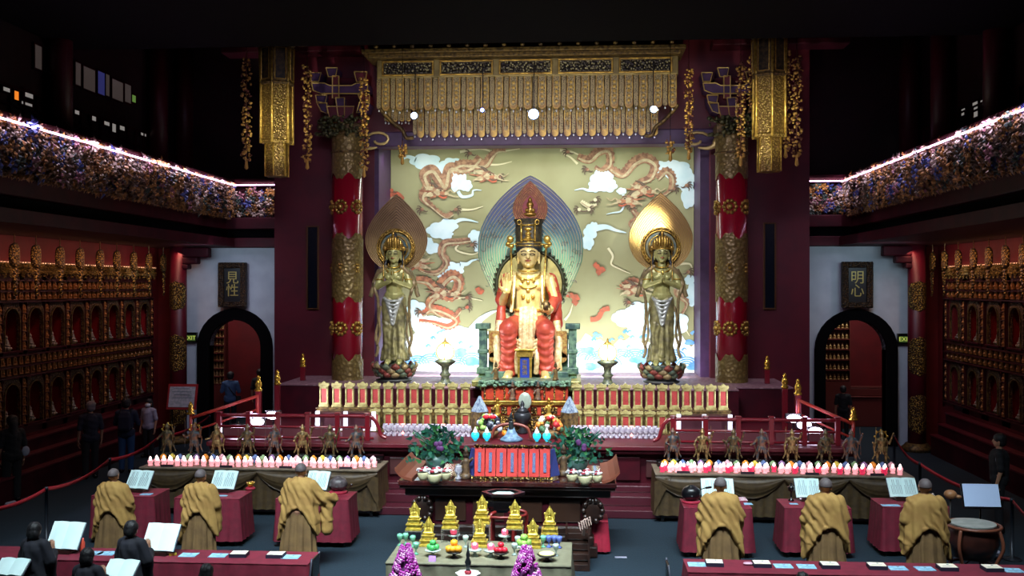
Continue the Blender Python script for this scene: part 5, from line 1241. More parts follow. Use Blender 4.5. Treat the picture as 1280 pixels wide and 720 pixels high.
# bushy flower arrangements
LEAF = mat('leaf_dark_teal', (26,70,66), .6, c2=(40,110,84), scale=6); LEAF2 = mat('leaf_fresh_green', (66,130,72), .6); FLP = mat('petal_purple', (96,50,106), .6)
def bush(px, side):
    p = P(px, 592, Y=18.0); rs = random.Random(px)
    t = thing('flower_arrangement', 'tall bushy arrangement of dark leaves and purple flowers at the %s end of the altar' % side, 'plant', (p.x, 18.0, ZA))
    b = B(); b.lathe([(.12,0),(.17,.08),(.2,.2),(.16,.26)], n=16); build(b, 'vase', mat('celadon_vase', (80,110,104), .3), t, True)
    b = B()
    for k in range(330):
        a = rs.uniform(0, 2*PI); el = rs.uniform(-.1, 1.45); R = rs.uniform(.15, .62)*(1.05 if el < .8 else .95)
        c = Vector((R*math.cos(a)*math.cos(el)*.95, R*math.sin(a)*math.cos(el)*.6, .18+R*1.0*math.sin(el)+.04)); d = Vector((rs.uniform(-1,1), rs.uniform(-1,.3), rs.uniform(-.6,1))).normalized(); q = d.cross(Vector((0,1,.2))).normalized(); L = rs.uniform(.06,.13)
        b.add([c-d*L*.3, c+q*L*.35+Vector((0,-.01,0)), c+d*L, c-q*L*.35], [(0,1,2,3)], 0 if rs.random() < .75 else 1)
    build(b, 'foliage', [LEAF, LEAF2], t)
    b = B()
    for k in range(12):
        a = rs.uniform(0, 2*PI); b.tube(catmull([(0,0,.2),(.2*math.cos(a),.12*math.sin(a),.5),(.42*math.cos(a),.2*math.sin(a),.66+.1*rs.random())]), .01, 4)
        for j in range(0): u = .3+.14*j; b.ell((.5*u*math.cos(a)+rs.uniform(-.04,.04), .25*u*math.sin(a), .2+.62*u+.05), .03, .012, .045, 6, 5)
    build(b, 'stems', LEAF, t)
    b = B()
    for k in range(4): b.ell((rs.uniform(-.06,.16), -.3, rs.uniform(.4,.6)), .05, .02, .05, 8, 6)
    build(b, 'purple_blossom', FLP, t, True)
bush(545, 'left'); bush(722, 'right')
POTW = mat('ivory_bowl', (196,190,150), .35); WFL = mat('white_petal', (226,224,228), .6); RFL = mat('berry_red', (150,30,50), .6)
def potp():
    t = thing('flower_pot', 'x', 'flower pot', (0,0,0), 0, 'small white flower pots on the altar')
    b = B(); b.lathe([(.06,0),(.085,.04),(.11,.12),(.1,.14),(.02,.13)], n=16); build(b, 'pot', POTW, t, True)
    b = B(); rs = random.Random(1)
    for k in range(22): a = rs.uniform(0,6.28); R = rs.uniform(0,.1); b.ell((R*math.cos(a), R*math.sin(a), .16+rs.uniform(0,.06)), .035, .035, .022, 8, 6, 0 if k % 5 else 1)
    build(b, 'blossoms', [WFL, RFL], t, True); return t
PT = potp()
for i, (px, py, s_, lab) in enumerate(((529,600,.95,'left'),(543,604,1.15,'middle'),(557,600,.9,'right'),(715,602,.9,'left'),(731,606,1.1,'middle'),(746,603,.85,'right'))):
    p = P(px, py, Z=ZA); l = 'small bowl of white flowers, %s one of three before the %s arrangement on the altar' % (lab, 'left' if i < 3 else 'right')
    if i == 0: PT.location = p; PT['label'] = l; PT.scale = (s_,)*3
    else: dup(PT, p, 0, l, scale=s_)
# candle glasses on the altar corners
o = link('offering_glass', VM, None, P(573, 600, Y=17.15)); o.location.z = ZA; tag(o, 'single clear offering glass on the altar between the left bowls and the red screen', 'glass')
# hexagonal incense burner on a black stand before the altar
p = P(629, 612, Y=16.35); t = thing('incense_burner', 'black hexagonal incense burner with pale ash on a red footed stand', 'incense burner', (p.x, 16.35, 0)); zt = 1.22
def hexr(rr, z): return [(rr*math.cos(PI/3*k), rr*.8*math.sin(PI/3*k), z) for k in range(6)]
b = B(); b.loft([hexr(.17,zt-.3), hexr(.27,zt-.24), hexr(.3,zt-.12), hexr(.28,zt-.05), hexr(.36,zt-.02), hexr(.36,zt+.02), hexr(.27,zt+.02), hexr(.25,zt-.04)]); build(b, 'bowl', BLACKG, t)
b = B(); b.lathe([(.245,0),(.2,.02),(.01,.025)], (0,0,zt-.03), 6); build(b, 'ash', mat('pale_ash', (176,190,186), .9), t)
b = B()
for k in range(6): a = PI/3*k; b.tube(catmull([(.22*math.cos(a),.18*math.sin(a),zt-.28),(.38*math.cos(a),.3*math.sin(a),zt-.34),(.36*math.cos(a),.28*math.sin(a),.5),(.4*math.cos(a),.32*math.sin(a),0)]), .03, 6)
b.tube([(.38*math.cos(2*PI*i/24), .3*math.sin(2*PI*i/24), zt-.34) for i in range(25)], .025, 6); build(b, 'stand', mat('stand_red_line', (110,30,28), .35), t, True)
# red draped stool and little dark steps right of the centre table
def skirt(b, x0, x1, y0, y1, z0, z1, pitch=.07, amp=.018, flare=.03, mi=0):
    per = []
    def seg(ax, ay, bx_, by_, nx, ny):
        L = math.hypot(bx_-ax, by_-ay); n = max(6, int(L/pitch*4))
        for i in range(n): u = i/n; per.append((lerp(ax,bx_,u), lerp(ay,by_,u), nx, ny, u*L/pitch*2*PI))
    seg(x0,y0,x1,y0,0,-1); seg(x1,y0,x1,y1,1,0); seg(x1,y1,x0,y1,0,1); seg(x0,y1,x0,y0,-1,0)
    rings = []
    for z in [z1, z1-.06]+[lerp(z1-.06, z0, i/4) for i in range(1,5)]:
        u = (z1-z)/(z1-z0); k = amp*(.25+.75*u)*(0 if u == 0 else 1); rings.append([(x+nx*(flare*u+k*math.sin(q+.6*math.sin(q*.31)+u)), y+ny*(flare*u+k*math.sin(q+.6*math.sin(q*.31)+u)), z) for x, y, nx, ny, q in per])
    b.loft(rings, mi, caps=False)
WINE = mat('wine_red_cloth', (112,18,42), .75, c2=(98,14,36), scale=8); WINE2 = mat('crimson_cloth', (160,24,52), .7, c2=(140,18,44), scale=10)
x0, x1 = P(735, 655, Y=17.3).x, P(760, 655, Y=17.3).x
t = thing('draped_stool', 'low stool under a crimson cloth beside the right end of the altar', 'stool', ((x0+x1)/2, 17.5, 0)); w = (x1-x0)/2
b = B(); skirt(b, -w, w, -.25, .35, .05, .56); b.box(-w, w, -.25, .35, .54, .56); build(b, 'cloth', WINE2, t, True)
b = B()
for sx_ in (-1,1):
    for sy_ in (-.2,.3): b.box(sx_*w*.8-.02, sx_*w*.8+.02, sy_-.02, sy_+.02, 0, .53)
build(b, 'leg', DARKW, t)
p = P(722, 700, Y=16.4); t = thing('wooden_steps', 'small dark wooden steps standing right of the centre offering table', 'steps', (p.x, 16.5, 0))
b = B()
for k in range(4): b.box(-.18,.18,-.3+.16*k,.5,.13*k,.13*(k+1)-.02)
build(b, 'treads', DARKW, t, bevel=.01)
b = B(); b.box(-.2,-.17,-.3,.5,0,.6); b.box(.17,.2,-.3,.5,0,.6); build(b, 'side_panel', DARKW, t)
b = B(); b.tube(catmull([(.05,-.1,.72),(.12,-.1,.8),(.2,-.1,.78)]), .012, 5)
for k in range(6): b.cap((.02+.035*k,-.12,.74+.02*k), (.05+.035*k,-.14,.62+.02*k), .012, .008, 6)
for k in (0,): b.cap((.1,.1,.5),(.1,-.05,.76), .03, .02, 8)
build(b, 'handle', mat('pale_fringe', (176,150,140), .6), t, True)
# ---------------------------------------------------------------- on the stage edge
BLG = mat('turquoise_glow', (40,190,220), .3, emis=(40,200,235), es=.9)
cup = None
for i, px in enumerate((594, 608.5, 671, 683.5)):
    p = P(px, 556, Y=21.15); l = 'turquoise glowing lamp cup on the stage edge, %s of the dark figurine' % (('outer one left','inner one left','inner one right','outer one right')[i])
    if cup is None:
        cup = thing('lamp_cup', l, 'lamp', (p.x, 21.15, ZS1), 0, 'turquoise lamp cups'); cup.scale = (.8,)*3
        b = B(); b.lathe([(.05,0),(.03,.03),(.05,.06),(.1,.12),(.11,.2),(.08,.25)], n=14); build(b, 'cup', BLG, cup, True); b = B(); b.lathe([(.06,.25),(.05,.3),(.02,.36),(.005,.4)], n=10); build(b, 'flame_cap', mat('pale_flame', (230,240,240), .4, emis=(230,240,245), es=1.0), cup, True); b = B(); b.lathe([(.07,-.0),(.07,.02),(.02,.03)], n=12); build(b, 'foot', GOLDD, cup, True)
    else: dup(cup, (p.x, 21.15, ZS1), 0, l)
def at(px, y, z=None): v = P(px, 540, Y=y); return (v.x, y, ZS1 if z is None else z)
t = thing('wooden_arch_stand', 'curved brown stand with a pale blue draped figurine in the middle of the stage edge', 'figurine', at(639, 21.3))
b = B(); b.tube(catmull([(-.42,0,.06),(-.36,0,.26),(-.2,.02,.34),(0,.03,.36),(.2,.02,.34),(.36,0,.26),(.42,0,.06)]), .035, 8); build(b, 'arch', mat('curved_wood', (110,50,36), .4), t, True)
b = B(); b.lathe([(.22,0),(.24,.05),(.14,.12),(.1,.2),(.06,.3)], n=16, wob=.06, wn=9); build(b, 'blue_drape', mat('pale_blue_drape', (120,156,176), .6, c2=(70,100,130), scale=12), t, True)
b = B(); b.cap((0,-.02,.26),(0,-.02,.4), .06, .05); b.ell((0,-.02,.48), .05); b.lathe([(.05,.5),(.02,.58),(.005,.62)], (0,-.02,0), 8); build(b, 'figure', mat('dark_figure', (40,48,50), .4, .3), t, True)
def basket(px, lab, cols, hand_=True):
    t = thing('offering_basket', lab, 'basket', at(px, 21.7)); rs = random.Random(int(px))
    b = B(); b.lathe([(.16,0),(.2,.08),(.24,.16),(.22,.17)], n=18, wob=.02, wn=9); build(b, 'basket', mat('wicker', (140,110,70), .7, c2=(100,76,46), scale=40), t, True)
    b = B(); ms = [mat('offer_%s' % c[0], c[1], .5) for c in cols]
    for k in range(46):
        a = rs.uniform(0,6.28); el = rs.uniform(0,1.4); R = .25; b.ell((R*math.cos(a)*math.cos(el), R*.8*math.sin(a)*math.cos(el), .18+.3*math.sin(el)), *(rs.uniform(.045,.075),)*3, 8, 6, rs.randrange(len(ms)))
    build(b, 'contents', ms, t, True)
    b = B(); b.tube([(.26*math.cos(a), 0, .16+.34*math.sin(a)) for a in [PI*i/16 for i in range(17)]], .014, 5); build(b, 'handle', mat('handle_gold', (186,160,100), .5, .3), t, True)
basket(611, 'basket of dark grapes and green fruit with a red bow on the stage', (('dark', (40,44,60)), ('green', (140,180,90)), ('pale', (170,180,190))))
basket(686, 'basket of white, red and orange flowers on the stage', (('white', (226,228,220)), ('red', (176,40,46)), ('orange', (216,140,60)), ('greenleaf', (60,100,66))))
b = B(); b.ell((-.07,0,0), .08, .03, .05, 10, 8); b.ell((.07,0,0), .08, .03, .05, 10, 8); b.ell((0,-.01,0), .03, nu=8, nv=6); p = P(612, 520, Y=21.5); o = build(b, 'ribbon_bow', mat('bow_red', (200,24,40), .5), None, True, loc=(p.x, 21.46, 1.79)); tag(o, 'red ribbon bow on the handle of the fruit basket', 'bow')
for i, (px, l) in enumerate(((631, 'orange fruit beside the blue figurine, left one'), (637, 'orange fruit beside the blue figurine, right one'))):
    b = B(); b.ell((0,0,.07), .07, nu=12, nv=9); b.lathe([(.012,.135),(.006,.16)], n=6); o = build(b, 'orange', mat('orange_skin', (220,130,30), .5), None, True, loc=at(px, 21.9)); tag(o, l, 'fruit')
# vases and little figures on the tiered podium
t = thing('bronze_censer', 'dark bronze censer with a pointed lid in the middle of the podium', 'censer', (P(653,530,Y=22.4).x, 22.4, ZS1)); b = B(); b.lathe([(.1,0),(.14,.04),(.06,.12),(.12,.22),(.2,.34),(.2,.44),(.16,.48)], n=20); build(b, 'body', mat('dark_bronze2', (50,54,58), .35, .5), t, True); b = B(); b.lathe([(.16,.48),(.1,.56),(.04,.6),(.05,.66),(.01,.74)], n=16); build(b, 'lid', mat('dark_bronze2', (50,54,58), .35, .5), t, True)
for i, (px, z, lab, m) in enumerate(((622,.34,'small seated gold deity on the left of the red podium tier', GOLDB),(686,.34,'small seated gold deity on the right of the red podium tier', GOLDB),(640,.68,'small dark crowned deity left of the podium centre', FIGW),(672,.68,'small dark crowned deity right of the podium centre', FIGW),(618,1.12,'tiny carved guardian at the left end of the podium top', GOLDD),(694,1.12,'tiny carved guardian at the right end of the podium top', GOLDD))):
    p = P(px, 500, Y=22.75); tiny_stand((p.x, 22.72 if z < .5 else (22.95 if z < 1 else 23.15), ZS1+z), lab, m, s=.8, name='deity_figurine')
t = thing('round_mirror_ornament', 'pale round ornament on a stand at the centre of the podium', 'ornament', (P(656,500,Y=22.6).x, 22.66, ZS1+.34)); b = B(); b.ell((0,0,.36), .15, .05, .2, 16, 12); build(b, 'disc', mat('pale_jade', (150,166,150), .35, .2), t, True); b = B(); b.lathe([(.1,0),(.1,.03),(.03,.08),(.03,.18)], n=12); build(b, 'foot', GOLDD, t, True)
for i, (px, lab) in enumerate(((600, 'left'), (712, 'right'))):
    t = thing('paper_pagoda', 'small pale tent-shaped paper ornament beside the podium on the %s' % lab, 'ornament', (P(px,505,Y=22.35).x, 22.3, ZS1)); b = B(); b.lathe([(.02,.85),(.1,.7),(.2,.5)], n=4); build(b, 'peak', mat('paper_multi', (150,170,180), .6, c2=(70,90,120), scale=14), t); b = B(); b.lathe([(.2,0),(.2,.5)], n=4); build(b, 'base', GOLDD, t)
# ================================================================ CANDLE TABLES
OLIVE = mat('olive_brown_satin', (74,58,34), .5, c2=(60,46,28), scale=10); OLIVT = mat('olive_table_top', (116,104,86), .6, c2=(98,86,70), scale=8)
ZC = .95
PINK = mat('candle_glass_pink', (244,186,190), .35, emis=(250,160,168), es=.7); FLM = mat('candle_flame', (255,230,220), .5, emis=(255,220,215), es=6); WAXR = mat('candle_glass_rose', (220,60,96), .35, emis=(225,40,80), es=.6)
LOT = [mat('lotus_orange', (226,150,50), .5, emis=(226,130,40), es=.15), mat('lotus_yellow', (214,200,80), .5), mat('lotus_blue', (90,120,170), .5), mat('lotus_pinkish', (226,180,190), .5), mat('lotus_greenish', (130,170,120), .5), mat('lotus_violet', (150,120,170), .5)]
def candle_mesh(body):
    b = B(); b.lathe([(.045,0),(.05,.01),(.035,.03),(.05,.06),(.055,.1),(.045,.115),(.01,.11)], n=10, mi=0); b.lathe([(.012,.1),(.028,.13),(.02,.16),(.004,.185)], n=8, mi=1)
    m = mesh_of(b, 'candle', [body, FLM], True); fixn(m); return m
CM1 = candle_mesh(PINK); CM2 = candle_mesh(WAXR)
def lotus_mesh(m):
    b = B(); b.lathe([(.045,-.05),(.045,0),(.02,.01)], n=8); b.ell((0,0,.07), .045, .045, .055, 8, 6)
    for k in range(7): a = 2*PI*k/7; b.ell((.04*math.cos(a), .04*math.sin(a), .05), .03, .03, .045, 6, 5)
    b.lathe([(.04,0),(.045,.02),(.02,.03)], n=8); q = mesh_of(b, 'lotus_candle', [m], True); fixn(q); return q
LM = [lotus_mesh(m) for m in LOT]
def warrior(seed):
    """standing armoured guardian statuette, arms raised differently"""
    rs = random.Random(seed); b = B(); 
    for s in (-1,1): b.cap((s*.06,0,.36), (s*.09,-.02*s,.2), .05, .04); b.cap((s*.09,-.02*s,.2), (s*.1,0,.05), .038, .03); b.cap((s*.1,.01,.035), (s*.11,-.07,.03), .03, .025)
    b.cap((0,0,.36), (0,0,.52), .085, .1); b.cap((-.08,0,.54), (.08,0,.54), .055, .055); b.ell((0,0,.64), .05, .052, .062); b.cap((0,0,.55),(0,0,.62),.03,.03)
    b.lathe([(.06,.67),(.065,.69),(.04,.73),(.02,.77),(.004,.8)], n=10)
    for s in (-1,1):
        e = (s*.17, -.03, rs.choice((.42,.46,.56))); h = (s*rs.choice((.1,.2,.24)), -.1, rs.choice((.4,.5,.66,.7))); b.cap((s*.1,0,.54), e, .034, .028); b.cap(e, h, .026, .022); b.ell(h, .028)
        b.tube(catmull([(s*.08,.05,.56),(s*.16,.07,.4),(s*.14,.06,.22),(s*.2,.05,.08)]), .02, 6)
    for k in range(12): a = 2*PI*k/12; b.cap((.085*math.cos(a), .08*math.sin(a), .36), (.12*math.cos(a), .1*math.sin(a), .24), .02, .018)
    if rs.random() < .7: x = rs.choice((-.2,.2)); b.tube([(x,-.1,.2),(x*.9,-.12,.86)], .01, 6)
    return fuse(b, .011, 1)
WMS = [warrior(k) for k in range(5)]
WMAT = [mat('guardian_bronze', (110,96,60), .4, .45, c2=(50,52,46), scale=14), mat('guardian_painted', (120,84,56), .5, .2, c2=(50,66,74), scale=10), mat('guardian_gilt', (160,140,90), .4, .5, c2=(80,64,40), scale=12)]
def candle_table(side):
    L = side == 'left'
    xa, xb = (-7.45, -2.56) if L else (2.91, 7.85); y0, y1 = 19.65, 21.45; cx = (xa+xb)/2; w = (xb-xa)/2
    y1 = 20.75
    t = thing('long_offering_table', 'long table under olive brown satin crowded with candles on the %s' % side, 'table', (cx, y0, 0))
    b = B(); b.box(-w, w, 0, 1.1, ZC-.04, ZC); build(b, 'top_cloth', OLIVT, t, bevel=.01)
    b = B(); skirt(b, -w+.02, w-.02, .02, 1.08, .14, ZC-.04, pitch=.2, amp=.03, flare=.04); build(b, 'pleated_skirt', OLIVE, t, True)
    for sx_ in (-1,1):
        for sy_ in (.1,1.0): b = B(); b.box(sx_*(w-.15)-.03, sx_*(w-.15)+.03, sy_-.03, sy_+.03, 0, ZC-.04); build(b, 'leg', BLACKG, t)
    for k in range(4):                                       # swagged front cloth
        a, c = lerp(-w, w, k/4), lerp(-w, w, (k+1)/4); rings = []
        for j in range(11):
            v = j/10; row = []
            for i in range(25):
                u = i/24; sag = 4*u*(1-u); z = ZC-.045-v*(.04+.36*sag); y = -.04-.05*math.sin(PI*v)*(.3+sag)-.018*math.sin(v*26+2*u)*(.2+sag); row.append((lerp(a, c, u), y, z))
            rings.append(row)
        b = B(); b.loft(rings, caps=False, closed=False); build(b, 'swag', OLIVE, t, True)
    b = B(); s = 1 if L else -1; e = s*(w+.02)
    b.loft([[(e-s*.35*(1-v),-.06-.02*math.sin(v*20+i),ZC-.04-v*lerp(.1,.7,i/6)) for i in range(7)] for v in [j/8 for j in range(9)]], caps=False, closed=False); build(b, 'corner_drape', OLIVE, t, True)
    g = 'candle glasses on the %s table' % side; n = 33
    for row, yy in ((0, .2), (1, .36)):
        for k in range(n):
            x = lerp(-w+.12, w-.12, (k+.5*(row % 2)+.25)/n)+random.uniform(-.015,.015)
            if (k % 8) == 7 and row == 0: continue
            o = link('candle', CM1 if (row < 2 and (L or k % 3)) else CM2, None, (cx+x, y0+yy, ZC+.0), random.random()*6)
            tag(o, 'small glowing pink candle glass in the %s row on the %s table' % (('front','rear')[row], side), 'candle', '%s row of %s' % (('front','rear')[row], g))
    for k in range(26):
        j = (k*7+k//3) % 6; o = link('lotus_candle', LM[j], None, (cx+lerp(-w+.15, w-.15, (k+.5)/26), y0+.64+.03*(k % 2), ZC+.05))
        nm = ('orange','yellow','blue','pink','green','violet')[j]; tag(o, '%s lotus-shaped holder behind the candles on the %s table' % (nm, side), 'candle holder', '%s lotus holders on the %s table' % (nm, side))
    for k in range(4):
        b = B(); b.box(-.13,.13,-.01,.02,0,.045); o = build(b, 'name_plate', mat('plate_dark', (48,34,44), .5), None, loc=(cx+lerp(-w, w, (k+.45)/4), y0+.08, ZC)); tag(o, 'low dark name plate before the candles of the %s table, %s from the left' % (side, ORD[k]), 'name plate', 'name plates on the candle tables')
    rz = thing('black_riser', 'long black riser under the guardian statuettes on the %s table' % side, 'riser', (cx, y0+.9, ZC)); b = B(); b.box(-w+.1, w-.1, -.16, .18, 0, .1); build(b, 'board', BLACKG, rz, bevel=.01)
    pxs = (209,243,271,309,343,378,412,445) if L else (841,878,917,952,990,1032,1064,1102)
    for i, px in enumerate(pxs):
        p = P(px, 560, Y=y0+.9); j = (i*3+(0 if L else 2)) % 5
        q = thing('guardian_statuette', 'standing guardian statuette on the %s table, %s from the left' % (side, ORD[i]), 'statuette', (p.x, y0+.9, ZC+.1), random.uniform(-.3,.3), 'guardian statuettes on the candle tables'); q.scale = (.86,)*3
        me = WMS[j] if not WMS[j].materials else WMS[j].copy(); me.materials.clear(); me.materials.append(WMAT[(i+(0 if L else 1)) % 3]); me.name = 'figure'; link('figure', me, q)
        b = B()
        for k in range(9): a = k*.7; b.ell((.11*math.cos(a), .09*math.sin(a), .02), .05, .045, .03, 6, 5)
        build(b, 'rock_base', mat('rock_dark', (44,46,42), .7), q, True)
        if i in ((0,1) if L else (7,)):
            b = B(); b.tube([(.13*math.cos(a), .03, .62+.13*math.sin(a)) for a in [2*PI*k/16 for k in range(17)]], .012, 5)
            for k in range(8): a = 2*PI*k/8; b.ell((.15*math.cos(a), .03, .62+.15*math.sin(a)), .03, .02, .03, 6, 5)
            build(b, 'flame_halo', GOLDB, q, True)
    point('candle_glow_'+side, (cx, y0+.25, ZC+.5), 6, .5, (1,.66,.72))
candle_table('left'); candle_table('right')
# ================================================================ CENTRE TABLE
ZT = .78; tx0, tx1 = -1.25, 1.33; ty0, ty1 = 13.72, 15.0; tc = (tx0+tx1)/2; tw = (tx1-tx0)/2
t = thing('centre_offering_table', 'table under grey-brown cloth with fruit, lamps and small gold figures in the middle foreground', 'table', (tc, ty0, 0))
CT = mat('grey_brown_cloth', (110,110,90), .6, c2=(96,94,76), scale=7)
b = B(); b.box(-tw, tw, 0, ty1-ty0, ZT-.03, ZT); build(b, 'top_cloth', CT, t, bevel=.01)
b = B(); skirt(b, -tw+.01, tw-.01, .01, ty1-ty0-.01, .1, ZT-.03, pitch=.34, amp=.035, flare=.05); build(b, 'hanging_cloth', CT, t, True)
for sx_ in (-1,1):
    for sy_ in (.1,1.15): b = B(); b.box(sx_*(tw-.12)-.025, sx_*(tw-.12)+.025, sy_-.025, sy_+.025, 0, ZT-.03); build(b, 'leg', BLACKG, t)
def onT(px, py, z=ZT): v = P(px, py, Z=z); return v
BG = mat('small_figure_gold', (206,186,84), .3, .5, c2=(170,146,56), scale=20)
def gold_fig():
    r = thing('small_gold_figure', 'x', 'figurine', (0,0,0), 0, 'small gold seated figures on stepped bases')
    b = B(); b.box(-.125,.125,-.09,.09,0,.035); b.box(-.105,.105,-.075,.075,.035,.075); b.box(-.12,.12,-.085,.085,.075,.1); b.box(-.085,.085,-.06,.06,.1,.15); b.box(-.095,.095,-.07,.07,.15,.165); build(b, 'stepped_base', BG, r, bevel=.006)
    b = B(); b.cap((-.055,-.03,.19),(.055,-.03,.19),.028,.028); b.cap((0,0,.19),(0,0,.25),.045,.035); b.ell((0,-.005,.3),.027,.028,.034); b.cap((-.04,0,.25),(-.05,-.03,.2),.014,.012); b.cap((.04,0,.25),(.05,-.03,.2),.014,.012); b.lathe([(.03,.32),(.022,.34),(.01,.37),(.003,.4)], n=8); build(b, 'figure', BG, r, True)
    b = B(); b.prism([(-.06,.165),(.06,.165),(.075,.24),(.07,.3),(.035,.36),(0,.425),(-.035,.36),(-.07,.3),(-.075,.24)], .03, .045); b.ell((-.075,.035,.3),.015,.008,.02,6,4); b.ell((.075,.035,.3),.015,.008,.02,6,4); build(b, 'back_halo', BG, r, bevel=.004)
    return r
GF = gold_fig(); gfirst = True
ACR = mat('clear_acrylic', (150,150,140), .15, .0, alpha=.35)
for i, (px, py, raised, lab) in enumerate(((518,662,1,'leftmost of the five on raised stands'),(563,660,1,'second from left of the five on raised stands'),(602.5,654,1,'middle and highest of the five on raised stands'),(643.5,660,1,'second from right of the five on raised stands'),(687,668,1,'rightmost of the five on raised stands'),(535.5,677,0,'on the table, left of three in the front row'),(599.5,678,0,'on the table, middle of three in the front row'),(666,679,0,'on the table, right of three in the front row'))):
    y = 14.92 if raised else 14.65; p = P(px, py, Y=y); l = 'small gold seated figure, '+lab
    if not raised: p.z = ZT
    if raised:
        q = thing('acrylic_stand', 'clear square stand under the small gold figure, %s from the left' % ORD[i], 'stand', (p.x, y, ZT), 0, 'clear stands under the gold figures'); h = p.z-ZT
        b = B(); b.box(-.13,.13,-.1,.1,h-.012,h)
        for sx_ in (-.12,.12):
            for sy_ in (-.09,.09): b.box(sx_-.006, sx_+.006, sy_-.006, sy_+.006, 0, h-.012)
        build(b, 'plate_and_legs', ACR, q)
    if gfirst: GF.location = p; GF['label'] = l; gfirst = False
    else: dup(GF, p, 0, l)
DISH = mat('glass_dish', (170,190,186), .12, .2); DK = mat('dark_foot', (30,26,26), .4)
def dish(px, py, lab, fruit=None, fr=.06, n=5, m=None, stem=False, R=.12):
    p = onT(px, py); r = thing('footed_dish', 'glass footed dish carrying '+lab, 'dish', p, 0, 'footed dishes on the centre table')
    b = B(); b.lathe([(.055,0),(.06,.012),(.02,.03),(.025,.05),(R*.8,.07),(R,.09),(R*.9,.095),(.01,.08)], n=20); build(b, 'dish', DK if stem else DISH, r, True)
    if fruit:
        lay = [(0,-.5),(-.5,.25),(.5,.25)] if n <= 4 else [(-.6,-.35),(.6,-.35),(0,.5),(-.1,-.45)]
        pos = [(x*fr*2, y*fr*2, .085+fr*.9) for x, y in lay]+[(0,0,.085+fr*2.3)]
        for k, q in enumerate(pos):
            b = B(); b.lathe([(.01,-fr*.86),(fr*.5,-fr*.9),(fr*.94,-fr*.3),(fr,.1*fr),(fr*.8,fr*.65),(fr*.35,fr*.85),(.01,fr*.7)], n=14); o = build(b, fruit, m, None, True, loc=(p.x+q[0], p.y+q[1], p.z+q[2]))
            b = B(); b.tube([(0,0,fr*.68),(.006,0,fr*1.0)], .005, 5); build(b, 'stalk', DARKW, o)
            tag(o, ('%s on %s' % (fruit.replace('_',' '), 'top of '+lab if k == len(pos)-1 else 'the lower layer of '+lab)), 'fruit', '%s pile on the centre table' % fruit)
    return r
dish(541, 695, 'a pile of green apples', 'green_apple', .046, 4, mat('apple_green', (70,170,90), .4))
dish(567.5, 697, 'a pile of oranges', 'orange', .054, 5, mat('orange_peel', (236,160,40), .5), True)
dish(626, 698, 'a pile of red apples', 'red_apple', .046, 5, mat('apple_red', (190,30,50), .35), True)
dish(655, 690, 'a green melon pile', 'green_melon', .055, 3, mat('melon_green', (130,180,80), .5))
r_ = dish(683.5, 701, 'a mound of pale yellow rice', None, stem=True, R=.14)
b = B(); b.ell((0,0,.1), .11, .11, .028, 18, 10); build(b, 'rice_mound', mat('rice_yellow', (220,214,140), .8), r_, True, label='pale yellow rice mound')
LCP = mat('lotus_lamp_pink', (230,90,120), .4, emis=(240,90,120), es=.8); LCW = mat('lamp_centre', (255,240,240), .4, emis=(255,235,240), es=3)
for i, (px, py, z, lab) in enumerate(((567,676,.09,'left rear'),(631,677,.09,'right rear'),(593.5,695,.08,'left front'),(613.5,696,.0,'right front'))):
    p = onT(px, py); r = thing('lotus_lamp', 'small lit pink lotus lamp on the centre table, %s of four' % lab, 'lamp', p, 0, 'lit lotus lamps on the centre table')
    b = B(); b.lathe([(.05,0),(.055,.015),(.02,.04),(.03,.06),(.095,.08),(.1,.1),(.02,.1)], n=18); build(b, 'glass_foot', DISH, r, True)
    b = B()
    for k in range(8): a = 2*PI*k/8; b.ell((.03*math.cos(a), .03*math.sin(a), .145), .022, .022, .045, 8, 6)
    build(b, 'petals', LCP, r, True); b = B(); b.ell((0,-.02,.17), .028, nu=10, nv=8); build(b, 'bulb', LCW, r, True)
GLS = mat('green_tint_glass', (110,180,150), .15, .1); GLB2 = mat('blue_tint_glass', (90,110,190), .15, .1)
for i, (px, py, m, c) in enumerate(((500,682,GLS,'green'),(507,681,GLS,'green'),(516,684,GLS,'green'),(520,693,GLS,'green'),(643,694,DISH,'clear'),(647,685,DISH,'clear'),(679,684,GLS,'green'),(686,684,GLB2,'blue'),(693,684,GLB2,'blue'),(699,685,GLB2,'blue'),(695,695,DISH,'clear'),(582,684,DISH,'clear'))):
    p = onT(px, py); b = B(); b.lathe([(.035,0),(.04,.01),(.01,.03),(.01,.07),(.035,.1),(.045,.15),(.038,.17),(.034,.165),(.03,.11),(.005,.09)], n=14); o = build(b, 'water_glass', m, None, True, loc=p)
    tag(o, 'small %s stemmed glass on the %s side of the centre table' % (c, 'left' if px < 600 else 'right'), 'glass', '%s stemmed glasses, %s side of the centre table' % (c, 'left' if px < 600 else 'right'))
b = B(); b.loft([[(-.05,0,0),(.05,0,0),(.05,.04,0),(-.05,.04,0)],[(-.05,.035,.07),(.05,.035,.07),(.05,.045,.07),(-.05,.045,.07)]]); o = build(b, 'small_card', mat('violet_card', (150,110,190), .5), None, loc=onT(540,702)); tag(o, 'small violet card on the front edge of the centre table', 'card')
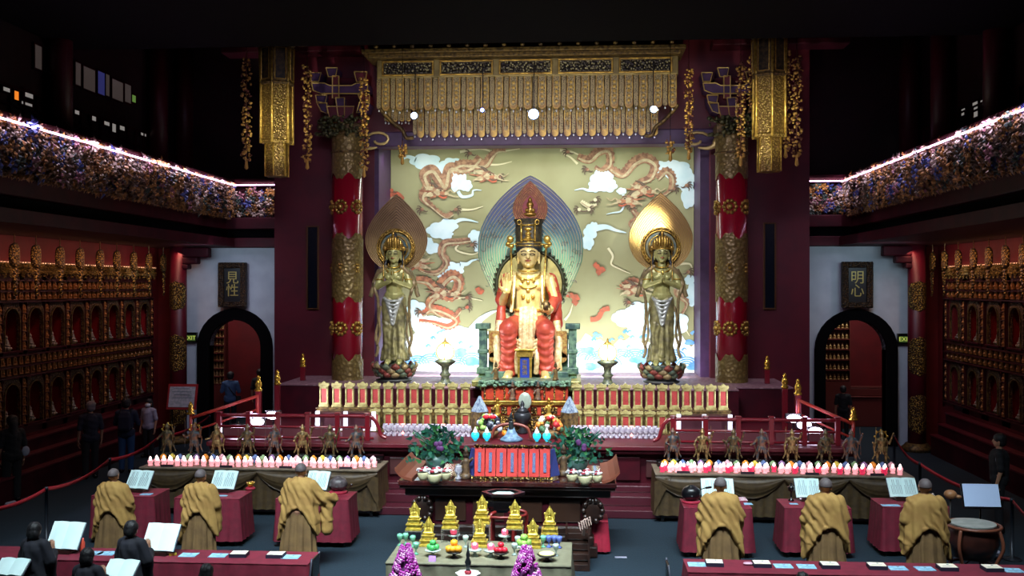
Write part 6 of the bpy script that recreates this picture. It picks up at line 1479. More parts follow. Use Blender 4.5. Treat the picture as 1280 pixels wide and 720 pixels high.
# pink orchid columns and white dish stand in front
ORC = [mat('orchid_magenta', (156,44,146), .5), mat('orchid_pale', (222,170,216), .5)]
for i, (px, lab) in enumerate(((507, 'left'), (658, 'right'))):
    y = 13.3; p = P(px, 700, Y=y); zt = P(px, 680 if i == 0 else 683, Y=y).z
    r = thing('orchid_arrangement', 'tall cone of magenta orchids before the %s end of the centre table' % lab, 'flowers', (p.x, y, 0)); rs = random.Random(i)
    b = B(); b.lathe([(.14,0),(.15,.03),(.05,.08),(.05,.5),(.14,.6),(.12,.62)], n=16); build(b, 'stand', DK, r, True)
    b = B(); b.lathe([(.2,.56),(.13,zt-.35),(.03,zt-.08)], n=12); build(b, 'stems', mat('stem_plum', (90,40,90), .7), r)
    b = B()
    for k in range(150):
        u = rs.random()**.9; z = lerp(.62, zt-.02, u); R = lerp(.24, .05, u); a = rs.uniform(0, 6.28); c = Vector((R*math.cos(a), R*math.sin(a), z)); o_ = Vector((math.cos(a), math.sin(a), .1)); tt = o_.cross(Vector((0,0,1))).normalized(); up = tt.cross(o_)
        for j in range(5): q = 2*PI*j/5; d = tt*math.cos(q)+up*math.sin(q); b.ell(c+d*.026, .02, .02, .02, 6, 4, 0 if (k % 4) else 1)
        b.ell(c+o_*.012, .012, nu=6, nv=4, mi=1)
    build(b, 'orchid_blossoms', ORC, r, True)
y = 13.1; p = P(585, 716, Y=y); r = thing('incense_dish_stand', 'dark slender stand with a white petalled dish before the centre table', 'stand', (p.x, y, 0)); zt = P(585, 716, Y=y).z
b = B(); b.lathe([(.15,0),(.15,.03),(.03,.08),(.025,zt-.06)], n=16); build(b, 'post', DK, r, True)
b = B(); b.lathe([(.04,zt-.06),(.14,zt-.03),(.16,zt),(.14,zt),(.02,zt-.02)], n=32, wob=.07, wn=8); build(b, 'dish', mat('white_dish', (220,226,222), .4), r, True)
b = B(); b.ell((0,0,zt+.01), .05, .05, .03, 12, 8); build(b, 'red_centre', RFL, r, True)
b = B(); b.lathe([(.03,zt+.02),(.025,zt+.08),(.045,zt+.14),(.02,zt+.2),(.03,zt+.24),(.012,zt+.3),(.003,zt+.42)], n=10); build(b, 'incense_holder', mat('dark_bronze2', (50,54,58)), r, True)
# ================================================================ PEOPLE
SKIN = mat('skin', (176,132,104), .55, c2=(164,120,94), scale=20); SKIND = mat('skin_tan', (150,108,84), .55); SHAVE = mat('shaved_scalp', (86,76,76), .65, c2=(74,66,68), scale=60)
TAN = mat('saffron_tan_robe', (156,122,64), .85, c2=(138,104,52), scale=5); UND = mat('brown_under_robe', (112,86,50), .85, c2=(94,70,40), scale=5)
BKR = mat('black_robe_cloth', (20,22,34), .85, c2=(14,16,26), scale=6); HR = mat('black_hair', (12,12,16), .6, c2=(20,18,22), scale=40, bump=.3)
def person_body(lean=0, arms='front', shave=False, build_='m'):
    """one continuous figure 1.70 m tall facing +Y; returns mesh"""
    b = B(); L = lean
    face(b, (0, L*1.0+.0, 1.585), .105, fy=1)
    b.cap((0,L*.88,1.38), (0,L*.96,1.5), .058, .052)
    b.cap((-.13,L*.85,1.38), (.13,L*.85,1.38), .07, .07); b.cap((0,L*.8,1.29), (0,L*.3,1.0), .135, .12); b.cap((-.05,L*.1,.95), (.05,L*.1,.95), .13, .13)
    for s in (-1,1):
        b.cap((s*.09,0,.92), (s*.1,.015,.5), .085, .058); b.cap((s*.1,.015,.5), (s*.1,-.01,.09), .054, .038); b.cap((s*.1,-.03,.05), (s*.115,.14,.035), .045, .035)
        sh = Vector((s*.185, L*.85, 1.37))
        if arms == 'front': e = Vector((s*.25, L*.6+.04, 1.1)); w = Vector((s*.06, L*.6+.3, 1.2)); d = (-s*.2, .4, 1); nr = (-s,0,0)
        elif arms == 'reach' and s == 1: e = Vector((.32, L*.6+.14, 1.13)); w = Vector((.4, L*.6+.38, 1.08)); d = (.1,1,-.1); nr = (0,0,-1)
        elif arms == 'reach': e = Vector((s*.25, L*.6+.04, 1.1)); w = Vector((s*.08, L*.6+.28, 1.15)); d = (-s*.2, 1, .2); nr = (0,0,-1)
        else: e = Vector((s*.235, -.02, 1.09)); w = Vector((s*.245, .05, .84)); d = (0,.1,-1); nr = (-s,.2,0)
        b.cap(sh, e, .05, .04); b.cap(e, w, .038, .026); hand(b, w, d, nr, .18, side=s, curl=.45)
    return fuse(b, .0095, 1)
def cape(lean, arms, hemc=1.0, drop=.5, seed=0, tw=.0):
    """outer robe: a shell from the collar to a hem that is high at the back and droops at the sides"""
    b = B(); n = 64; L = lean; rs = random.Random(seed); ph = rs.random()*6
    prof = [(1.475,.08,.085),(1.445,.14,.11),(1.405,.215,.14),(1.33,.25,.16),(1.2,.268,.165),(1.05,.285,.185),(.9,.31,.205),(.7,.335,.22),(.5,.35,.235),(.3,.36,.245)]
    def rad(z):
        for (z0,a0,b0),(z1,a1,b1) in zip(prof, prof[1:]):
            if z <= z0 and z >= z1: t = (z0-z)/(z0-z1); return lerp(a0,a1,t), lerp(b0,b1,t)
        return prof[-1][1:]
    out, inn = [], []
    for i in range(18):
        v = i/17; ro, ri = [], []
        for j in range(n):
            a = 2*PI*j/n; back = max(0, -math.sin(a)); hem = hemc-drop*(abs(math.cos(a))**2.4)-.1*max(0, math.sin(a))+tw*math.cos(a)
            z = lerp(1.475, hem, v**.9); rx_, ry_ = rad(z); f = .014*math.sin(9*a+5*z+ph)*min(1, v*2.5)+.006*math.sin(17*a+4*z)*v
            y0 = L*max(0, (z-.3))/1.15*.9
            ro.append(((rx_+f)*math.cos(a), (ry_+f)*math.sin(a)+y0, z)); ri.append(((rx_+f-.035)*math.cos(a), (ry_+f-.035)*math.sin(a)+y0, z-.0))
        out.append(ro); inn.append(ri)
    rings = out+inn[::-1]; b.loft(rings+[out[0]], caps=False)
    for s in (-1,1):
        if arms == 'reach' and s == 1:
            b.cap((.2,L*.85,1.36), (.33,L*.6+.12,1.12), .085, .1); b.cap((.33,L*.6+.12,1.12), (.4,L*.6+.3,1.07), .1, .11); b.cap((.37,L*.6+.18,1.02), (.4,L*.6+.16,.62), .09, .1)
        else:
            b.cap((s*.19,L*.85,1.36), (s*.27,L*.6+.03,1.1), .085, .095); b.cap((s*.27,L*.6+.03,1.1), (s*.12,L*.6+.24,1.12), .095, .09); b.cap((s*.26,L*.6+.08,1.02), (s*.27,L*.6+.1,.68), .08, .075)
    b.tube([(.275*math.cos(a), .18*math.sin(a)+L*.55, hemc-drop*(abs(math.cos(a))**2.4)+.02+tw*math.cos(a)) for a in [PI+i*PI/24 for i in range(25)]], .018, 6)
    def d(c, nn): return wrap(c, 42, .015, ph, 1.25, .8, 1.6)+.010 if c.z > .75 else wrap(c, 40, .010, ph, 2.0, .3, 1.6)+.005
    return fuse(b, .013, 2, d)
def skirt_robe(lean, seed=0, hem=.1, top=1.25, r0=.2, r1=.3):
    b = B(); n = 96; rs = random.Random(seed); ph = rs.random()*6; rings = []
    for i in range(14):
        v = i/13; z = lerp(top, hem, v); rx_ = lerp(r0, r1, v**.8); ry_ = lerp(.13, .22, v); row = []
        for j in range(n):
            a = 2*PI*j/n; f = .032*v*math.sin(11*a+ph+.6*math.sin(3*a))+.01*v*math.sin(23*a+ph); row.append(((rx_+f)*math.cos(a), (ry_+f)*math.sin(a)+lean*max(0, z-.3)*.7, z+(.02*math.sin(5*a) if i == 13 else 0)))
        rings.append(row)
    b.loft(rings); return b
def scalp(L, k=1.07):
    b = B(); b.ell((0, L-.008, 1.6), .094*k, .1*k, .105*k, 20, 14)
    return b
_body = {}
def monk(px, py, side, lab, lean=.05, arms='front', drop=.5, seed=0, tw=0, rz=0, Y=15.6, scale=1.0):
    p = P(px, py, Y=Y); scale = (p.z)/1.70
    r = thing('person', lab, 'person', (p.x, Y, 0), rz); r.scale = (scale,)*3
    key = (lean, arms)
    if key not in _body: _body[key] = setm(person_body(lean, arms), SKIND, 'body')
    link('body', _body[key], r)
    b = B(); face_s = .105; b.lathe([(.096*math.cos(a), .105*math.sin(a)) for a in [-.25+i*.18 for i in range(10)]]+[(.002,.105)], (0,lean-.008,1.597), 20, sx=.98, sy=1.06); build(b, 'shaved_scalp', SHAVE, r, True)
    link('outer_robe', setm(cape(lean, arms, drop=drop, seed=seed, tw=tw), TAN, 'outer_robe'), r)
    build(skirt_robe(lean, seed), 'under_robe', UND, r, True)
    return r
monk(140, 586, 'L', 'monk in tan robes at the leftmost wine red table', Y=15.9, seed=1, tw=.05, rz=-.1)
monk(249, 587, 'L', 'monk in tan robes standing at the second table from the left', Y=15.9, seed=2, tw=.08, rz=-.12)
monk(373, 580, 'L', 'monk in tan robes reaching forward with the right arm before the grey wooden fish', Y=16.0, seed=3, lean=.1, arms='reach', tw=.06, rz=-.15)
monk(901, 597, 'R', 'monk in tan robes facing a microphone, nearest the aisle on the right', Y=15.3, seed=4, drop=.5)
monk(1033, 598, 'R', 'monk in tan robes in the middle of the right group', Y=15.3, seed=5, drop=.45, tw=.04, rz=.05)
monk(1158, 599, 'R', 'monk in tan robes beside the big drum on the far right', Y=15.3, seed=6, drop=.45, tw=-.03, rz=.08)
# ---------------------------------------------------------------- black-robed women in the foreground
def black_robed(px, py, Y, lab, hair='bun', rz=0, sx=1):
    p = P(px, py, Y=Y); sc_ = p.z/1.72; r = thing('person', lab, 'person', (p.x, Y, 0), rz); r.scale = (sc_,)*3
    if ('k', 1) not in _body:
        _body[('k',1)] = setm(person_body(.02, 'front'), SKIN, 'body')
        b = B(); b.cap((-.12,.02,1.36),(.12,.02,1.36),.1,.1); b.cap((0,.01,1.28),(0,0,.98),.19,.18)
        for s in (-1,1): b.cap((s*.17,.02,1.36),(s*.27,.05,1.1),.085,.09); b.cap((s*.27,.05,1.1),(s*.12,.25,1.16),.09,.085); b.cap((s*.2,.16,1.06),(s*.2,.16,.8),.07,.07)
        b.add(*(lambda q: (q.v, q.f))(skirt_robe(.0, 9, .1, 1.2, .19, .3)))
        _body[('k',2)] = setm(fuse(b, .014, 3, lambda c, n: .006*math.sin(c.x*40+c.z*22)), BKR, 'black_robe')
    link('body', _body[('k',1)], r); link('black_robe', _body[('k',2)], r)
    b = B(); b.ell((0,.0,1.61), .104, .112, .108, 20, 14); b.ell((0,-.03,1.56), .096, .09, .1, 16, 12)
    if hair == 'bun': b.ell((0,-.13,1.6), .055, .05, .055)
    if hair == 'bob': b.ell((0,-.03,1.54), .112, .09, .11, 16, 12)
    if hair == 'short': pass
    link('hair', setm(fuse(b, .012, 2, lambda c, n: .004*math.sin(c.x*90)), HR, 'hair'), r)
    return r
black_robed(43, 652, 12.95, 'black robed woman with short dark hair, leftmost at the front table', 'bob', -.25)
black_robed(164, 650, 13.0, 'worshipper in a black robe with cropped hair before the tilted white book', 'short', -.3)
black_robed(109, 684, 12.0, 'dark haired head in the bottom left corner between the two open books', 'bob', -.2)
black_robed(258, 704, 11.6, 'top of a dark haired head at the bottom edge left of the centre aisle', 'bob', 0)
black_robed(1003, 714, 12.0, 'crown of a dark haired head at the bottom edge under the right book table', 'short', 0)
black_robed(590, 718.5, 11.2, 'faint top of a dark head at the bottom edge below the white dish', 'short', 0) if False else None
# ---------------------------------------------------------------- visitors
def visitor(px, py, Y, lab, shirt, trouser, arms='down', rz=0, hair=True, longh=False, extras=None, H=1.68):
    p = P(px, py, Y=Y); r = thing('person', lab, 'person', (p.x, Y, 0), rz); sc_ = max(.92, min(1.08, p.z/1.72)); r.scale = (sc_,)*3
    k = ('v', arms)
    if k not in _body: _body[k] = setm(person_body(0, arms), SKIN, 'body')
    link('body', _body[k], r)
    if ('s', arms) not in _body:
        b = B(); b.cap((-.13,0,1.37),(.13,0,1.37),.085,.085); b.cap((0,0,1.3),(0,0,.98),.17,.155); b.cap((-.05,0,.92),(.05,0,.92),.15,.15)
        for s in (-1,1):
            e = (s*.235,-.02,1.12) if arms == 'down' else (s*.25,.04,1.12); b.cap((s*.18,0,1.37), e, .07, .06)
        _body[('s',arms)] = fuse(b, .014, 2, lambda c, n: .003*math.sin(c.z*50+c.x*20))
        b = B()
        for s in (-1,1): b.cap((s*.09,0,.92),(s*.1,.015,.5),.105,.08); b.cap((s*.1,.015,.5),(s*.1,-.01,.1),.08,.065)
        b.cap((-.06,0,.92),(.06,0,.92),.12,.12)
        _body[('t',arms)] = fuse(b, .014, 2)
        b = B()
        for s in (-1,1): b.cap((s*.1,-.04,.05),(s*.115,.15,.045),.055,.045)
        _body[('f',arms)] = fuse(b, .012, 2)
    for kk, nm, m in (('s','shirt',shirt),('t','trousers',trouser),('f','shoes',BLACKG)):
        me = _body[(kk,arms)].copy(); me.materials.clear(); setm(me, m, nm); link(nm, me, r)
    b = B(); b.ell((0,-.012,1.625), .108, .112, .1, 20, 14); b.ell((0,-.035,1.57), .1, .085, .09, 16, 12)
    if longh: b.cap((0,-.07,1.56),(0,-.1,1.25),.09,.07)
    link('hair', setm(fuse(b, .012, 2), hair if not isinstance(hair, bool) else HR, 'hair'), r)
    if extras: extras(r)
    return r
NAVY = mat('navy_cloth', (20,30,54), .85); BLK = mat('black_cloth', (12,13,20), .85); BLUE = mat('blue_denim', (30,64,104), .85); GRT = mat('pale_grey_shirt', (150,150,170), .8); STEEL = mat('blue_grey_shirt', (60,84,120), .85)
def pack(r):
    b = B(); b.loft([[(x*w,-.13-.13*(1 if y < 0 else 0)*w,z) for x, y in ((-.15,0),(-.13,-1),(.13,-1),(.15,0))] for w, z in ((.8,.98),(1,1.05),(1,1.3),(.75,1.42))]); build(b, 'backpack', mat('backpack_cloth', (18,24,46), .8), r, bevel=.03)
    b = B()
    for s in (-1,1): b.tube(catmull([(s*.1,-.14,1.36),(s*.12,.0,1.47),(s*.12,.14,1.34),(s*.13,.1,1.1),(s*.13,-.12,1.02)]), .018, 6)
    build(b, 'strap', BLK, r)
def mask(r):
    b = B(); b.lathe([(.07,-.05),(.085,0),(.07,.045)], (0,.045,1.535), 16, sy=.9); build(b, 'face_mask', mat('white_mask', (216,222,230), .8), r, True)
def bagx(r):
    b = B(); b.tube(catmull([(-.14,.02,1.43),(0,-.19,1.2),(.18,-.12,.98),(.2,.04,.95)]), .014, 6); build(b, 'strap', BLK, r); b = B(); b.box(.16,.3,-.1,.08,.82,.98); build(b, 'shoulder_bag', BLK, r, bevel=.02)
def whitebag(r):
    b = B(); b.ell((.24,-.06,.98), .08, .05, .1); build(b, 'white_bag', GRT, r, True)
GREYH = mat('grey_hair', (110,104,108), .7)
visitor(15, 512, 20.6, 'visitor with long dark hair in black, leftmost before the niche wall', BLK, BLK, 'down', .9, True, True, whitebag)
visitor(113, 500, 23.2, 'grey haired visitor in a dark shirt standing before the left niche wall', mat('dark_shirt', (22,26,44), .85), BLK, 'down', .7, GREYH)
visitor(158, 497, 24.0, 'visitor in a navy shirt and jeans with a dark backpack by the left wall', NAVY, BLUE, 'front', .2, True, False, pack)
visitor(186, 507, 26.2, 'masked visitor in a pale top facing the hall near the notice board', GRT, BLK, 'down', 2.9, True, True, mask)
visitor(288, 462, 31.5, 'visitor in a blue-grey shirt with a shoulder strap inside the left arch', STEEL, BLK, 'front', .3, True, False, bagx)
visitor(325, 449, 32.6, 'dark clothed visitor standing deeper inside the left arch', BLK, BLK, 'down', .2)
visitor(1054, 486, 31.0, 'person in dark clothes inside the right arch', BLK, BLK, 'down', -.2)
def badge(r):
    b = B(); b.obox((-.19,.03,1.3), .02, .06, .08); build(b, 'pale_sleeve_patch', GRT, r)
visitor(1249, 524, 19.3, 'man in a black short sleeved shirt walking at the right behind the red belt', BLK, BLK, 'down', 1.2, True, False, badge)
# ================================================================ MONK TABLES
TZ = .85
PAPER = mat('book_paper', (214,240,238), .8, c2=(204,234,234), scale=3); PAPC = mat('pale_blue_paper', (150,196,222), .8, c2=(120,170,200), scale=14); COVER = mat('book_cover_dark', (30,30,52), .6); CREAMP = mat('cream_page', (232,222,200), .8); INKM = mat('print_ink', (90,110,120), .8)
def stand_book(loc, lab, w=.42, h=.3, rz=0, tilt=.95, m=PAPER, lines=True, rest=True, cat='book', tz=TZ):
    """open book leaning on a small stand, pages towards the reader on the -Y side"""
    r = thing('open_book', lab, cat, loc, rz); ct, st = math.cos(tilt), math.sin(tilt)
    def q(x, u, d): return (x, u*h*ct-d*st*-1*0-d*st, .07+u*h*st+d*ct*-1*0+d*ct*0) 
    b = B(); n = 8
    for s in (-1,1):
        rings = []
        for i in range(n+1):
            x = s*w/2*i/n; bul = .018*math.sin(PI*min(1, i/n*1.2))
            rings.append([(x, 0-bul*st, .07+bul*ct), (x, h*ct-bul*st, .07+h*st+bul*ct), (x, h*ct+.02*st, .07+h*st-.02*ct), (x, .02*st, .07-.02*ct)])
        b.loft(rings)
    pg_ = build(b, 'pages', m, r)
    b = B(); b.loft([[(x, .022*st, .068-.022*ct), (x, h*ct+.022*st, .07+h*st-.022*ct), (x, h*ct+.03*st, .07+h*st-.03*ct), (x, .03*st, .068-.03*ct)] for x in (-w/2-.01, w/2+.01)]); build(b, 'cover', COVER, r)
    if lines:
        b = B()
        for s in (-1,1):
            for k in range(7):
                x = s*(w*.07+k*w*.055); bul = .02
                b.loft([[(x-.003, u*h*ct-bul*st, .07+u*h*st+bul*ct), (x+.003, u*h*ct-bul*st, .07+u*h*st+bul*ct), (x+.003, u*h*ct-(bul-.002)*st, .07+u*h*st+(bul-.002)*ct), (x-.003, u*h*ct-(bul-.002)*st, .07+u*h*st+(bul-.002)*ct)] for u in (.12, .88 if k % 3 else .6)])
        build(b, 'text_columns', INKM, pg_)
    if rest:
        b = B(); b.box(-w*.3, w*.3, -.03, .02, 0, .05); b.box(-w*.3, w*.3, .02, .2, 0, .02); b.loft([[(x, .16, .01), (x, .2, .01), (x, h*ct+.05, .07+h*st*.7), (x, h*ct+.03, .07+h*st*.7)] for x in (-w*.1, w*.1)]); build(b, 'book_rest', DARKW, r)
    return r
def monk_table(pa, pb, py, lab):
    a, c = P(pa, py, Z=TZ), P(pb, py, Z=TZ); y0 = (a.y+c.y)/2; w = (c.x-a.x)/2; cx = (a.x+c.x)/2
    t = thing('draped_table', lab, 'table', (cx, y0, 0), 0, 'wine red draped tables')
    b = B(); b.box(-w, w, 0, .72, TZ-.02, TZ); build(b, 'top_cloth', mat('wine_red_top', (128,22,46), .6, c2=(110,18,40), scale=9), t, bevel=.008)
    b = B(); skirt(b, -w+.005, w-.005, .005, .715, .1, TZ-.02, pitch=.17, amp=.02, flare=.05); build(b, 'pleated_cloth', WINE, t, True)
    for sx_ in (-1,1):
        for sy_ in (.08,.64): b = B(); b.box(sx_*(w-.08)-.02, sx_*(w-.08)+.02, sy_-.02, sy_+.02, 0, TZ-.02); build(b, 'leg', BLACKG, t)
    return cx, y0, w
T = [monk_table(112, 193, 620, 'wine red draped table before the leftmost monk'), monk_table(216, 300, 623, 'wine red draped table, second from the left'), monk_table(343, 436, 624, 'wine red draped table with a wooden fish, third from the left'),
     monk_table(855, 940, 635, 'wine red draped table with a black wooden fish nearest the aisle on the right'), monk_table(981, 1064, 635, 'wine red draped table with a small bell in the right group'), monk_table(1104, 1188, 634, 'wine red draped table beside the drum, rightmost')]
def bk(px, py, i, lab, w=.46, **k):
    p = P(px, py, Z=TZ+.05); t = T[i]; y = min(max(p.y, t[1]+.12), t[1]+.5); x = P(px, py, Y=y).x; return stand_book((x, y, TZ), lab, w=w, h=.36, **k)
bk(170, 612, 0, 'open white book beside the leftmost monk', rz=-.15)
bk(277, 612, 1, 'open white book beside the second monk from the left', rz=-.1)
bk(394, 613, 2, 'open white book before the monk who reaches forward', w=.42, rz=-.15)
bk(898, 622, 3, 'open white book behind the head of the monk at the microphone', w=.56)
bk(1011, 622, 4, 'open white book left of the middle right monk', w=.42)
bk(1131, 622, 5, 'open white book left of the monk beside the drum', w=.5, rz=.05)
def leaflet(px, py, lab, z=TZ, w=.2, h=.14, m=PAPC, rz=0):
    p = P(px, py, Z=z); b = B(); b.box(-w/2,w/2,-h/2,h/2,0,.006); o = build(b, 'leaflet', m, None, loc=(p.x,p.y,z+.001), rz=rz); tag(o, lab, 'paper'); return o
leaflet(183, 618, 'pale blue leaflet on the leftmost wine red table'); leaflet(277, 620, 'pale leaflet under the book on the second table from the left', h=.1); leaflet(1113, 632, 'pale blue leaflet on the rightmost wine red table', w=.3)
leaflet(935, 630, 'pale leaflet at the right edge of the table nearest the aisle', w=.14); leaflet(992, 630, 'pale leaflet on the table with the small bell', w=.14, h=.1)
def wfish(px, py, z, R, lab, m, i=None):
    p = P(px, py, Z=z); r = thing('wooden_fish', lab, 'wooden fish drum', (p.x, p.y, z))
    b = B(); b.ell((0,0,R*.95), R, R*.85, R*.8, 18, 12); b.ell((0,-R*.1,R*1.6), R*.4, R*.3, R*.25); b.tube([(-R*.8,-R*.45,R*.8),(0,-R*.85,R*.72),(R*.8,-R*.45,R*.8)], R*.1, 8); me = fuse(b, R*.07, 2); link('body', setm(me, m, 'body'), r)
    b = B(); b.lathe([(R*.9,0),(R*1.0,R*.12),(R*.9,R*.22),(R*.3,R*.24)], n=24); build(b, 'cushion', WINE2, r, True)
    b = B(); b.cap((R*1.0,-R*.3,R*.4),(R*1.5,-R*.5,R*.9), R*.05, R*.05); b.ell((R*1.55,-R*.52,R*.98), R*.15); build(b, 'mallet', DARKW, r, True); return r
WFB = mat('fish_black', (16,16,20), .3); WFR = mat('fish_grey_brown', (84,76,78), .45, c2=(50,42,44), scale=12)
wfish(423, 616, TZ, .17, 'grey carved wooden fish drum on the third table from the left', WFR)
wfish(864, 628, TZ, .17, 'black wooden fish drum on a red cushion nearest the aisle on the right', WFB)
p = P(313, 612, Z=TZ); t = thing('hand_bell', 'small brass bell bowl on a cushion on the second wine red table', 'bell', p)
b = B(); b.lathe([(.08,0),(.1,.02),(.07,.05)], n=18); build(b, 'cushion', WINE2, t, True); b = B(); b.lathe([(.03,.05),(.065,.09),(.075,.14),(.068,.14),(.055,.09),(.01,.07)], n=18); build(b, 'bowl', BRASS, t, True)
p = P(989, 626, Z=TZ); t = thing('inverted_bell', 'small dark bell on a stem at the left of the middle right table', 'bell', p)
b = B(); b.lathe([(.05,0),(.05,.02),(.015,.04),(.015,.16),(.05,.18),(.06,.24),(.03,.26),(.01,.32)], n=16); build(b, 'bell', BLACKG, t, True); 
b = B(); b.lathe([(.035,0),(.04,.1),(.03,.13)], n=12); p = P(132, 612, Z=TZ); o = build(b, 'red_white_cup', mat('cup_red_white', (200,60,60), .4, c2=(230,220,216), scale=16), None, True, loc=p); tag(o, 'small red and white cup at the left end of the leftmost table', 'cup')
b = B(); b.ell((0,0,.04), .045, .045, .04, 12, 8); b.ell((0,0,.09), .02); o = build(b, 'white_bun', mat('white_porcelain', (220,214,210), .4), None, True, loc=P(1166, 624, Z=TZ)); tag(o, 'small white lidded pot right of the monk beside the drum', 'pot')
# microphone beside the aisle monk
p = P(874, 626, Z=TZ); t = thing('table_microphone', 'black gooseneck microphone pointing to the monk nearest the aisle', 'microphone', p)
b = B(); b.lathe([(.06,0),(.06,.02),(.02,.03)], n=16); build(b, 'base', BLACKG, t, True); b = B(); b.tube(catmull([(0,0,.02),(-.03,-.02,.14),(.02,-.1,.22),(.1,-.16,.26)]), .008, 6); build(b, 'gooseneck', BLACKG, t, True); b = B(); b.cap((.1,-.16,.26),(.17,-.2,.28), .018, .02); build(b, 'head', BLACKG, t, True)
# embroidered cloth on the aisle table
leaflet(926, 624, 'embroidered pink and white cloth on the table nearest the aisle', w=.2, h=.3, m=mat('embroidered', (190,120,140), .8, c2=(226,210,214), scale=30))
# ================================================================ FRONT BOOK TABLES
FZ = .78
for side, (xa, xb), (py0, py1) in (('left', (P(-40,684,Z=FZ).x, P(386,704,Z=FZ).x), (0,0)), ('right', (P(859,713,Z=FZ).x, P(1310,714,Z=FZ).x), (0,0))):
    y0, y1 = 13.55, 14.2; w = (xb-xa)/2
    t = thing('long_book_table', 'long front table under wine red cloth with books on the %s' % side, 'table', ((xa+xb)/2, y0, 0))
    b = B(); b.box(-w, w, 0, y1-y0, FZ-.02, FZ); build(b, 'top_cloth', WINE, t, bevel=.008); b = B(); skirt(b, -w+.005, w-.005, .005, y1-y0-.005, .08, FZ-.02, pitch=.3, amp=.025, flare=.05); build(b, 'pleated_cloth', WINE, t, True)
    for k in range(4): b = B(); x = lerp(-w+.1, w-.1, k/3); b.box(x-.02, x+.02, .3, .34, 0, FZ-.02); build(b, 'leg', BLACKG, t)
def booklet(px, lab, i, thick=.008, m=PAPC, w=.24, h=.2):
    y = 13.9; p = P(px, 700, Y=y); r = thing('booklet' if thick < .02 else 'thick_book', lab, 'booklet' if thick < .02 else 'book', (p.x, y, FZ), random.uniform(-.06,.06), 'booklets on the front tables' if thick < .02 else 'thick books on the front tables')
    b = B(); b.box(-w/2,w/2,-h/2,h/2,0,thick); build(b, 'block' if thick > .02 else 'cover', COVER if thick > .02 else m, r)
    if thick > .02: b = B(); b.box(-w/2+.01,w/2-.01,-h/2+.015,h/2-.005,thick,thick+.004); build(b, 'cover_page', CREAMP, r)
    z = thick+(.0045 if thick > .02 else .0005)
    b = B(); b.box(-w*.3,w*.3,-.02,-.016,z,z+.001); b.box(-w*.3,w*.2,-.045,-.041,z,z+.001); b.box(w*.02,w*.14,.03,.06,z,z+.001); build(b, 'printing', INKM, r)
LB = [(118,1,'leftmost flat booklet between the black robed figures'),(134,1,'second flat booklet between the black robed figures'),(236,1,'pale blue booklet, first right of the tilted book'),(273,1,'pale blue booklet, second right of the tilted book'),(364,1,'pale blue booklet at the right end of the left table')]
for px, _, lab in LB: booklet(px, lab, 0)
booklet(299, 'thick cream-covered book in the middle of the left front table', 0, .05); booklet(345, 'thick cream-covered book near the right end of the left front table', 0, .05)
rb = [(871,'b'),(893,'t'),(952,'t'),(979,'b'),(1008,'b'),(1037,'t'),(1096,'t'),(1122,'b'),(1156,'b'),(1184,'t'),(1240,'t'),(1266,'b')]
cb = ct_ = 0
for px, k in rb:
    if k == 'b': booklet(px, 'pale blue booklet on the right front table, %s from the aisle' % ORD[cb], 0); cb += 1
    else: booklet(px, 'thick cream-covered book on the right front table, %s from the aisle' % ORD[ct_], 0, .05); ct_ += 1
b = B(); b.ell((0,0,.02), .07, .05, .02, 12, 8); o = build(b, 'plastic_pouch', mat('clear_plastic', (190,150,170), .2), None, True, loc=P(935,706,Z=FZ)); tag(o, 'crumpled clear plastic pouch between books on the right front table', 'pouch')
b = B(); b.lathe([(.03,0),(.035,.02),(.035,.14),(.02,.17),(.02,.2),(.001,.2)], n=14); o = build(b, 'orange_bottle', mat('orange_bottle', (210,80,60), .4), None, True, loc=P(103,690,Z=FZ)); tag(o, 'small orange red bottle beside the left open book on the front table', 'bottle')
b = B(); b.box(-.05,.05,-.02,.02,0,.03); o = build(b, 'yellow_marker', mat('marker_yellow', (210,190,60), .5), None, loc=P(216,694,Z=FZ), rz=.6); tag(o, 'small yellow marker by the tilted book on the left front table', 'marker')
def bigbook(px, py, lab, rz, w=.5, h=.4, Y=13.85, m=PAPER):
    p = P(px, py, Y=Y); return stand_book((p.x, Y, FZ), lab, w=w, h=h, rz=rz, tilt=1.0, m=m, lines=False)
bigbook(76, 686, 'large open white book held up before the black robed woman at far left', -.12)
bigbook(196, 692, 'large open white book tilted up on the left front table beside the cropped worshipper', -.12)
# nearer books at the bottom left corner, on their own small stands
for px, py, Y, lab in ((8, 716, 12.6, 'corner of an open book at the bottom left corner'), (146, 718, 12.5, 'open book seen at the bottom edge below the black robed worshipper')):
    p = P(px, py, Y=Y); t = thing('reading_stand', 'slim dark stand under the %s' % lab.replace('corner of an ','').replace(' seen',''), 'stand', (p.x, Y+.1, 0)); b = B(); b.lathe([(.16,0),(.15,.02),(.02,.05),(.018,p.z-.12)], n=14); b.box(-.2,.2,-.14,.12,p.z-.13,p.z-.1); build(b, 'post', BLACKG, t)
    stand_book((p.x, Y, p.z-.1), lab, w=.42, h=.26, tilt=.7, lines=False, rest=False, rz=-.1)
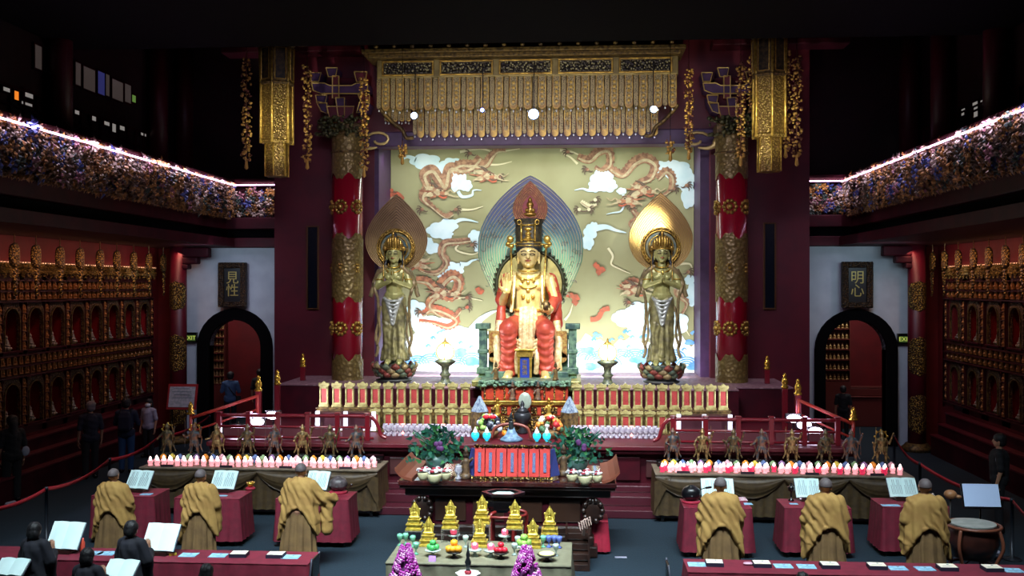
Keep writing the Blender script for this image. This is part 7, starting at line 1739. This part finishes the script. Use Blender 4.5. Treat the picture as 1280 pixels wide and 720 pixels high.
# pole and chair back near the aisle
for px, py, lab in ((388, 716, 'dark chair back upright at the right end of the left front table'), (841, 716, 'dark chair back upright at the left end of the right front table')):
    y = 13.3; p = P(px, 678, Y=y); t = thing('folding_chair', lab, 'chair', (p.x+(-.15 if px < 600 else .15), y, 0), PI/2 if px < 600 else -PI/2); b = B()
    b.box(-.2,.2,-.2,.2,.42,.45); build(b, 'seat', BLACKG, t, bevel=.01)
    for sx_ in (-.19,.19):
        b = B(); b.tube([(sx_,-.2,0),(sx_,-.17,.45),(sx_,-.22,.98)], .015, 6); build(b, 'back_leg', mat('chair_steel', (60,62,74), .35, .6), t, True); b = B(); b.tube([(sx_,.2,0),(sx_,.18,.43)], .015, 6); build(b, 'front_leg', mat('chair_steel', (60,62,74)), t, True)
    b = B(); b.box(-.19,.19,-.23,-.2,.68,.96); build(b, 'backrest', BLACKG, t, bevel=.02)
# ================================================================ DRUM AND MUSIC STAND
p = P(1216, 655, Y=15.9); t = thing('big_drum', 'large dark barrel drum with pale skin on a curved stand at the far right', 'drum', (p.x, 15.9, 0)); zt = P(1216, 655, Y=15.9).z
b = B(); b.lathe([(.3,zt-.5),(.38,zt-.28),(.36,zt-.06),(.33,zt)], n=32); build(b, 'barrel', mat('drum_brown', (60,30,24), .35, coat=.3, c2=(44,22,18), scale=6), t, True)
b = B(); b.lathe([(.335,0),(.335,.02),(.01,.025)], (0,0,zt), 32); build(b, 'skin', mat('drum_skin', (150,152,146), .7, c2=(130,134,128), scale=6), t)
b = B(); b.tube([(.4*math.cos(2*PI*i/32), .4*math.sin(2*PI*i/32), zt-.02) for i in range(33)], .025, 8); build(b, 'rim', mat('drum_rim', (110,62,44), .4), t, True)
for k in range(4): a = PI/4+PI/2*k; b = B(); b.tube(catmull([(.4*math.cos(a),.4*math.sin(a),zt-.04),(.46*math.cos(a),.46*math.sin(a),zt-.3),(.34*math.cos(a),.34*math.sin(a),.3),(.48*math.cos(a),.48*math.sin(a),0)]), .028, 8); build(b, 'leg', mat('drum_rim', (110,62,44)), t, True)
b = B(); b.tube([(.33*math.cos(2*PI*i/24), .33*math.sin(2*PI*i/24), .3) for i in range(25)], .02, 6); build(b, 'stand_ring', DARKW, t, True)
p = P(1226, 632, Y=16.45); t = thing('music_stand', 'black music stand holding a pale score above the drum', 'stand', (p.x, 16.45, 0)); zt = p.z
b = B(); b.tube([(0,.02,.1),(0,.02,zt)], .014, 8); build(b, 'pole', BLACKG, t, True)
for k in range(3): a = 2*PI*k/3+.5; b = B(); b.tube([(0,.02,.35),(.35*math.cos(a),.35*math.sin(a)+.02,0)], .011, 6); build(b, 'leg', BLACKG, t, True)
b = B(); b.obox((0,0,zt+.15), .6, .015, .38, rx=-.35); b.obox((0,-.1,zt-.02), .6, .06, .015); build(b, 'desk', BLACKG, t)
b = B(); b.obox((0,0,0), .56, .01, .36, rx=-.35); o = build(b, 'music_score', mat('score_blue_white', (176,196,230), .8), None, loc=(p.x, 16.425, zt+.17)); tag(o, 'pale bluish open score resting on the music stand', 'score')
p = P(1188, 618, Y=16.4); t = thing('pole_wooden_fish', 'round brown wooden fish on a pole between the last monk and the music stand', 'instrument', (p.x, 16.4, 0)); b = B(); b.lathe([(.14,0),(.14,.02),(.015,.04),(.015,p.z-.08)], n=14); build(b, 'pole', BLACKG, t, True)  # a wooden fish on its pole, gives no light
b = B(); b.ell((0,0,p.z), .1, .09, .075, 16, 10); b.ell((.12,-.02,p.z-.03), .05, .04, .03); build(b, 'body', mat('warm_brown', (140,96,60), .45), t, True)
# ================================================================ SIGN BOARD AND BELT BARRIERS
p = P(228, 512, Y=27.0); t = thing('notice_board', 'slanted white notice board with red border on a stand by the left pillar', 'notice board', (p.x, 27.0, 0)); w = .42; z0, z1 = p.z, P(228,480,Y=27.0).z; hh = z1-z0
b = B(); b.obox((0,0,z0+hh/2), w*2, .04, hh, rx=-.25); build(b, 'red_frame', mat('frame_red', (150,30,36), .5), t); b = B(); b.obox((0,-.03,z0+hh/2), w*2-.12, .02, hh-.14, rx=-.25); build(b, 'white_sheet', mat('sheet_white', (180,188,196), .8, c2=(150,164,170), scale=14), t)
b = B()
for k in range(6): b.obox((0,-.045-.0,z0+.16+k*.085), w*1.3-.1*(k % 2), .003, .014, rx=-.25)
build(b, 'printed_lines', INKM, t)
for s in (-1,1): b = B(); b.tube([(s*.3,.02,z0+.1),(s*.3,.05,0)], .02, 6); b.box(s*.3-.03,s*.3+.03,-.2,.3,0,.03); build(b, 'leg', BLACKG, t)
BELT = mat('red_belt', (150,14,30), .6)
def posts(pts, side):
    ws = []
    for i, (px, py, Y) in enumerate(pts):
        p = P(px, py, Y=Y); t = thing('barrier_post', 'slim grey barrier post on the %s, %s from the front' % (side, ORD[i]), 'post', (p.x, Y, 0), 0, 'belt barrier posts'); b = B(); b.lathe([(.16,0),(.15,.02),(.03,.04),(.028,.98),(.035,.98),(.035,1.03),(.01,1.04)], n=14); build(b, 'post', mat('post_grey', (50,54,62), .35, .5), t, True); ws.append(Vector((p.x, Y, 1.0)))
    for i, (a, c) in enumerate(zip(ws, ws[1:])):
        b = B(); rings = []
        for k in range(13):
            u = k/12; q = a.lerp(c, u)-Vector((0,0,.12*4*u*(1-u)))-a; rings.append([tuple(q+Vector((0,.006,-.035))), tuple(q+Vector((0,.006,.035))), tuple(q+Vector((0,-.006,.035))), tuple(q+Vector((0,-.006,-.035)))])
        b.loft(rings); o = build(b, 'red_belt', BELT, None, True, loc=a); tag(o, 'sagging red barrier belt on the %s, %s span from the front' % (side, ORD[i]), 'belt', 'red barrier belts')
posts([(-45,635,15.4),(58,600,17.2),(137,570,20.2),(200,548,23.4),(262,528,27)], 'left')
posts([(1330,640,14.9),(1265,600,17.4),(1150,574,20.8),(1118,556,24.5)], 'right')
# pale slippers on the floor
for px, py, lab in ((14, 633, 'pair of pale shoes on the dark floor at the far left'), (1236, 697, 'pale folded cloth bundle on the floor by the drum'), (776, 697, 'small pale scrap of paper on the carpet in the aisle')):
    p = P(px, py, Z=0); b = B()
    if 'shoes' in lab: b.cap((-.09,0,.045),(-.05,.2,.04),.045,.04); b.cap((.07,0,.045),(.1,.2,.04),.045,.04)
    elif 'bundle' in lab: b.ell((0,0,.07), .2, .14, .08, 14, 8); b.ell((.08,-.04,.1), .1, .08, .05)
    else: b.box(-.1,.1,-.04,.04,0,.01)
    o = build(b, 'pale_shoes' if 'shoes' in lab else ('cloth_bundle' if 'bundle' in lab else 'paper_scrap'), GRT, None, True, loc=p); tag(o, lab, 'shoes' if 'shoes' in lab else ('cloth' if 'bundle' in lab else 'paper'))
# ================================================================ LIGHT
w = bpy.data.worlds.new('night'); sc.world = w; w.use_nodes = True; w.node_tree.nodes['Background'].inputs[0].default_value = (.004,.004,.007,1); w.node_tree.nodes['Background'].inputs[1].default_value = 1
area('mural_wash', (.3, 27.3, 8.3), (.3, 28.7, 4.2), 8.2, .3, 175, (.95,1,.9))
area('mural_foot_light', (.3, 26.9, 2.35), (.3, 28.7, 3.0), 8, .25, 380, (.94,.98,1))
spot('key_buddha', (.6, 13, 9.9), (bx, 25, 4.9), 5200, 13, .5, .15, (1,.99,.94))
spot('key_buddha_low', (bx+.3, 20.6, 9.4), (bx+.05, 24.6, 4.2), 3600, 13, .8, .1, (1,1,.97))
spot('key_left', (-2, 15, 9.9), (pl.x, 25.2, 4.4), 2300, 18, .6, .15, (.98,1,.92))
spot('key_right', (2.6, 15, 9.9), (pr.x, 25.2, 4.4), 2300, 18, .6, .15, (.98,1,.92))
spot('halo_right_glint', (4.3, 12.5, 7.1), (pr.x-.3, 25.4, 6.1), 5200, 4.5, .5, .2, (1,.98,.9))  # added mid-air spot, only there to strike the right halo's glint
area('canopy_light', (.2, 22.5, 8.2), (.2, 25.8, 9.6), 7, .2, 48, (1,.94,.74), 1.6)
spot('canopy_left', (-3.2, 23.6, 7.4), (-3.8, 25.8, 9.7), 170, 34, .8, .1, (1,.9,.6))
spot('canopy_right', (3.6, 23.6, 7.4), (4.1, 25.8, 9.7), 170, 34, .8, .1, (1,.9,.6))
spot('lantern_light_left', (-5.2, 20.5, 6.0), (-5.9, 24, 8.6), 650, 26, .8, .1, (1,.97,.85))
spot('lantern_light_right', (5.2, 20.5, 6.0), (5.9, 24, 8.6), 650, 26, .8, .1, (1,.97,.85))
area('facade_fill', (.5, 17, 9.4), (.3, 27, 3.4), 9, 1, 250, (.78,.7,1), 1.7)
area('stage_front_light', (.3, 16, 10.0), (.2, 22, 1.5), 5, .6, 290, (.97,.98,1), 1.0)
area('hall_light', (0, 10.5, 10.0), (0, 15.6, 0.6), 13, 1.2, 760, (.78,.93,1), 1.1)
area('table_light', (.1, 12.5, 10.0), (.05, 14.3, .8), 1.5, .6, 70, (.95,1,.98), .7)
area('end_wall_light_left', (-8.7, 26.5, 5.6), (-8.9, 29.5, 3.2), 1.5, .3, 30, (.66,.8,1))
area('end_wall_light_right', (9.4, 26.5, 5.6), (9.4, 29.5, 3.2), 1.5, .3, 26, (.66,.86,1))
sc.view_settings.view_transform = 'Standard'; sc.view_settings.look = 'None'; sc.view_settings.gamma = 1; sc.view_settings.exposure = 0
